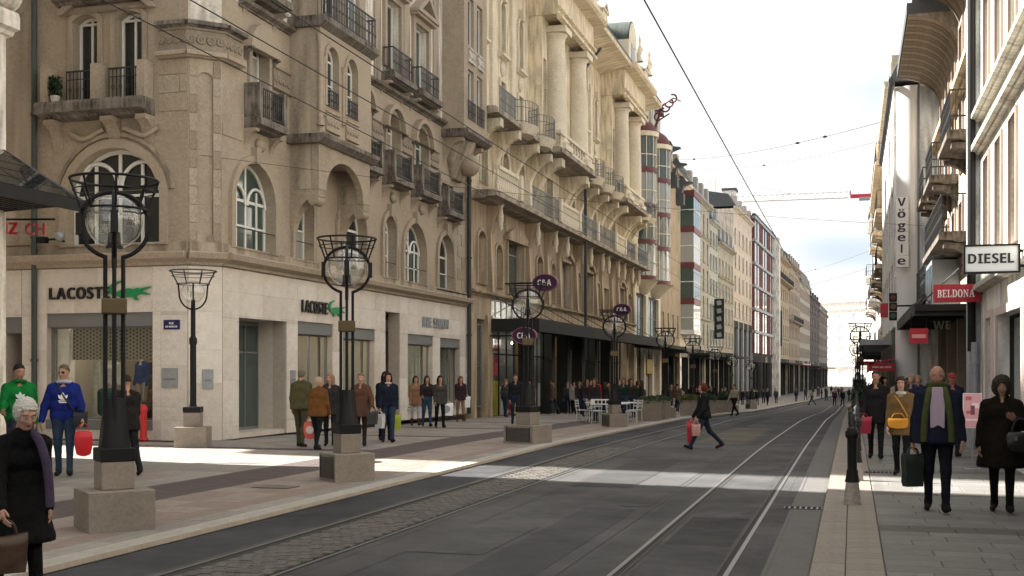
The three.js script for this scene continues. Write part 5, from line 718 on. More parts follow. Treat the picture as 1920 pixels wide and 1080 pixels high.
{ // cream house with balconies and deep timber eaves
  const T = thing('balcony_house', 'cream house with iron balconies and deep curved timber eaves on the right', 'building', [3.1, 0, -46]), s1 = 46, F = new Face(T, 3.1, 0, -s1, -Math.PI / 2), L = 16.6, H = 12.6, U = (s) => s1 - s;
  const hs = []; for (const v of [4.6, 7.6, 10.2]) for (let i = 0; i < 6; i++) hs.push({ u: 0.9 + i * 2.6, v, w: 1.05, h: v > 10 ? 1.7 : 2.1 });
  F.wall(0, L, 3.6, H, hs, creamLit, 0.4); hs.forEach((h) => { F.window(h, { cols: 2, frame: pinkFrame, recess: 0.2 }); F.add('window_surround', archBand(h, 0.14, 0.06), M.shutter); });
  for (const [a, b, v, d] of [[31, 34.2, 7.75, 0.85], [38, 41, 7.75, 0.85], [33, 40.5, 5.45, 0.9], [42.5, 45, 7.75, 0.85], [41, 45.6, 4.3, 0.9]]) { F.cornice('balcony_slab', U(b), U(a), v - 0.3, scaleProf(LEDGE, d, 0.3), v < 5 ? M.iron : M.sootAndShade); F.railing(U(b), U(a), v, 1.0, d - 0.08, M.iron, d - 0.15, 'iron_balcony', 0.13); for (const k of [U(b) + 0.3, U(a) - 0.3]) F.bracket(k, v - 0.3, 0.3, 0.8, d * 0.85, M.sootAndShade); }  // dark tone on these slabs and brackets stands in for shaded undersides
  F.cornice('string_course', 0, L, 9.7, scaleProf(LEDGE, 0.35, 0.4), M.ochre);
  // timber eaves: coved soffit in boards
  for (const [a, b, o1, y] of [[0, 8.2, 1.45, H], [8.3, L, 1.15, H + 0.5]]) { const n = Math.round((b - a) / 0.4); for (let i = 0; i < n; i++) F.add('soffit_board', cached(`sb${o1}${((b - a) / n).toFixed(3)}`, () => { const p = []; for (let k = 0; k <= 6; k++) { const t = k / 6 * Math.PI / 2; p.push([o1 * (1 - Math.cos(t)), -1.1 + 1.1 * Math.sin(t)]); } p.push([o1, 0.06], [0, 0.06]); return metric(sweep(p, 0.012, (b - a) / n - 0.012)); }), i % 2 ? M.wood : M.woodB, [a + i * (b - a) / n, y, 0]); F.box('eave_fascia', a, b, y + 0.06, y + 0.4, o1 - 0.1, o1 + 0.05, M.slate); F.box('roof_edge', a, b, y + 0.062, y + 0.5, -3, o1 - 0.101, M.slate); }
  for (let i = 0; i < 5; i++) F.box('pier', i * 4.0, i * 4.0 + 0.5, -0.3, 3.6, -0.4, 0.06, M.stoneDark); for (let i = 0; i < 4; i++) F.window({ u: 0.5 + i * 4, v: 0, w: 3.5, h: 3.5 }, { cols: 3, head: 0.75, frame: M.darkFrame, glass: pick([M.glassDark, glassCurtain]), name: 'shop_window' }); F.add('body', box(0, L, -0.3, H + 0.5, -9, -0.45), M.greyStone);
  F.box('blue_bay', U(40.2), U(37.4), 3.75, 5.1, 0.02, 0.8, M.zinc); for (let i = 0; i < 3; i++) F.box('bay_pane', U(40.1) + i * 0.9, U(40.1) + i * 0.9 + 0.8, 3.9, 4.95, 0.8, 0.82, M.glassBlue);
}
{ const o = thing('black_canopy', 'flat black canopy with hanging WE letters over the right pavement', 'canopy', [3.1, 3.3, -40]); mesh('roof_plate', box(-1.45, 0, 0.1, 0.28, -6, 6), M.black, o); mesh('fascia', box(-1.5, -1.451, -0.02, 0.3, -6, 6), M.iron, o); for (let i = 0; i < 7; i++) mesh('rib', box(-1.45, 0, -0.02, 0.098, -0.04, 0.04), M.iron, o).position.z = -5.7 + i * 1.9; for (const z of [-5, 0, 5]) mesh('stay', rod([-1.3, 0.3, z], [-0.05, 1.5, z], 0.02), M.iron, o); }
{ const o = thing('hanging_letters', 'pale yellow WE letters under the black canopy', 'sign', [2.5, 2.86, -36]); letters(o, 'WE', 0.24, std([0.45, 0.42, 0.28], 0.6), [0, 0.1, 0], { width: 0.5, depth: 0.06 }); mesh('rail', rod([-0.45, 0.42, 0.03], [0.45, 0.42, 0.03], 0.02), M.black, o); for (const x of [-0.3, 0.3]) mesh('hanger', rod([x, 0.42, 0.03], [x, 0.5, 0.03], 0.012), M.black, o); }
{ const o = thing('hanging_sign', 'white box sign reading DIESEL on a black frame at the right edge', 'sign', [2.12, 3.31, -20.0]); mesh('panel', box(-0.39, 0.39, 0.02, 0.42, -0.05, 0.05), M.signWhite, o); mesh('frame', join([bx(-0.42, 0.42, 0.42, 0.45, -0.07, 0.07), bx(-0.42, 0.42, -0.01, 0.02, -0.07, 0.07), bx(-0.42, -0.39, 0.02, 0.42, -0.07, 0.07), bx(0.39, 0.42, 0.02, 0.42, -0.07, 0.07)]), M.black, o); letters(o, 'DIESEL', 0.155, M.ink, [0, 0.15, 0.051], { width: 0.7, depth: 0.01 }); mesh('arm', join([rod([0.4, 0.1, 0], [0.7, 0.1, 0], 0.025), rod([0.4, 0.34, 0], [0.7, 0.34, 0], 0.025)]), M.black, o); }
{ const o = thing('hanging_sign', 'dark red box sign reading BELDONA above the right pavement', 'sign', [2.26, 3.3, -28.1]); mesh('panel', box(-0.5, 0.5, 0, 0.4, -0.06, 0.06), M.redSign, o); letters(o, 'BELDONA', 0.17, M.white, [-0.02, 0.11, 0.061], { width: 0.8, depth: 0.008, f: serif }); mesh('arm', rod([0.5, 0.2, 0], [0.75, 0.2, 0], 0.03), M.black, o); }
{ // white building whose end wall carries the vertical sign
  const T = thing('white_corner_house', 'white flat building with plain end wall facing the camera, right side', 'building', [1.5, 0, -46]), F = new Face(T, 1.5, 0, -64, -Math.PI / 2), E = new Face(T, 1.5, 0, -46, 0), H = 12.4, L = 18, hs = []; for (const v of [4.2, 7, 9.8]) for (let i = 0; i < 5; i++) hs.push({ u: 1.2 + i * 3.4, v, w: 1.7, h: 1.7 });
  F.wall(0, L - 0.42, 3.4, H, hs, M.whiteWall, 0.4); hs.forEach((h) => F.window(h, { glass: M.glassDark, frame: M.greyFrame })); E.box('end_wall', 0.9, 1.6, -0.3, H, -0.4, 0, M.whiteWall); E.add('rounded_corner', metric(new THREE.CylinderGeometry(0.62, 0.62, H - 0.01, 28, 1)), std([0.74, 0.73, 0.71], 0.7), [0.68, H / 2 - 0.01, -0.62]); E.box('wall_groove', 0.82, 0.9, 0, H - 0.02, 0, 0.05, M.greyFrame); E.box('wall_facing', 0.9, 1.6, 3.4, H - 0.1, 0, 0.03, tex([0.45, 0.49, 0.53], streakMap, 0.6, 0.001)); F.add('body', box(0, L - 0.42, -0.5, H, -9, -0.45), M.greyStone); F.cornice('roof_cornice', 0, L, H, scaleProf(CORNICE, 0.6, 0.8), M.slate);
  for (let i = 0; i < 4; i++) F.box('pier', i * 4.4, i * 4.4 + 0.5, -0.6, 3.4, -0.4, 0.06, M.greyStone); for (let i = 0; i < 4; i++) F.window({ u: 0.5 + i * 4.4, v: -0.3, w: 3.8, h: 3.4 }, { cols: 3, frame: M.darkFrame, glass: M.glassDark, name: 'shop_window' });
  F.box('awning', 0.5, L - 0.5, 2.75, 2.95, 0.06, 1.2, M.zinc);
}
{ const o = thing('vertical_sign', 'white vertical sign with dark letters reading Vögele from top to bottom', 'sign', [1.78, 5.6, -45.85]); 'Vögele'.split('').forEach((ch, i) => { const y = 2.62 - (i + 1) * 0.435; const p = mesh('panel', box(-0.22, 0.22, y, y + 0.425, -0.06, 0.06), M.white, o); letters(p, ch, 0.3, std([0.05, 0.03, 0.06], 0.5), [0, y + 0.09, 0.061], { depth: 0.01, width: ch === 'l' ? 0.11 : 0.34 }); }); mesh('spine', box(-0.2, 0.2, 0, 2.62, -0.09, -0.061), M.zinc, o); }
house('lit_balcony_house', 'sunlit cream house with stacked small balconies beyond the vertical sign', { side: 1, s0: 64, s1: 92, x0: 2.1, H: 16.5, floors: [4.6, 7.6, 10.6, 13.5], n: 9, ww: 1.1, wh: 2.0, wall: creamLit, roof: 2, balcony: [[2, 6, 7.5], [10, 15, 7.5], [19, 26, 7.5], [2, 6, 10.5], [10, 15, 10.5], [19, 26, 10.5], [3, 24, 13.4]], frame: pinkFrame, canopy: [1, 27, 2.6, 1.6, M.darkFrame] });
house('far_cream_house', 'farther sunlit house on the right with red corner awnings', { side: 1, s0: 92, s1: 122, x0: 2.0, H: 17, floors: [4.4, 7.5, 10.6, 13.7], n: 9, ww: 1.2, wh: 2.0, wall: M.whiteWall, roof: 2, balcony: [[3, 10, 7.4], [18, 27, 7.4], [3, 10, 10.5], [18, 27, 13.6]], canopy: [1, 28, 2.3, 1.8, M.redSign] });
house('last_right_house', 'last house in view on the right, pale with grey roof', { side: 1, s0: 122, s1: 190, x0: 2.4, H: 17, floors: [3.4, 6.8, 10.2, 13.4], n: 14, ww: 1.4, wh: 2.0, wall: creamLit, roof: 2 });
// red awnings, small signs
{ const o = thing('red_awning', 'dark red shop awning with a pale printed line in front of the far lamp posts', 'awning', [1.5, 2.15, -47.5]); mesh('awning_roof', metric(sweep([[0, 0.1], [0.9, -0.12], [0.9, -0.18], [0, 0.04]], -2, 2).rotateY(-Math.PI / 2)), M.redSign, o); mesh('valance', box(-0.93, -0.9, -0.45, -0.12, -2, 2), M.redSign, o); mesh('end_panel', box(-0.9, 0, -0.4, -0.1, 1.97, 2.0), M.redSign, o); for (const [x0, x1] of [[-0.78, -0.56], [-0.52, -0.4], [-0.36, -0.12]]) mesh('print', box(x0, x1, -0.28, -0.22, 2.001, 2.005), std([0.55, 0.4, 0.38], 0.6), o); }
{ const o = thing('hanging_sign', 'small plain red box sign below the black canopy edge', 'sign', [1.75, 2.5, -34]); mesh('panel', box(-0.24, 0.24, 0, 0.42, -0.05, 0.05), M.redSign, o); mesh('print', box(-0.18, 0.18, 0.16, 0.26, 0.05, 0.053), std([0.6, 0.3, 0.3], 0.5), o); mesh('hanger', join([rod([-0.2, 0.42, 0], [-0.2, 0.82, 0], 0.01), rod([0.2, 0.42, 0], [0.2, 0.82, 0], 0.01)]), M.black, o); }
{ const o = thing('signal_lantern', 'dark stacked signal lantern on an arm beside the white building', 'signal', [1.35, 3.5, -42.5]); for (let i = 0; i < 3; i++) { const h = mesh('lens_housing', rbox(-0.13, 0.13, 0, 0.3, -0.12, 0.12, 0.03), M.black, o); h.position.y = i * 0.32; mesh('lens', metric(new THREE.CylinderGeometry(0.09, 0.09, 0.03, 14).rotateX(Math.PI / 2).translate(0, 0.15, 0.13)), std([[0.02, 0.08, 0.03], [0.1, 0.06, 0.01], [0.1, 0.01, 0.01]][i], 0.3), h); } mesh('arm', rod([0.1, 0.5, 0], [1.8, 0.5, 0], 0.03), M.black, o); mesh('red_plate', box(-0.42, -0.16, 0.1, 0.6, -0.02, 0.02), M.redSign, o); }

// ---------------------------------------------------------------- street lamps on granite pedestals
const pedMats = [tex([0.235, 0.20, 0.165], fineMap, 0.85), tex([0.225, 0.196, 0.168], fineMap, 0.85), tex([0.25, 0.215, 0.18], fineMap, 0.85)];
function crownGeo(rt, rb, h) { const l = [new THREE.TorusGeometry(rt, 0.016, 6, 40).rotateX(Math.PI / 2).translate(0, h, 0), new THREE.TorusGeometry(rb, 0.014, 6, 32).rotateX(Math.PI / 2), new THREE.TorusGeometry((rt + rb) / 2 + 0.03, 0.008, 5, 32).rotateX(Math.PI / 2).translate(0, h * 0.62, 0)]; for (let i = 0; i < 8; i++) { const t = i * Math.PI / 4 + 0.2; l.push(rod([rb * Math.cos(t), 0, rb * Math.sin(t)], [rt * Math.cos(t), h, rt * Math.sin(t)], 0.014, 0.014, 5)); } return join(l); }
function streetLamp(x, s, turn, label, side = 0.68) {
  const o = thing('street_lamp', label, 'street lamp', [x, gy(s), -s], turn, 'globe street lamps on stone pedestals'), a = side / 2, b = a * 0.5;
  const base = mesh('base_block', rbox(-a, a, -0.02, 0.44, -a, a, 0.012), pick(pedMats), o); if (s > 12) mesh('side_grille', join([bx(-a - 0.012, -a - 0.001, 0.05, 0.4, -a * 0.8, -a * 0.74), bx(-a - 0.012, -a - 0.001, 0.05, 0.4, a * 0.74, a * 0.8), ...Array.from({ length: 12 }, (_, i) => bx(-a - 0.01, -a - 0.001, 0.055 + i * 0.028, 0.068 + i * 0.028, -a * 0.74, a * 0.74))]), M.iron, base); mesh('edge_groove', join([bx(-a * 0.92, a * 0.92, 0.405, 0.412, a + 0.0005, a + 0.002)]), M.stoneDark, base);
  mesh('upper_block', rbox(-b, b, 0.441, 0.75, -b, b, 0.012), pick(pedMats), o);
  mesh('plinth', rbox(-b - 0.01, b + 0.01, 0.751, 0.9, -b - 0.01, b + 0.01, 0.015), M.black, o);
  mesh('flared_base', metric(new THREE.CylinderGeometry(0.13, 0.2, 0.55, 4).rotateY(Math.PI / 4).translate(0, 1.175, 0)), M.black, o);
  const face = -turn + Math.atan2(-x, s);   // the hoop turns its face to the street corner
  const hoopR = 0.37, hc = 3.38, P = [[-0.095, 0], [0.095, 0], [0, 0.095], [0, -0.095]];
  for (const [px, pz] of P) { const c = Math.cos(face), n = Math.sin(face); mesh('pole', metric(rod([px * c + pz * n, 0.9, -px * n + pz * c], [px * c + pz * n, 3.04, -px * n + pz * c], 0.027, 0.024)), M.black, o); }
  const top = new THREE.Group(); // hoops: flat bands, open at the foot where they meet the poles
  for (const k of [0, Math.PI / 2]) { const h = mesh('hoop', cached('hoop', () => { const p = []; const l = []; const a0 = -Math.PI / 2 + 0.26, a1 = 1.5 * Math.PI - 0.26; for (let i = 0; i < 40; i++) { const t0 = a0 + (a1 - a0) * i / 40, t1 = a0 + (a1 - a0) * (i + 1) / 40; l.push(rod([hoopR * Math.cos(t0), hoopR * Math.sin(t0), 0], [hoopR * Math.cos(t1), hoopR * Math.sin(t1), 0], 0.026, 0.026, 6)); } l.push(bx(-hoopR - 0.035, -hoopR + 0.03, -0.12, 0.12, -0.04, 0.04), bx(hoopR - 0.03, hoopR + 0.035, -0.12, 0.12, -0.04, 0.04)); return join(l); }), M.black, o); h.position.y = hc; h.rotation.y = face + k; }
  const cl = mesh('clasp', rbox(-0.135, 0.135, 2.38, 2.56, -0.135, 0.135, 0.02), M.bronze, o); cl.rotation.y = face;
  mesh('crown', cached('crown', () => crownGeo(0.47, 0.35, 0.33)), M.black, o).position.y = 3.55;
  mesh('stem', metric(join([rod([0, 2.9, 0], [0, 3.14, 0], 0.03), rod([0, 3.12, 0], [0, 3.16, 0], 0.1, 0.08, 12), rod([0, 3.16, 0], [0, 3.3, 0], 0.075, 0.065, 12)])), M.black, o);
  mesh('bulb', metric(lathe([[0, 0], [0.045, 0], [0.06, 0.08], [0.055, 0.2], [0.03, 0.25], [0, 0.26]], 12)), std([0.55, 0.57, 0.55], 0.3), o).position.y = 3.3;
  mesh('globe', cached('globe', () => metric(new THREE.SphereGeometry(0.305, 32, 20))), M.globe, o).position.y = hc + 0.04;
  return o;
}
streetLamp(-7.91, 11.34, 0.85, 'tall black globe lamp on a stone pedestal at front left, nearest the camera', 0.72);
streetLamp(-7.81, 17.39, 0.82, 'black globe lamp on a stone pedestal with people behind, second along the left kerb', 0.68);
streetLamp(-7.63, 27.7, 1.26, 'black globe lamp rising from the wide stone pedestal before the department store', 0.86);
streetLamp(-7.73, 39.1, 0.65, 'black globe lamp beside the cafe tables', 0.66);
[[50.8, 'black globe lamp just past the cafe planters'], [60, 'black globe lamp, second past the cafe planters'], [70, 'black globe lamp, third past the cafe planters'], [80, 'black globe lamp, fourth past the cafe planters'], [96, 'black globe lamp far down the left pavement, fifth past the cafe']].forEach(([s, l]) => streetLamp(-7.8, s, 0.7, l));
streetLamp(0.3, 48.5, 0.6, 'globe lamp on the right pavement behind the large planter'); streetLamp(0.25, 62, 0.6, 'globe lamp on the right pavement, second behind the planter'); streetLamp(0.3, 76, 0.6, 'globe lamp on the right pavement, farthest one');
{ const o = thing('wall_side_lamp', 'slim single-pole globe lamp on a stone pedestal by the corner shop', 'street lamp', [-14.63, 0, -23.99], 0.35); const a = 0.36;
  mesh('base_block', rbox(-a, a, -0.02, 0.47, -a, a, 0.012), pedMats[2], o); mesh('upper_block', rbox(-0.19, 0.19, 0.471, 0.8, -0.19, 0.19, 0.012), pedMats[1], o); mesh('plinth', rbox(-0.2, 0.2, 0.801, 0.93, -0.2, 0.2, 0.015), M.black, o);
  mesh('pole', metric(lathe([[0.09, 0.93], [0.075, 1.0], [0.07, 2.35], [0.09, 2.4], [0.09, 2.5], [0.055, 2.56], [0.055, 3.1], [0.05, 3.2]], 14)), M.black, o);
  for (const k of [0, Math.PI / 2]) { const h = mesh('hoop', cached('yoke', () => { const l = []; for (let i = 0; i < 20; i++) { const t0 = Math.PI + Math.PI * i / 20, t1 = Math.PI + Math.PI * (i + 1) / 20; l.push(rod([0.31 * Math.cos(t0), 0.36 * Math.sin(t0), 0], [0.31 * Math.cos(t1), 0.36 * Math.sin(t1), 0], 0.02, 0.02, 5)); } l.push(rod([-0.31, 0, 0], [-0.33, 0.22, 0], 0.02), rod([0.31, 0, 0], [0.33, 0.22, 0], 0.02)); return join(l); }), M.black, o); h.position.y = 3.54; h.rotation.y = 0.2 + k; }
  mesh('globe', metric(new THREE.SphereGeometry(0.265, 28, 18)), M.globe, o).position.y = 3.58; mesh('bulb', metric(lathe([[0, 0], [0.05, 0], [0.08, 0.1], [0.06, 0.26], [0, 0.3]], 12)), std([0.62, 0.58, 0.48], 0.35), o).position.y = 3.4; mesh('stem', metric(rod([0, 3.15, 0], [0, 3.4, 0], 0.05)), M.black, o);
  mesh('crown', crownGeo(0.53, 0.37, 0.3), M.iron, o).position.y = 3.76; }

// ---------------------------------------------------------------- bollards along the right kerb
{ const labels = ['nearest black bollard on a stone foot at the right kerb', 'second bollard behind the nearest one on the right kerb', 'third bollard from the camera on the right kerb', 'fourth bollard from the camera on the right kerb', 'fifth bollard from the camera on the right kerb', 'sixth bollard from the camera on the right kerb', 'last bollard before the planter on the right kerb'];
  let first; labels.forEach((l, i) => { const s = 16.1 + i * 2.9 + (i ? 0.6 : 0), x = 0.0 + (i ? 0.05 + 0.012 * i : 0); if (first) { copy(first, [x, gy(s), -s], 0, l); return; }
    first = thing('bollard', l, 'bollard', [x, 0, -s], 0, 'black bollards along the right kerb'); mesh('foot', metric(new THREE.CylinderGeometry(0.115, 0.16, 0.29, 4).rotateY(Math.PI / 4).translate(0, 0.145, 0)), M.concrete, first); mesh('shaft', metric(lathe([[0.098, 0.29], [0.09, 0.32], [0.075, 0.4], [0.075, 0.44], [0.062, 0.46], [0.066, 0.86], [0.09, 0.89], [0.092, 0.95], [0.07, 0.97], [0.064, 1.0]], 12)), M.black, first); mesh('finial', metric(lathe([[0.064, 1.0], [0.045, 1.03], [0.06, 1.07], [0.03, 1.12], [0.045, 1.17], [0, 1.21]], 12)), M.iron, first); }); }

// ---------------------------------------------------------------- overhead tram wires
function wire(name, label, a, b, sag, r = 0.0075, bits) { const n = 12, pts = []; for (let i = 0; i <= n; i++) { const t = i / n; pts.push([a[0] + (b[0] - a[0]) * t, a[1] + (b[1] - a[1]) * t - 4 * sag * t * (1 - t), -(a[2] + (b[2] - a[2]) * t)]); } const o = thing(name, label, 'cable', [0, 0, 0], 0, 'overhead tram cables'); mesh('cable', tube(pts, r, 5, 3), M.black, o); for (const t of bits || []) { const k = Math.round(t * n); mesh('insulator', metric(new THREE.SphereGeometry(r * 5, 8, 6).scale(2, 1, 1)), M.black, o).position.set(...pts[k]); } return o; }
wire('contact_wire', 'contact wire over the track on the left, from upper left toward the store', [-5.6, 5.5, 3], [-5.6, 5.45, 120], 0.1);
wire('contact_wire', 'second wire over the left track, just above the first on the stone facade', [-6.35, 5.5, 3], [-6.35, 5.4, 120], 0.15);
wire('contact_wire', 'lowest of the three wires crossing the corner building facade', [-7.15, 5.5, 3], [-7.0, 5.2, 110], 0.2);
wire('contact_wire', 'contact wire over the right track, rising across the white sky', [-2.0, 5.5, 3], [-2.0, 5.35, 90], 0.05, 0.009);
wire('span_wire', 'thin span wire from the corner pilaster across the first oriel', [-15.8, 7.2, 26.2], [2.6, 6.9, 44], 0.25, 0.006);
wire('span_wire', 'span wire across the sky with insulators, upper one', [-15.2, 19.5, 98], [1.6, 11.4, 47], 0.5, 0.011, [0.25, 0.75, 0.83]);
wire('span_wire', 'span wire across the sky below the upper span', [-15.0, 21, 112], [2.1, 15, 70], 0.6, 0.011, [0.5]);
wire('span_wire', 'low far span wire above the street end', [-13, 16.5, 190], [2.4, 12, 100], 0.6, 0.01, [0.6]);
wire('span_wire', 'lowest far span wire crossing the pale horizon sky', [-13, 13.5, 180], [2.4, 10.2, 95], 0.5, 0.01);

// ---------------------------------------------------------------- distant cranes
{ const o = thing('tower_crane', 'pale lattice crane jib above the rooftops on the left of the sky gap', 'crane', [-34, 0, -300]); const l = []; const L = 33, h = 44.4; for (const [y, z] of [[0, -0.5], [0, 0.5], [1.5, 0]]) l.push(rod([-4, h + y, z], [L, h + y * (z ? 1 : 1), z], 0.1, 0.1, 5)); for (let i = 0; i < 26; i++) { const x = -3 + i * 1.4; l.push(rod([x, h, -0.5], [x + 0.7, h + 1.5, 0], 0.06, 0.06, 4), rod([x + 0.7, h + 1.5, 0], [x + 1.4, h, 0.5], 0.06, 0.06, 4)); } mesh('jib', join(l), std([0.40, 0.36, 0.33], 0.6), o); const m = []; for (const [x, z] of [[-0.6, -0.6], [0.6, -0.6], [0.6, 0.6], [-0.6, 0.6]]) m.push(rod([x, -3, z], [x, h + 6, z], 0.12, 0.12, 5)); for (let y = -3; y < h; y += 1.6) m.push(rod([-0.6, y, 0.6], [0.6, y + 1.6, 0.6], 0.06, 0.06, 4)); mesh('mast', join(m), std([0.62, 0.58, 0.52], 0.6), o); mesh('tie_bar', join([rod([0, h + 6, 0], [L * 0.6, h + 1.5, 0], 0.05)]), M.zinc, o); }
{ const o = thing('red_crane', 'short red and white crane tail beside the right roofs', 'crane', [2.6, 0, -190]); mesh('counter_jib', join([bx(-2.9, 0.6, 28.7, 29.2, -0.5, 0.5), bx(-3.0, -2.8, 29.2, 29.8, -0.1, 0.1)]), std([0.5, 0.03, 0.05], 0.5), o); mesh('ballast', box(-1.6, 0.4, 28.3, 28.7, -0.7, 0.7), M.zinc, o); mesh('mast', join([[0.4, 0.4], [1.6, 0.4], [1.6, 1.6], [0.4, 1.6]].map(([x, z]) => rod([x, 16, z], [x, 30, z], 0.1))), M.zinc, o); }

// ---------------------------------------------------------------- cafe terrace, planters, boards
const chairWhite = std([0.52, 0.53, 0.52], 0.45, { metalness: 0.3 });
function cafeTable(x, s, label) { const o = thing('cafe_table', label, 'table', [x, gy(s), -s], rr(0, 1), 'cafe tables on the left pavement'); mesh('table_top', rbox(-0.4, 0.4, 0.71, 0.74, -0.4, 0.4, 0.012), std([0.62, 0.62, 0.66], 0.4), o); mesh('stem', metric(rod([0, 0.03, 0], [0, 0.71, 0], 0.035)), M.zinc, o); mesh('foot', metric(join([bx(-0.28, 0.28, 0, 0.03, -0.04, 0.04), bx(-0.04, 0.04, 0, 0.029, -0.28, 0.28)])), M.zinc, o); return o; }
const chairProto = { o: null };
function cafeChair(x, s, turn, label) { if (chairProto.o) return copy(chairProto.o, [x, gy(s), -s], turn, label); const o = thing('cafe_chair', label, 'chair', [x, gy(s), -s], turn, 'pale cafe chairs on the left pavement'); chairProto.o = o; mesh('seat', rbox(-0.2, 0.2, 0.44, 0.47, -0.2, 0.2, 0.01), chairWhite, o); for (const [a, b] of [[-0.18, -0.18], [0.18, -0.18], [-0.18, 0.18], [0.18, 0.18]]) mesh('leg', metric(rod([a * 1.1, 0, b * 1.1], [a, 0.44, b], 0.016)), chairWhite, o); mesh('backrest', join([rod([-0.19, 0.45, -0.19], [-0.2, 0.86, -0.25], 0.015), rod([0.19, 0.45, -0.19], [0.2, 0.86, -0.25], 0.015), ...[0.58, 0.68, 0.78].map((y) => bx(-0.2, 0.2, y, y + 0.05, -0.25, -0.225))]), chairWhite, o); return o; }
[[-8.3, 42.2, 'first pale cafe table behind the lamp pedestal'], [-9.2, 43.6, 'second pale cafe table behind the lamp pedestal'], [-8.4, 45.0, 'pale cafe table next to the planters'], [-9.6, 46.8, 'cafe table at the back of the terrace'], [-8.5, 53.5, 'far cafe table beyond the planters']].forEach((t) => cafeTable(...t));
[[-8.9, 42.0, 1.4, 'wall side of the first cafe table'], [-7.75, 42.4, -1.5, 'kerb side of the first cafe table'], [-8.3, 41.5, 0.1, 'near side of the first cafe table'], [-8.6, 43.2, 3.0, 'kerb side of the second cafe table'], [-9.8, 43.4, 1.5, 'wall side of the second cafe table'], [-9.2, 42.9, 0, 'near side of the second cafe table'], [-8.0, 44.5, -0.4, 'kerb side of the table by the planters'], [-8.9, 45.4, 1.9, 'wall side of the table by the planters'], [-10.1, 46.6, 1.6, 'wall side of the rear cafe table'], [-9.1, 47.2, -2.2, 'far side of the rear cafe table'], [-9.0, 53.2, 1.2, 'wall side of the far cafe table'], [-8.1, 53.9, -1.3, 'kerb side of the far cafe table'], [-8.5, 52.8, 0.1, 'near side of the far cafe table'], [-8.4, 55.4, 0.4, 'kerb edge, alone past the far cafe table'], [-9.2, 56.2, 1.2, 'wall side, alone past the far cafe table']].forEach(([x, s, t, w]) => cafeChair(x, s, t, 'pale slat-back chair at the ' + w));
{ const o = thing('white_barrier', 'low white barrier panel with dark print beside the cafe tables', 'barrier', [-8.55, gy(41.2), -41.2]); mesh('panel', rbox(-0.45, 0.35, 0.7, 0.9, -0.02, 0.02, 0.006), M.white, o); for (const x of [-0.38, 0.28]) mesh('post', metric(rod([x, 0, 0], [x, 0.88, 0], 0.018)), M.zinc, o); for (const [x0, x1] of [[-0.3, -0.2], [-0.17, -0.07], [-0.03, 0.08], [0.11, 0.19]]) mesh('print', box(x0, x1, 0.745, 0.855, 0.021, 0.025), M.ink, o); }
const leafMats = [std([0.045, 0.075, 0.03], 0.7), std([0.03, 0.055, 0.03], 0.7), std([0.10, 0.10, 0.035], 0.75)];
function foliage(w, h, d, n, size = 0.08) { const l = []; for (let i = 0; i < n; i++) { const x = rr(-w / 2, w / 2), z = rr(-d / 2, d / 2), y = h * Math.pow(rnd(), 0.8) * (1 - 0.35 * Math.abs(x) / (w / 2)) * (0.7 + 0.5 * perlin.noise(x * 4, 1.7, z * 4)); const g = new THREE.BufferGeometry(); const s = size * rr(0.6, 1.3); g.setAttribute('position', new THREE.Float32BufferAttribute([0, 0, 0, s * 0.35, s * 0.5, 0.02, 0, s, 0, 0, 0, 0, 0, s, 0, -s * 0.35, s * 0.5, 0.02], 3)); g.rotateX(rr(-1.2, 1.2)).rotateY(rr(0, 6.28)).translate(x, y, z); g.computeVertexNormals(); l.push(g); } return metric(mergeGeometries(l)); }
function planter(x, s, w, h, d, label, mi = 0, tall = 0.5) { const o = thing('planter', label, 'planter', [x, gy(s), -s], rr(-0.03, 0.03), 'stone planters'); mesh('trough', join([bx(-w / 2, w / 2, 0, h, d / 2 - 0.06, d / 2), bx(-w / 2, w / 2, 0, h, -d / 2, -d / 2 + 0.06), bx(-w / 2, -w / 2 + 0.06, 0, h, -d / 2 + 0.06, d / 2 - 0.06), bx(w / 2 - 0.06, w / 2, 0, h, -d / 2 + 0.06, d / 2 - 0.06)]), pedMats[mi % 3], o); mesh('rim', join([bx(-w / 2 - 0.03, w / 2 + 0.03, h, h + 0.05, d / 2 - 0.08, d / 2 + 0.03), bx(-w / 2 - 0.03, w / 2 + 0.03, h, h + 0.05, -d / 2 - 0.03, -d / 2 + 0.08)]), pedMats[(mi + 1) % 3], o); mesh('soil', box(-w / 2 + 0.06, w / 2 - 0.06, h - 0.08, h - 0.03, -d / 2 + 0.06, d / 2 - 0.06), M.dark, o); const f = mesh('shrub', foliage(w * 1.05, tall, d * 1.1, 700, 0.13), leafMats[mi % 3], o); f.position.y = h - 0.05; f.userData.kind = 'stuff'; return o; }
planter(-7.75, 46.5, 0.7, 0.75, 1.8, 'long stone planter at the kerb edge of the cafe terrace', 0, 0.25); planter(-7.75, 49.0, 0.7, 0.75, 1.8, 'second long stone planter along the cafe kerb', 1, 0.25); planter(-7.6, 57.5, 0.9, 0.7, 0.9, 'square stone planter beyond the cafe', 2, 0.4); planter(-7.6, 64.5, 0.9, 0.7, 0.9, 'square stone planter, second beyond the cafe', 0, 0.5); planter(-7.6, 74, 0.9, 0.7, 0.9, 'square stone planter, third beyond the cafe', 1, 0.7);
planter(0.42, 41.2, 0.85, 0.62, 0.9, 'large stone planter with dark shrubs on the right pavement', 1, 1.1); planter(0.42, 52, 0.85, 0.62, 0.9, 'stone planter behind the large one on the right pavement', 2, 1.2);
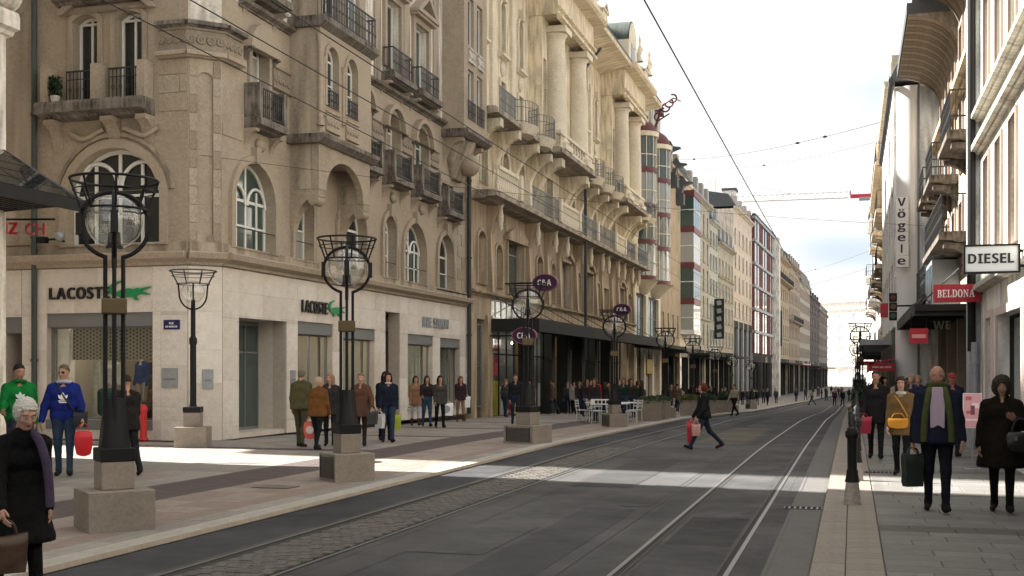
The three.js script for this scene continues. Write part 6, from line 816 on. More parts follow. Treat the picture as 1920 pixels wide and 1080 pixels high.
{ const o = thing('poster_stand', 'pink and white poster stand on the right pavement behind the couple', 'poster stand', [2.05, 0, -22.3], 0.1); const cv = document.createElement('canvas'); cv.width = 128; cv.height = 256; const c = cv.getContext('2d'); c.fillStyle = '#d9a3ae'; c.fillRect(0, 0, 128, 256); c.fillStyle = '#b8606f'; c.fillRect(14, 20, 44, 30); c.fillRect(20, 130, 60, 22); c.fillStyle = '#f0dcdf'; c.fillRect(60, 70, 50, 40); c.fillRect(16, 190, 90, 14); c.fillStyle = '#7d4654'; c.fillRect(50, 90, 30, 70); const t = new THREE.CanvasTexture(cv); t.colorSpace = THREE.SRGBColorSpace; const g = new THREE.PlaneGeometry(0.3, 0.6).translate(0, 1.05, 0.012); mesh('poster', g, std(0xffffff, 0.6, { map: t }), o); mesh('board', box(-0.16, 0.16, 0.74, 1.36, -0.01, 0.01), M.white, o); mesh('stand', join([rod([0, 0, 0], [0, 0.74, 0], 0.015), bx(-0.14, 0.14, 0, 0.02, -0.12, 0.12)]), M.zinc, o); }
{ const o = thing('yellow_bin', 'yellow display stand in the doorway of the department store', 'stand', [-14.6, gy(51) - 0.02, -51.4]); mesh('stand_body', rbox(-0.2, 0.2, 0.1, 0.85, -0.2, 0.2, 0.03), std([0.5, 0.42, 0.04], 0.6), o); mesh('stand_top', rbox(-0.24, 0.24, 0.85, 0.95, -0.24, 0.24, 0.02), std([0.5, 0.42, 0.04], 0.6), o); mesh('base_plate', box(-0.18, 0.18, 0, 0.1, -0.18, 0.18), M.black, o); }
// far tram / bus seen end-on at the street end
{ const s = 205, o = thing('far_tram', 'small distant tram front at the far end of the track', 'tram', [-1.57 + bend(s), gy(s), -s]); mesh('body', rbox(-1.15, 1.15, 0.35, 3.3, -9, 0, 0.25), std([0.5, 0.5, 0.5], 0.5), o); mesh('windscreen', rbox(-1.0, 1.0, 1.6, 2.9, 0, 0.05, 0.02), M.glassDark, o); mesh('skirt', box(-1.1, 1.1, 0.1, 1.2, 0.001, 0.04), std([0.05, 0.05, 0.07], 0.5), o); mesh('roof_box', box(-0.8, 0.8, 3.31, 3.7, -8, -0.5), M.zinc, o); for (const x of [-0.8, 0.8]) mesh('headlight', metric(new THREE.CylinderGeometry(0.12, 0.12, 0.05, 12).rotateX(Math.PI / 2).translate(x, 0.9, 0.05)), M.white, o); }

// ---------------------------------------------------------------- people: skeleton of tapered capsules, blended and meshed
function nets(f, lo, hi, c) {   // naive surface nets; f(x,y,z) < 0 inside
  const n = [0, 1, 2].map((k) => Math.ceil((hi[k] - lo[k]) / c) + 1), [nx, ny, nz] = n, v = new Float32Array(nx * ny * nz), id = (i, j, k) => (k * ny + j) * nx + i;
  for (let k = 0; k < nz; k++) for (let j = 0; j < ny; j++) for (let i = 0; i < nx; i++) v[id(i, j, k)] = f(lo[0] + i * c, lo[1] + j * c, lo[2] + k * c);
  const map = new Int32Array(nx * ny * nz).fill(-1), P = [], I = [];
  for (let k = 0; k < nz - 1; k++) for (let j = 0; j < ny - 1; j++) for (let i = 0; i < nx - 1; i++) {
    let m = 0, sx = 0, sy = 0, sz = 0; const d = []; for (let q = 0; q < 8; q++) { const w = v[id(i + (q & 1), j + (q >> 1 & 1), k + (q >> 2))]; d.push(w); if (w < 0) m++; } if (!m || m === 8) continue;
    let e = 0; for (const [a, b] of EDGES) if ((d[a] < 0) !== (d[b] < 0)) { const t = d[a] / (d[a] - d[b]); sx += (a & 1) + ((b & 1) - (a & 1)) * t; sy += (a >> 1 & 1) + ((b >> 1 & 1) - (a >> 1 & 1)) * t; sz += (a >> 2) + ((b >> 2) - (a >> 2)) * t; e++; }
    map[id(i, j, k)] = P.length / 3; P.push(lo[0] + (i + sx / e) * c, lo[1] + (j + sy / e) * c, lo[2] + (k + sz / e) * c);
  }
  const quad = (a, b, cc, d, flip) => { if (a < 0 || b < 0 || cc < 0 || d < 0) return; flip ? I.push(a, cc, b, a, d, cc) : I.push(a, b, cc, a, cc, d); };
  for (let k = 1; k < nz - 1; k++) for (let j = 1; j < ny - 1; j++) for (let i = 1; i < nx - 1; i++) { const w = v[id(i, j, k)] < 0;
    if (w !== v[id(i + 1, j, k)] < 0) quad(map[id(i, j - 1, k - 1)], map[id(i, j, k - 1)], map[id(i, j, k)], map[id(i, j - 1, k)], !w);
    if (w !== v[id(i, j + 1, k)] < 0) quad(map[id(i - 1, j, k - 1)], map[id(i - 1, j, k)], map[id(i, j, k)], map[id(i, j, k - 1)], !w);
    if (w !== v[id(i, j, k + 1)] < 0) quad(map[id(i - 1, j - 1, k)], map[id(i, j - 1, k)], map[id(i, j, k)], map[id(i - 1, j, k)], !w); }
  const g = new THREE.BufferGeometry(); g.setAttribute('position', new THREE.Float32BufferAttribute(P, 3)); g.setIndex(I);
  const N = new Float32Array(P.length), h = c * 0.6; for (let q = 0; q < P.length; q += 3) { const [x, y, z] = [P[q], P[q + 1], P[q + 2]]; let a = f(x + h, y, z) - f(x - h, y, z), b = f(x, y + h, z) - f(x, y - h, z), d = f(x, y, z + h) - f(x, y, z - h); const L = Math.hypot(a, b, d) || 1; N[q] = a / L; N[q + 1] = b / L; N[q + 2] = d / L; } g.setAttribute('normal', new THREE.BufferAttribute(N, 3)); return g;
}
const EDGES = [[0, 1], [2, 3], [4, 5], [6, 7], [0, 2], [1, 3], [4, 6], [5, 7], [0, 4], [1, 5], [2, 6], [3, 7]];
const cap = (p, x, y, z) => { const ax = p.a[0], ay = p.a[1], az = p.a[2], bx_ = p.b[0] - ax, by = p.b[1] - ay, bz = p.b[2] - az, L = bx_ * bx_ + by * by + bz * bz + 1e-9, zx = p.e || 1; let t = ((x - ax) * bx_ + (y - ay) * by + (z - az) * bz) / L; t = t < 0 ? 0 : t > 1 ? 1 : t; const dx = x - ax - bx_ * t, dy = y - ay - by * t, dz = (z - az - bz * t) / zx; return Math.sqrt(dx * dx + dy * dy + dz * dz) * (zx < 1 ? (1 + zx) / 2 : 1) - (p.ra + (p.rb - p.ra) * t); };
const smin = (a, b, k) => { const h = Math.max(k - Math.abs(a - b), 0) / k; return Math.min(a, b) - h * h * k * 0.25; };
const paint = (g, f) => { const p = g.attributes.position, c = new Float32Array(p.count * 3); for (let i = 0; i < p.count; i++) { const q = f(p.getX(i), p.getY(i), p.getZ(i)); c[3 * i] = q[0]; c[3 * i + 1] = q[1]; c[3 * i + 2] = q[2]; } g.setAttribute('color', new THREE.BufferAttribute(c, 3)); return g; };
const ell = (x, y, z, cx, cy, cz, a, b, c) => { const q = Math.hypot((x - cx) / a, (y - cy) / b, (z - cz) / c); return (q - 1) * Math.min(a, b, c); };
// head: centre of the skull at the origin, facing +z, about 0.23 m tall
function headField(x, y, z) {
  const ax = Math.abs(x); let d = ell(x, y, z, 0, 0.025, -0.012, 0.077, 0.092, 0.095); d = smin(d, ell(x, y, z, 0, -0.045, 0.022, 0.058, 0.075, 0.068), 0.03); d = smin(d, ell(x, y, z, 0, -0.098, 0.052, 0.03, 0.024, 0.028), 0.02);   // jaw, chin
  d = smin(d, ell(ax, y, z, 0.034, -0.028, 0.066, 0.024, 0.02, 0.016), 0.02); d = smin(d, ell(x, y, z, 0, 0.024, 0.072, 0.055, 0.012, 0.014), 0.015);   // cheeks, brow
  d = Math.max(d, -ell(ax, y, z, 0.031, 0.0, 0.094, 0.017, 0.011, 0.014) * 0.8); d = smin(d, ell(ax, y, z, 0.031, 0.001, 0.075, 0.013, 0.009, 0.012), 0.003);   // sockets, eyes
  d = smin(d, cap({ a: [0, 0.012, 0.083], b: [0, -0.034, 0.104], ra: 0.008, rb: 0.0125 }, x, y, z), 0.012); d = smin(d, ell(ax, y, z, 0.011, -0.038, 0.092, 0.009, 0.007, 0.01), 0.006);   // nose
  d = smin(d, ell(x, y, z, 0, -0.064, 0.083, 0.022, 0.0085, 0.012), 0.008); d = smin(d, ell(ax, y, z, 0.079, -0.008, -0.005, 0.008, 0.03, 0.018), 0.006);   // mouth, ears
  return smin(d, cap({ a: [0, -0.06, -0.02], b: [0, -0.19, -0.03], ra: 0.052, rb: 0.058 }, x, y, z), 0.03);
}
const headGeo = nets(headField, [-0.1, -0.2, -0.125], [0.1, 0.13, 0.13], 0.0055);
function headTone(skin, glasses) { return (x, y, z) => { const ax = Math.abs(x); if (glasses && z > 0.05 && Math.hypot((ax - 0.032) / 1.3, y - 0.002) < 0.017) return [0.01, 0.01, 0.012]; if (Math.hypot(ax - 0.031, (y - 0.001) * 1.5) < 0.009 && z > 0.07) return Math.hypot(ax - 0.031, y - 0.001) < 0.005 ? [0.02, 0.015, 0.01] : [0.5, 0.45, 0.42]; if (z > 0.07 && Math.abs(y - 0.026) < 0.006 && ax > 0.014 && ax < 0.05) return skin.map((q) => q * 0.35); if (z > 0.075 && Math.hypot(x * 0.45, y + 0.064) < 0.0095) return [skin[0] * 0.85, skin[1] * 0.55, skin[2] * 0.55]; return skin; }; }
// relaxed hand: wrist at the origin, fingers down, thumb forward (+z), palm toward -x
const handGeo = (() => { const pr = [{ a: [0, 0.02, 0], b: [0, -0.03, 0], ra: 0.026, rb: 0.026, e: 1.15 }, { a: [0, -0.03, 0.018], b: [0, -0.085, 0.026], ra: 0.016, rb: 0.0135 }, { a: [0, -0.03, 0.004], b: [0, -0.09, 0.006], ra: 0.017, rb: 0.0135 }, { a: [0, -0.03, -0.012], b: [0, -0.086, -0.014], ra: 0.016, rb: 0.0125 }, { a: [0, -0.03, -0.02], b: [0, -0.078, -0.031], ra: 0.014, rb: 0.0115 }];
  const F = [[0.026, 0.072, 0.0088], [0.006, 0.08, 0.009], [-0.014, 0.073, 0.0086], [-0.031, 0.057, 0.0078]].map(([z, L, r], i) => { const y0 = [-0.085, -0.09, -0.086, -0.078][i]; return [{ a: [0, y0, z], b: [-0.012, y0 - L * 0.45, z * 1.05], ra: r, rb: r * 0.95 }, { a: [-0.012, y0 - L * 0.45, z * 1.05], b: [-0.034, y0 - L * 0.74, z * 1.0], ra: r * 0.95, rb: r * 0.9 }, { a: [-0.034, y0 - L * 0.74, z], b: [-0.05, y0 - L * 0.88, z * 0.95], ra: r * 0.9, rb: r * 0.8 }]; });
  const T = [{ a: [-0.004, -0.03, 0.02], b: [-0.014, -0.062, 0.048], ra: 0.013, rb: 0.0105 }, { a: [-0.014, -0.062, 0.048], b: [-0.026, -0.096, 0.052], ra: 0.0105, rb: 0.0085 }];
  const f = (x, y, z) => { let d = 9; for (const p of pr) d = smin(d, cap(p, x, y, z), 0.012); for (const c of F) { let e = 9; for (const p of c) e = Math.min(e, cap(p, x, y, z)); d = smin(d, e, 0.004); } let e = 9; for (const p of T) e = Math.min(e, cap(p, x, y, z)); return smin(d, e, 0.008); };
  return nets(f, [-0.075, -0.185, -0.06], [0.045, 0.05, 0.08], 0.0042); })();
// hair pieces around the same head
const HAIR = {   // each keeps what lies behind a sloping hairline
  short: (x, y, z) => Math.max(ell(x, y, z, 0, 0.034, -0.018, 0.086, 0.1, 0.1) - 0.004 * perlin.noise(x * 60, y * 60, z * 60), z - 0.03 - (y - 0.045) * 1.5, -(y + 0.05 + z * 0.55), Math.abs(x) > 0.05 && z > 0.02 ? -(y - 0.02) : -9),
  long: (x, y, z) => { const cut = z - 0.05 - (y - 0.045) * 1.1, side = Math.abs(x) > 0.058 ? z - 0.055 : z - 0.0; const d = Math.max(ell(x, y, z, 0, 0.028, -0.02, 0.096, 0.108, 0.112), y > 0.03 ? cut : side); return smin(d, Math.max(cap({ a: [0, -0.02, -0.045], b: [0, -0.25, -0.05], ra: 0.1, rb: 0.1, e: 0.75 }, x, y, z), side, -0.25 - y), 0.015) - 0.005 * perlin.noise(x * 50, y * 9, z * 50); },
  curly: (x, y, z) => { const w = 0.004 * perlin.noise(x * 45, 3.3, z * 30), ax = Math.abs(x), line = ax > 0.056 ? z - 0.05 + Math.max(0, -y - 0.02) * 0.6 : y > 0.05 + w ? z - 0.062 - (y - 0.05) * 0.9 : z - 0.015; return Math.max(ell(x, y, z, 0, 0.018, -0.024, 0.097, 0.118, 0.112) - 0.008 * perlin.noise(x * 70, y * 40, z * 70), line, -(y + 0.085 + z * 0.4)); },
  rim: (x, y, z) => Math.max(ell(x, y, z, 0, 0.012, -0.018, 0.086, 0.09, 0.1), y - 0.04, -(y + 0.06), z - 0.01),
  bob: (x, y, z) => Math.max(ell(x, y, z, 0, 0.005, -0.025, 0.102, 0.13, 0.112), y > 0.03 ? z - 0.05 - (y - 0.045) * 1.1 : Math.abs(x) > 0.058 ? z - 0.06 : z - 0.0, -(y + 0.11)),
  hood: (x, y, z) => Math.max(ell(x, y, z, 0, 0.0, -0.03, 0.13, 0.155, 0.14) - 0.012 * perlin.noise(x * 34, y * 34, z * 34), -ell(x, y, z, 0, -0.03, 0.14, 0.072, 0.1, 0.13)),
  cap: (x, y, z) => Math.min(Math.max(ell(x, y, z, 0, 0.04, -0.012, 0.09, 0.085, 0.105), 0.03 - y), Math.max(ell(x, y, z, 0, 0.038, 0.09, 0.07, 0.012, 0.07), 0.02 - z), Math.max(ell(x, y, z, 0, 0.0, -0.03, 0.084, 0.08, 0.088), y - 0.035, z + 0.02)),
};
const hairGeo = (k) => cached('hair' + k, () => nets(HAIR[k], [-0.15, -0.36, -0.19], [0.15, 0.18, 0.2], 0.008));
const skinMat = std(0xffffff, 0.78, { vertexColors: true });
const clothMat = new THREE.MeshPhysicalMaterial({ color: 0xffffff, roughness: 0.95, specularIntensity: 0.2, vertexColors: true, bumpMap: wrinkleMap, bumpScale: 0.016 });
const hairMats = new Map(); const hairMat = (c) => { const k = c.join(); if (!hairMats.has(k)) hairMats.set(k, std(c, 0.75)); return hairMats.get(k); };
const SKIN = [[0.44, 0.26, 0.19], [0.40, 0.22, 0.155], [0.48, 0.29, 0.22]];
// P: {h, step, lean, arms:[L,R]=[swing, out, bend], top, legs, shoes, skin, coat (hem height or 0), wide, hair, hairColor, turnHead, nod}
function bodyOf(P) {
  const k = P.h / 1.75, st = P.step ?? 0.3, W = P.wide ?? 1, prim = [], th = (P.puff ?? 0.012) * 0.7, lean = P.lean ?? 0.02, nod = P.stoop ?? 0;
  const hipY = 0.93; const leg = (sx, a, bend_) => { const hip = [sx * 0.092, hipY, 0], kn = [sx * 0.096, hipY - 0.44 * Math.cos(a), 0.44 * Math.sin(a)], b = a - bend_, an = [sx * 0.092, kn[1] - 0.42 * Math.cos(b), kn[2] + 0.42 * Math.sin(b)], pitch = b * 0.75; return { hip, kn, an, toe: [sx * 0.115, an[1] - 0.035 + 0.15 * Math.sin(pitch), an[2] + 0.15 * Math.cos(pitch)], heel: [sx * 0.092, an[1] - 0.04, an[2] - 0.035] }; };
  const L = leg(1, st, Math.max(0, 0.06)), R = leg(-1, -st * 0.85, 0.1 + st * 0.55), low = Math.min(L.toe[1], L.heel[1], R.toe[1], R.heel[1]) - 0.038;
  const add = (a, b, ra, rb, c, e) => prim.push({ a, b, ra, rb, c, e });
  for (const q of [L, R]) { add(q.hip, q.kn, 0.088 * W + th * 0.5, 0.062, 'legs'); add(q.kn, q.an, 0.062, 0.045 + (P.flare || 0), 'legs'); add(q.heel, q.toe, 0.042, 0.036, 'shoes'); add(q.an, [q.an[0], q.an[1] - 0.02, q.an[2]], 0.042, 0.042, P.boots ? 'shoes' : 'legs'); if (P.boots) add([0, 1, 2].map((i) => q.kn[i] * 0.35 + q.an[i] * 0.65), q.an, 0.06, 0.048, 'shoes'); }
  const zc = (y) => lean * (y - hipY) * 2 + nod * Math.max(0, y - 1.15) * 1.1;
  add([-0.07 * W, 0.97, 0], [0.07 * W, 0.97, 0], 0.118 * W, 0.118 * W, P.coat || P.hem ? 'top' : 'legs', 0.85);
  add([-0.06 * W, 1.13, zc(1.13)], [0.06 * W, 1.13, zc(1.13)], 0.112 * W + th, 0.112 * W + th, 'top', 0.85); add([-0.075 * W, 1.29, zc(1.29)], [0.075 * W, 1.29, zc(1.29)], 0.108 * W + th, 0.108 * W + th, 'top', 0.85); for (const sx of [-1, 1]) add([sx * 0.045, 1.45, zc(1.45)], [sx * 0.155, 1.39, zc(1.39)], 0.058 + th * 0.6, 0.058 + th * 0.8, 'top');
  add([0, 1.42, zc(1.42)], [0, 1.5, zc(1.5)], 0.075, 0.058, P.collar ? 'top' : 'skin');
  if (P.shirt) { add([-0.03, 1.04, zc(1.1) + 0.075], [-0.03, 1.41, zc(1.4) + 0.055], 0.058 * W + th, 0.04 + th, 'shirt'); add([0.03, 1.04, zc(1.1) + 0.075], [0.03, 1.41, zc(1.4) + 0.055], 0.058 * W + th, 0.04 + th, 'shirt'); }
  if (P.coat) { const y1 = P.coat; add([0, 1.05, 0], [0, y1 + 0.05, 0.0], 0.15 * W + th, 0.19 * W + th + (P.flareCoat || 0), 'top', 0.8); }
  const hands = []; for (const [i, sx] of [[0, 1], [1, -1]]) { const [sw, out, bd] = P.arms?.[i] ?? [(i ? st : -st) * 0.8, 0.1, 0.25]; const sh = [sx * 0.172 * (0.5 + W * 0.5), 1.385, zc(1.39)], d1 = [sx * Math.sin(out), -Math.cos(out) * Math.cos(sw), Math.sin(sw) * Math.cos(out)], el = sh.map((q, j) => q + 0.285 * d1[j]), sw2 = sw + bd, inw = (P.inward?.[i] ?? 0), d2 = [sx * Math.sin(out * 0.6) - sx * inw, -Math.cos(sw2), Math.sin(sw2)], n2 = Math.hypot(...d2), wr = el.map((q, j) => q + 0.245 * d2[j] / n2); add(sh, el, 0.057 + th, 0.046 + th * 0.9, 'top'); add(el, wr, 0.046 + th * 0.9, 0.035 + th * 0.8, 'top'); hands.push({ p: wr, d: d2.map((q) => q / n2), sx }); }
  const cols = { top: P.top, legs: P.legs, shoes: P.shoes ?? [0.02, 0.018, 0.016], skin: P.skin ?? SKIN[0], shirt: P.shirt ?? P.top }, cell = P.cell ?? 0.016;
  const field = (x, y, z) => { let d = 9; for (const p of prim) d = smin(d, cap(p, x, y, z), p.c === 'shoes' ? 0.012 : 0.035); if (P.coat && y < P.coat + 0.3) d = Math.max(d, (P.coat - y) > 0 && cap(prim.find((q) => q.c === 'top' && q.e === 0.8), x, y, z) < 0.06 && y < P.coat ? Math.min(...prim.filter((q) => q.c !== 'top').map((q) => cap(q, x, y, z))) : -9); d += 0.006 * perlin.noise(x * 13, y * 7 + x * 5, z * 13) + 0.003 * perlin.noise(x * 31, y * 19, z * 31); return d; };
  const g = nets(field, [-0.62, low - 0.03, -0.6], [0.62, 1.56, 0.62], cell);
  const tones = (x, y, z) => { let best = 9, c = 'top'; for (const p of prim) { if (P.coat && p.e === 0.8 && y < P.coat - 0.005) continue; const d = cap(p, x, y, z); if (d < best) { best = d; c = p.c; } } if (P.coat && c !== 'shoes' && y > P.coat + 0.01 && y < 1.35 && c === 'legs') c = 'top'; if (P.hem && c === 'legs' && y > P.hem) c = 'top'; const n = 1 + 0.22 * perlin.noise(x * 9, y * 7, z * 9); return cols[c].map((q) => q * n); };
  const parts = [strip(paint(g, tones))], headAt = [0, 1.635, zc(1.56) + 0.02 + nod * 0.06];
  { const m = new THREE.Matrix4().compose(V(...headAt), new THREE.Quaternion().setFromEuler(new THREE.Euler((P.nod ?? 0.05) + nod * 0.4, P.turnHead ?? 0, 0, 'YXZ')), V(0.98, 1.0, 0.98)); parts.push(strip(paint(headGeo.clone(), headTone(cols.skin, P.glasses))).applyMatrix4(m)); P._head = m; }
  if (!P.noHands) for (const q of hands) { const h = paint(handGeo.clone(), () => cols.skin); if (q.sx < 0) { h.scale(-1, 1, 1); const ix = h.index.array; for (let i = 0; i < ix.length; i += 3) { const t = ix[i + 1]; ix[i + 1] = ix[i + 2]; ix[i + 2] = t; } } h.applyQuaternion(new THREE.Quaternion().setFromUnitVectors(V(0, -1, 0), V(...q.d))); h.translate(...q.p); parts.push(strip(h)); }
  const all = metric(mergeGeometries(parts)).translate(0, -low, 0).scale(k, k, k); all.computeBoundingBox();
  return { geo: all, hands: hands.map((q) => q.p.map((v, j) => (v + q.d[j] * 0.1 - (j === 1 ? low : 0)) * k)), head: new THREE.Matrix4().makeScale(k, k, k).multiply(new THREE.Matrix4().makeTranslation(0, -low, 0)).multiply(P._head), k, low };
}
function person(x, s, turn, label, P, group) {
  const b = bodyOf(P), o = mesh(numbered('person'), b.geo, clothMat, scene); o.position.set(x, gy(s) + (x > KERB_L && x < KERB_R ? ROAD + 0.004 : 0), -s); o.rotation.y = turn; o.userData = { label, category: 'person' }; if (group) o.userData.group = group;
  if (P.hair) { const h = mesh(P.hair === 'hood' ? 'hood' : P.hair === 'cap' ? 'cap' : 'hair', hairGeo(P.hair), hairMat(P.hairColor ?? [0.03, 0.02, 0.015]), o); h.applyMatrix4(b.head); }
  o.userData.hands = undefined; delete o.userData.hands; return { o, ...b, at: (i, dy = 0) => { const p = V(...b.hands[i]); p.y += dy; return p.applyEuler(o.rotation).add(o.position); } };
}
// hand-held bags: tapered body with two loops, hung below a hand
function bag(name, label, p, w, h, d, mat, turn = 0, o = {}) {
  const T = thing(name, label, 'bag', [p.x, p.y - h - (o.drop ?? 0.12), p.z], turn), g = new THREE.BoxGeometry(w, h, d, 6, 6, 3); const q = g.attributes.position; for (let i = 0; i < q.count; i++) { const y = q.getY(i) / h + 0.5, f = 1 - 0.12 * (1 - y) * (o.taper ?? 1); q.setXYZ(i, q.getX(i) * f + 0.01 * perlin.noise(q.getX(i) * 20, q.getY(i) * 14, 3), q.getY(i) - (y > 0.9 ? (o.slump ?? 0.02) * Math.cos(q.getX(i) / w * Math.PI) : 0), q.getZ(i) * (y > 0.85 ? 0.35 : f) + 0.018 * perlin.noise(q.getX(i) * 12, q.getY(i) * 12, 7)); } if (o.soft) for (let i = 0; i < q.count; i++) { const X = q.getX(i) / (w / 2), Y = q.getY(i) / (h / 2); q.setXYZ(i, q.getX(i) * (1 - 0.16 * Y * Y), q.getY(i) * (1 - 0.2 * X * X), q.getZ(i) * (1 - 0.55 * Math.max(X * X, Y * Y) * 0.8)); } g.computeVertexNormals(); g.translate(0, h / 2, 0);
  mesh('bag_body', metric(g), mat, T); const dr = o.drop ?? 0.12; for (const z of [-d * 0.12, d * 0.12]) mesh('handle', tube([[-w * 0.3, h - 0.02, z], [-w * 0.18, h + dr * 0.8, z], [0, h + dr, 0], [w * 0.18, h + dr * 0.8, z], [w * 0.3, h - 0.02, z]], 0.008, 5), o.handle ?? mat, T); if (o.mark) { const mk = mesh('print', metric(new THREE.CircleGeometry(w * 0.28, 20)), o.mark, T); mk.position.set(0, h * 0.5, d / 2 * 0.97 + 0.012); } return T;
}
const toCam = (x, s) => Math.atan2(-x, s);   // turn that faces the camera
// --- right pavement
{ const p = person(1.01, 15.45, toCam(1.01, 15.45) + 0.03, 'older bald man in navy coat, green scarf and lilac shirt walking toward the camera', { h: 1.80, step: 0.2, wide: 1.12, puff: 0.03, arms: [[0.12, 0.22, 0.25], [-0.05, 0.2, 0.2]], top: [0.012, 0.014, 0.028], legs: [0.012, 0.012, 0.018], coat: 0.82, skin: [0.42, 0.23, 0.17], hair: 'rim', hairColor: [0.42, 0.40, 0.38], nod: 0.12 });
  for (const k of [-1, 1]) mesh('scarf', (() => { const g = tube([[k * 0.05, 1.5 * p.k, -0.02], [k * 0.09, 1.47 * p.k, 0.11], [k * 0.125, 1.3 * p.k, 0.175], [k * 0.15, 1.1 * p.k, 0.185], [k * 0.16, 0.86 * p.k, 0.19]], 0.042, 8); return metric(g); })(), tex([0.065, 0.075, 0.03], fabricMap, 0.95), p.o); mesh('scarf', metric(new THREE.TorusGeometry(0.095, 0.042, 8, 18).rotateX(1.45).translate(0, 1.53 * p.k, 0.0)), tex([0.065, 0.075, 0.03], fabricMap, 0.95), p.o); mesh('shirt', (() => { const sh = new THREE.Shape(); [[-0.05, 1.5], [0.05, 1.5], [0.075, 1.3], [0.07, 1.03], [-0.07, 1.03], [-0.075, 1.3]].forEach(([x, y], i) => i ? sh.lineTo(x * p.k, y * p.k) : sh.moveTo(x * p.k, y * p.k)); const g = new THREE.ExtrudeGeometry(sh, { depth: 0.03, bevelEnabled: true, bevelSize: 0.012, bevelThickness: 0.012, bevelSegments: 2 }); const q = g.attributes.position; for (let i = 0; i < q.count; i++) q.setZ(i, q.getZ(i) + 0.112 - 0.12 * Math.max(0, q.getY(i) / p.k - 1.34) + 0.02); g.computeVertexNormals(); return metric(g); })(), std([0.44, 0.35, 0.44], 0.85), p.o); mesh('belt', box(-0.09, 0.09, 1.0 * p.k, 1.03 * p.k, 0.12, 0.165), M.ink, p.o);
  for (const k of [-1, 1]) mesh('coat_panel', metric(join([rod([k * 0.2, 1.4 * p.k, 0.1], [k * 0.2, 0.84 * p.k, 0.1], 0.075, 0.1, 10)])), tex([0.014, 0.016, 0.03], fabricMap, 0.95), p.o);
  bag('carrier_bag', 'dark patterned carrier bag in the bald man\u2019s hand', p.at(1), 0.26, 0.42, 0.12, tex([0.018, 0.028, 0.022], fabricMap, 0.5), 0.5, { drop: 0.06 }); }
{ const p = person(1.78, 15.65, toCam(1.78, 15.65), 'woman in long black hooded coat walking beside the bald man', { h: 1.66, step: 0.17, wide: 1.15, puff: 0.035, arms: [[0.45, 0.2, 1.5], [0.0, 0.2, 0.3]], inward: [0.5, 0], top: [0.012, 0.010, 0.007], legs: [0.008, 0.008, 0.009], coat: 0.58, flareCoat: 0.04, skin: [0.38, 0.22, 0.16], hair: 'hood', hairColor: [0.032, 0.026, 0.018], nod: 0.15 });
  const q = bag('handbag', 'black leather handbag on the hooded woman\u2019s arm', p.at(0).add(V(0.1, -0.02, 0)), 0.36, 0.26, 0.14, std([0.01, 0.01, 0.01], 0.35), 0.1, { drop: 0.14, soft: 1 }); mesh('buckle', box(-0.1, -0.06, 0.14, 0.19, 0.075, 0.085), M.steel, q); }
{ const p = person(0.79, 20.7, toCam(0.79, 20.7) - 0.1, 'woman in tan belted coat with a mustard shoulder bag', { h: 1.64, step: 0.16, wide: 1.02, puff: 0.02, top: [0.15, 0.095, 0.042], legs: [0.012, 0.012, 0.013], coat: 0.72, skin: SKIN[2], hair: 'long', hairColor: [0.035, 0.016, 0.01] }); mesh('white_scarf', metric(new THREE.TorusGeometry(0.075, 0.04, 8, 16).rotateX(1.4).scale(0.9, 0.8, 1).translate(0, 1.385 - 0.01, 0.015)), std([0.42, 0.41, 0.38], 0.95), p.o); mesh('shoulder_strap', tube([[-0.16, 1.4, 0], [-0.02, 1.25, 0.17], [0.12, 1.0, 0.2]], 0.012, 5), std([0.4, 0.2, 0.03], 0.5), p.o); const q = p.o.position; const b = bag('shoulder_bag', 'mustard yellow shoulder bag at the tan coat woman\u2019s hip', V(q.x - 0.06, 1.05, q.z + 0.2), 0.34, 0.2, 0.13, std([0.52, 0.22, 0.015], 0.5), 0.1, { drop: 0.05, slump: 0.05, soft: 1 }); }
{ const p = person(0.45, 24.5, toCam(0.45, 24.5), 'person in dark coat carrying a crimson bag behind the tan coat woman', { h: 1.74, step: 0.2, top: [0.015, 0.014, 0.016], legs: [0.014, 0.014, 0.016], coat: 0.7, puff: 0.025, skin: SKIN[1], hair: 'short', arms: [[0.1, 0.15, 0.4], [0.1, 0.15, 0.4]] }); bag('crimson_bag', 'crimson bag swinging behind the tan coat woman', p.at(1, 0.1), 0.34, 0.34, 0.16, std([0.28, 0.01, 0.035], 0.5), 0, { drop: 0.05 }); }
person(1.95, 25.5, toCam(1.9, 25) + 0.2, 'person with reddish face in dark jacket between the bald man and hooded woman', { h: 1.7, step: 0.15, top: [0.02, 0.022, 0.05], legs: [0.02, 0.02, 0.025], skin: [0.40, 0.15, 0.11], hair: 'cap', hairColor: [0.25, 0.03, 0.03], puff: 0.02 });
// --- left foreground
{ const p = person(-6.0, 7.4, 1.0, 'elderly white-haired woman in long black coat and purple scarf at the lower left corner', { h: 1.6, step: 0.28, wide: 0.96, puff: 0.018, lean: 0.05, stoop: 0.25, top: [0.007, 0.007, 0.008], legs: [0.007, 0.007, 0.008], coat: 0.58, flareCoat: 0.08, skin: [0.42, 0.25, 0.19], hair: 'curly', hairColor: [0.42, 0.41, 0.39], nod: 0.28, cell: 0.013, collar: 1, arms: [[-0.2, 0.12, 0.35], [0.25, 0.12, 0.3]] });
  mesh('scarf', metric(tube([[-0.04, 1.38, 0.06], [0.07, 1.33, 0.18], [0.12, 1.18, 0.23], [0.15, 0.98, 0.235], [0.16, 0.8, 0.235]], 0.034, 8)), tex([0.055, 0.04, 0.075], fabricMap, 0.95), p.o);
  bag('leather_bag', 'brown leather bag at the elderly woman\u2019s side, bottom left corner', p.at(1), 0.32, 0.28, 0.14, tex([0.05, 0.028, 0.018], fabricMap, 0.5), 0.9, { drop: 0.1 }); }
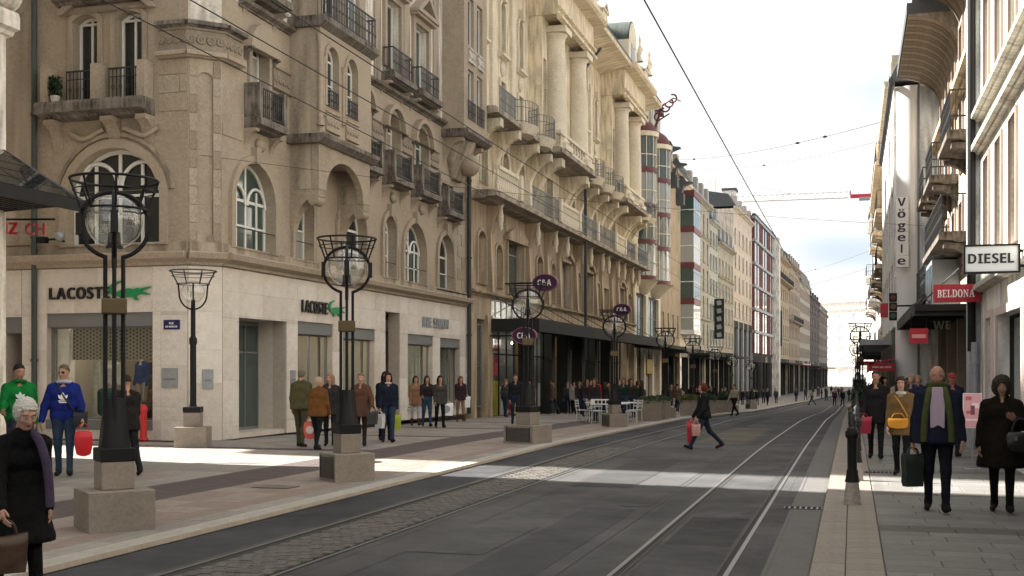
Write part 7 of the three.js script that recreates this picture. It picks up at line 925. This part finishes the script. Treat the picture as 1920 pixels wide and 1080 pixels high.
function trefoil(o, y, z, k, mat) { const l = []; for (const [a, s] of [[0, 1], [0.75, 0.9], [-0.75, 0.9]]) { const sh = new THREE.Shape(); sh.moveTo(0, 0); sh.quadraticCurveTo(0.055, 0.06, 0.03, 0.13); sh.quadraticCurveTo(0, 0.17, 0, 0.18); sh.quadraticCurveTo(0, 0.17, -0.03, 0.13); sh.quadraticCurveTo(-0.055, 0.06, 0, 0); l.push(new THREE.ExtrudeGeometry(sh, { depth: 0.012, bevelEnabled: false }).scale(s * k, s * k, 1).rotateZ(a)); } l.push(bx(-0.1 * k, 0.1 * k, -0.025, -0.01, 0, 0.012), bx(-0.08 * k, 0.08 * k, -0.05, -0.035, 0, 0.012)); const m = mesh('chest_emblem', join(l), mat, o); m.position.set(0, y, z); return m; }
{ const p = person(-12.61, 16.69, toCam(-12.61, 16.69) - 0.1, 'man in royal blue hoodie with white leaf emblem, jeans and dark glasses', { h: 1.83, step: 0.12, wide: 1.08, puff: 0.03, top: [0.012, 0.022, 0.15], legs: [0.03, 0.05, 0.085], skin: [0.42, 0.25, 0.18], hair: 'short', hairColor: [0.10, 0.075, 0.05], glasses: 1, turnHead: -0.4, arms: [[0.1, 0.28, 0.5], [0.0, 0.35, 0.15]], hem: 0.96 }); trefoil(p.o, 1.22 * p.k, 0.158, 0.72, M.white); mesh('hood_collar', metric(new THREE.TorusGeometry(0.1, 0.035, 8, 18).rotateX(1.35).translate(0, 1.49 * p.k, 0.005)), std([0.35, 0.37, 0.45], 0.9), p.o); mesh('bag_strap', tube([[-0.1, 1.47 * p.k, 0.1], [0.03, 1.25 * p.k, 0.175], [0.2, 1.0 * p.k, 0.12]], 0.014, 5), M.ink, p.o);
  bag('messenger_bag', 'small dark messenger bag at the blue hoodie man\u2019s hip', p.o.position.clone().add(V(0.34, 1.12, 0.02)), 0.22, 0.26, 0.1, std([0.015, 0.016, 0.02], 0.7), 0.5, { drop: 0.04 });
  bag('red_carrier', 'red plastic carrier bag with pale print held by the blue hoodie man', p.at(0), 0.3, 0.44, 0.14, std([0.5, 0.012, 0.02], 0.4), 0.65, { drop: 0.1, soft: 1 }); }
{ const p = person(-13.1, 16.2, toCam(-13.1, 16.2) + 0.1, 'man in bright green hoodie with white leaf emblem at the left edge', { h: 1.84, step: 0.1, wide: 1.1, puff: 0.03, top: [0.008, 0.14, 0.03], legs: [0.03, 0.035, 0.05], skin: [0.36, 0.20, 0.14], hair: 'short', hairColor: [0.015, 0.012, 0.01], arms: [[-0.15, 0.12, 0.15], [0.35, 0.2, 0.9]], turnHead: 0.35, nod: 0.18, hem: 0.96 }); trefoil(p.o, 1.24 * p.k, 0.158, 0.66, std([0.6, 0.7, 0.62], 0.8)); mesh('hood_collar', metric(new THREE.TorusGeometry(0.1, 0.035, 8, 18).rotateX(1.35).translate(0, 1.49 * p.k, 0.005)), std([0.008, 0.11, 0.024], 0.9), p.o); }
{ const p = person(-9.05, 13.3, -2.2, 'person in dark jacket with a green backpack, half hidden behind the nearest lamp', { h: 1.7, step: 0.35, top: [0.018, 0.016, 0.016], legs: [0.016, 0.016, 0.018], skin: SKIN[0], hair: 'short', puff: 0.03, coat: 0.8 }); p.o.position.set(-11.75, 0, -17.2); const q = p.o.position; const b = thing('backpack', 'dark green backpack beside the nearest lamp pole', 'bag', [q.x - 0.28, 1.0, q.z + 0.12], -2.2); mesh('pack', rbox(-0.17, 0.17, 0, 0.46, -0.12, 0.1, 0.07, 3), tex([0.02, 0.045, 0.035], fabricMap, 0.8), b); mesh('pocket', rbox(-0.12, 0.12, 0.04, 0.22, -0.17, -0.1, 0.03), tex([0.025, 0.06, 0.045], fabricMap, 0.8), b); }
// --- group at the second lamp
person(-12.23, 24.68, Math.PI + 0.05, 'man in olive jacket, trousers and flat cap seen from behind', { h: 1.77, step: 0.13, wide: 1.12, puff: 0.03, top: [0.07, 0.066, 0.032], legs: [0.07, 0.066, 0.038], hair: 'cap', hairColor: [0.13, 0.12, 0.09], coat: 0.84, collar: 1 });
{ const p = person(-11.45, 23.9, Math.PI - 0.15, 'grey-haired woman in rust brown jacket carrying a red and white bag', { h: 1.6, step: 0.16, wide: 1.12, puff: 0.03, top: [0.13, 0.058, 0.018], legs: [0.012, 0.014, 0.018], hair: 'curly', hairColor: [0.36, 0.27, 0.19], coat: 0.8, collar: 1, turnHead: -0.7, lean: 0.06 }); bag('carrier_bag', 'red and white carrier bag between the olive man and rust jacket woman', p.at(0), 0.32, 0.42, 0.16, std([0.55, 0.10, 0.08], 0.5), 0.2, { drop: 0.06, soft: 1, mark: std([0.6, 0.5, 0.48], 0.6) }); }
person(-11.7, 25.1, 0.4, 'woman with striped pale scarf behind the second lamp pole, left side', { h: 1.68, step: 0.15, top: [0.03, 0.026, 0.026], legs: [0.02, 0.022, 0.03], hair: 'long', hairColor: [0.25, 0.16, 0.10], puff: 0.03, coat: 0.75, turnHead: -0.4 });
{ const p = person(-11.0, 25.3, 0.2, 'person in brown coat with dark bag behind the second lamp pole, right side', { h: 1.68, step: 0.1, top: [0.10, 0.05, 0.034], legs: [0.03, 0.02, 0.02], hair: 'short', hairColor: [0.16, 0.1, 0.07], puff: 0.03, coat: 0.7, arms: [[0.2, 0.35, 0.5], [0, 0.1, 0.2]] }); bag('shoulder_bag', 'grey-black slouch bag to the right of the second lamp pole', p.at(0, 0.1), 0.24, 0.32, 0.12, std([0.04, 0.042, 0.042], 0.7), 0, { drop: 0.1 }); }
// --- walkers before the shop fronts
{ const p = person(-10.92, 26.75, toCam(-10.9, 26.7) + 0.12, 'woman in navy jacket, white scarf and jeans walking before the shop door', { h: 1.7, step: 0.2, wide: 1.08, puff: 0.03, top: [0.012, 0.017, 0.03], legs: [0.028, 0.042, 0.075], hair: 'long', hairColor: [0.03, 0.012, 0.01], hem: 0.9 }); mesh('white_scarf', metric(new THREE.TorusGeometry(0.062, 0.03, 8, 16).rotateX(1.25).scale(1, 0.9, 1).translate(0, 1.445, 0.03)), std([0.5, 0.5, 0.48], 0.95), p.o); bag('lime_bag', 'lime green carrier bag beside the navy jacket woman', p.at(0), 0.2, 0.38, 0.12, std([0.28, 0.36, 0.02], 0.5), 0.3, { drop: 0.05 }); bag('white_bag', 'crumpled white carrier bag left of the navy jacket woman', p.at(1), 0.24, 0.36, 0.14, std([0.5, 0.5, 0.52], 0.6), -0.3, { drop: 0.05 }); }
person(-11.3, 27.5, toCam(-11, 27.4) + 0.2, 'dark-haired person in black just behind the navy jacket woman', { h: 1.72, step: 0.15, top: [0.013, 0.012, 0.013], legs: [0.014, 0.014, 0.018], hair: 'long', hairColor: [0.012, 0.01, 0.01], puff: 0.03 });
person(-14.3, 37.5, toCam(-14.6, 37.5) + 0.2, 'woman in tan coat and white trousers by the wall', { h: 1.68, step: 0.18, top: [0.24, 0.13, 0.08], legs: [0.46, 0.45, 0.46], shoes: [0.06, 0.04, 0.03], boots: 1, hair: 'long', hairColor: [0.035, 0.02, 0.014], coat: 0.72, puff: 0.02 });
person(-13.63, 36.8, toCam(-13.6, 36.8) + 0.2, 'long-haired woman in dark jacket and blue jeans beside the tan coat woman', { h: 1.68, step: 0.2, top: [0.03, 0.022, 0.024], legs: [0.04, 0.07, 0.13], hair: 'long', hairColor: [0.03, 0.018, 0.012], puff: 0.025, arms: [[0.3, 0.15, 1.0], [0.3, 0.15, 1.0]] });
{ const p = person(-12.88, 36.0, toCam(-12.9, 36) + 0.25, 'woman in grey coat and black leggings with a white printed bag', { h: 1.68, step: 0.16, top: [0.05, 0.048, 0.045], legs: [0.01, 0.01, 0.011], hair: 'long', hairColor: [0.02, 0.01, 0.01], coat: 0.78, puff: 0.02 }); bag('printed_bag', 'large white printed paper bag held by the grey coat woman', p.at(0, 0.12), 0.44, 0.42, 0.12, M.white, 0.3, { drop: 0.05, mark: std([0.3, 0.32, 0.36], 0.6) }); }
{ const p = person(-14.34, 42.4, toCam(-14.3, 42.4) + 0.3, 'woman in dark coat, beige trousers and brown boots near the down pipe', { h: 1.7, step: 0.14, top: [0.035, 0.02, 0.026], legs: [0.24, 0.16, 0.10], shoes: [0.08, 0.045, 0.03], boots: 1, hair: 'long', hairColor: [0.10, 0.045, 0.025], coat: 0.82, puff: 0.02 }); bag('white_bag', 'white plastic bag at the side of the woman in brown boots', p.at(0, 0.25), 0.34, 0.42, 0.14, M.white, 0.3, { drop: 0.05 }); }
person(-11.56, 40.3, toCam(-11.5, 40.3) + 0.1, 'man in dark jacket standing before the wide stone pedestal', { h: 1.76, step: 0.08, top: [0.015, 0.016, 0.02], legs: [0.02, 0.026, 0.045], hair: 'short', puff: 0.03 });
person(-11.39, 53.2, 0.5, 'person in bright red coat before the department store entrance', { h: 1.7, step: 0.12, wide: 1.1, top: [0.42, 0.012, 0.02], legs: [0.015, 0.015, 0.018], hair: 'bob', hairColor: [0.05, 0.03, 0.02], coat: 0.78, puff: 0.04 });
// --- shop-window figures
for (const [x, y, z, t, top, l] of [[-19.0, 0.52, -27.2, 0.1, [0.5, 0.48, 0.45], 'pale-shirted mannequin at the left of the wide corner display window'], [-18.3, 0.52, -27.5, -0.2, [0.02, 0.05, 0.16], 'mannequin in dark blue in the wide corner display window'], [FACE_L - 1.0, 0.82, -31.8, 1.4, [0.45, 0.12, 0.04], 'orange-shirted mannequin in the first street-side display'], [FACE_L - 1.0, 0.82, -34.8, 1.5, [0.4, 0.4, 0.42], 'grey-shirted mannequin in the second street-side display'], [FACE_L - 1.0, 0.77, -40.4, 1.4, [0.05, 0.12, 0.08], 'green-dressed mannequin in the third street-side display'], [FACE_L - 1.0, 0.72, -44.0, 1.4, [0.03, 0.03, 0.03], 'black-dressed mannequin in the last street-side display']]) { const b = bodyOf({ h: 1.74, step: 0.05, top, legs: [0.3, 0.27, 0.22], skin: [0.5, 0.48, 0.45], cell: 0.026, noHands: 1, hem: 0.95 }); const m = mesh(numbered('mannequin'), b.geo, clothMat, scene); m.position.set(x, y, z); m.rotation.y = t; m.userData = { label: l, category: 'mannequin', group: 'mannequins in the corner shop displays' }; }
// --- crossing the road
{ const p = person(-3.29, 27.28, -1.15, 'woman in black jacket striding across the tram road with a red bag', { h: 1.6, step: 0.5, wide: 1.02, puff: 0.025, top: [0.012, 0.013, 0.016], legs: [0.02, 0.027, 0.045], hair: 'bob', hairColor: [0.08, 0.02, 0.012], coat: 0.86, arms: [[0.25, 0.12, 0.35], [0.2, 0.12, 0.4]] }); bag('red_bag', 'bright red shopping bag carried across the road', p.at(1, 0.02), 0.2, 0.5, 0.12, std([0.45, 0.015, 0.03], 0.45), 0.1, { drop: 0.06 }); bag('pale_bag', 'small pinkish bag beside the red one on the road', p.at(0, 0.0), 0.2, 0.28, 0.1, std([0.42, 0.22, 0.2], 0.6), 0.3, { drop: 0.08 }); }
person(-5.83, 61.2, -0.6, 'person in pale jacket and dark trousers crossing farther up the road', { h: 1.66, step: 0.42, top: [0.30, 0.26, 0.19], legs: [0.012, 0.011, 0.012], hair: 'short', cell: 0.02 });
person(-4.12, 128, -1.2, 'small distant walker in grey jacket crossing the far road', { h: 1.72, step: 0.45, top: [0.22, 0.19, 0.16], legs: [0.02, 0.02, 0.03], hair: 'short', cell: 0.024 });
person(-1.7, 122, 0.1, 'distant pedestrian standing on the track at right, left of two', { h: 1.74, step: 0.25, top: [0.06, 0.03, 0.03], legs: [0.02, 0.02, 0.03], hair: 'short', cell: 0.024 });
person(-0.9, 118, 0.2, 'distant pedestrian standing on the track at right, right of two', { h: 1.7, step: 0.25, top: [0.02, 0.02, 0.03], legs: [0.02, 0.02, 0.02], hair: 'short', cell: 0.024 });
// --- crowds under the canopies
{ const kinds = []; const tops = [[0.012, 0.012, 0.014], [0.03, 0.022, 0.02], [0.02, 0.025, 0.05], [0.09, 0.06, 0.045], [0.085, 0.014, 0.018], [0.05, 0.055, 0.05], [0.28, 0.26, 0.24], [0.014, 0.03, 0.022]];
  tops.forEach((t, i) => { const b = bodyOf({ h: 1.62 + 0.03 * (i % 5), step: 0.08 + 0.07 * (i % 4), top: t, legs: [[0.014, 0.014, 0.016], [0.025, 0.035, 0.06]][i % 2], coat: i % 3 ? 0 : 0.75, puff: 0.025, cell: 0.024, skin: SKIN[i % 3] }); kinds.push(b); });
  const hs = ['short', 'long', 'bob', 'short', 'long', 'short', 'curly', 'bob'];
  const WHO = ['person in black', 'long-haired person in dark brown', 'person in navy with bobbed hair', 'person in brown', 'long-haired person in dark red', 'person in grey-green', 'curly-haired person in pale grey', 'person in dark green with bobbed hair'], seen = new Map();
  const put = (x, s, label, group, hold) => { let i = Math.floor(rnd() * kinds.length); if (i === 4 && rnd() < 0.7) i = 0; const b = kinds[i], o = mesh(numbered('person'), b.geo, clothMat, scene); o.position.set(x, gy(s) + (hold || 0), -s); o.rotation.y = rnd() < 0.35 ? toCam(x, s) + rr(-0.7, 0.7) : rnd() < 0.5 ? Math.PI + rr(-0.6, 0.6) : rr(0, 6.28); const ord = ['', ', second', ', third', ', fourth', ', fifth', ', sixth', ', seventh', ', eighth', ', ninth', ', tenth', ', eleventh', ', twelfth']; const key = WHO[i] + label; seen.set(key, (seen.get(key) ?? -1) + 1); const nth = ord[seen.get(key)] ?? ''; o.userData = { label: WHO[i] + ' ' + label + (nth ? nth + ' such' : ''), category: 'person', group }; const h = mesh('hair', hairGeo(hs[i]), hairMat([[0.02, 0.014, 0.01], [0.06, 0.035, 0.02], [0.2, 0.15, 0.1]][i % 3]), o); h.applyMatrix4(b.head); };
  for (let i = 0; i < 16; i++) put(rr(-14.6, -11.2), rr(47, 66), 'under the department store canopy', 'shoppers under the department store canopy');
  for (let i = 0; i < 8; i++) put(rr(-10.2, -8.6), rr(41.5, 57), 'among the cafe terrace tables', 'customers at the cafe terrace');
  for (let i = 0; i < 46; i++) { const s = rr(64, 150); put(rr(-14, -8.2) + bend(s), s, s < 85 ? 'before the bay-window house' : s < 115 ? 'before the flat tan house' : 'far along the left pavement', 'crowd on the far left pavement'); }
  for (let i = 0; i < 16; i++) { const s = rr(30, 62); put(rr(0.9, s > 45 ? 1.2 : 2.4), s, s < 42 ? 'behind the couple on the right pavement' : 'by the right pavement planters', 'crowd on the right pavement'); }
  for (let i = 0; i < 10; i++) { const s = rr(64, 110); put(rr(0.3, 1.5), s, 'far along the right pavement', 'far crowd on the right pavement'); }
  for (let i = 0; i < 14; i++) { const s = rr(150, 230); put(rr(-9, -1) + bend(s), s, 'tiny near the street end', 'tiny crowd at the street end'); } }


scene.traverse((o) => { if (o.isMesh && !o.castShadow) { o.castShadow = o.receiveShadow = true; } });
renderer.render(scene, camera);
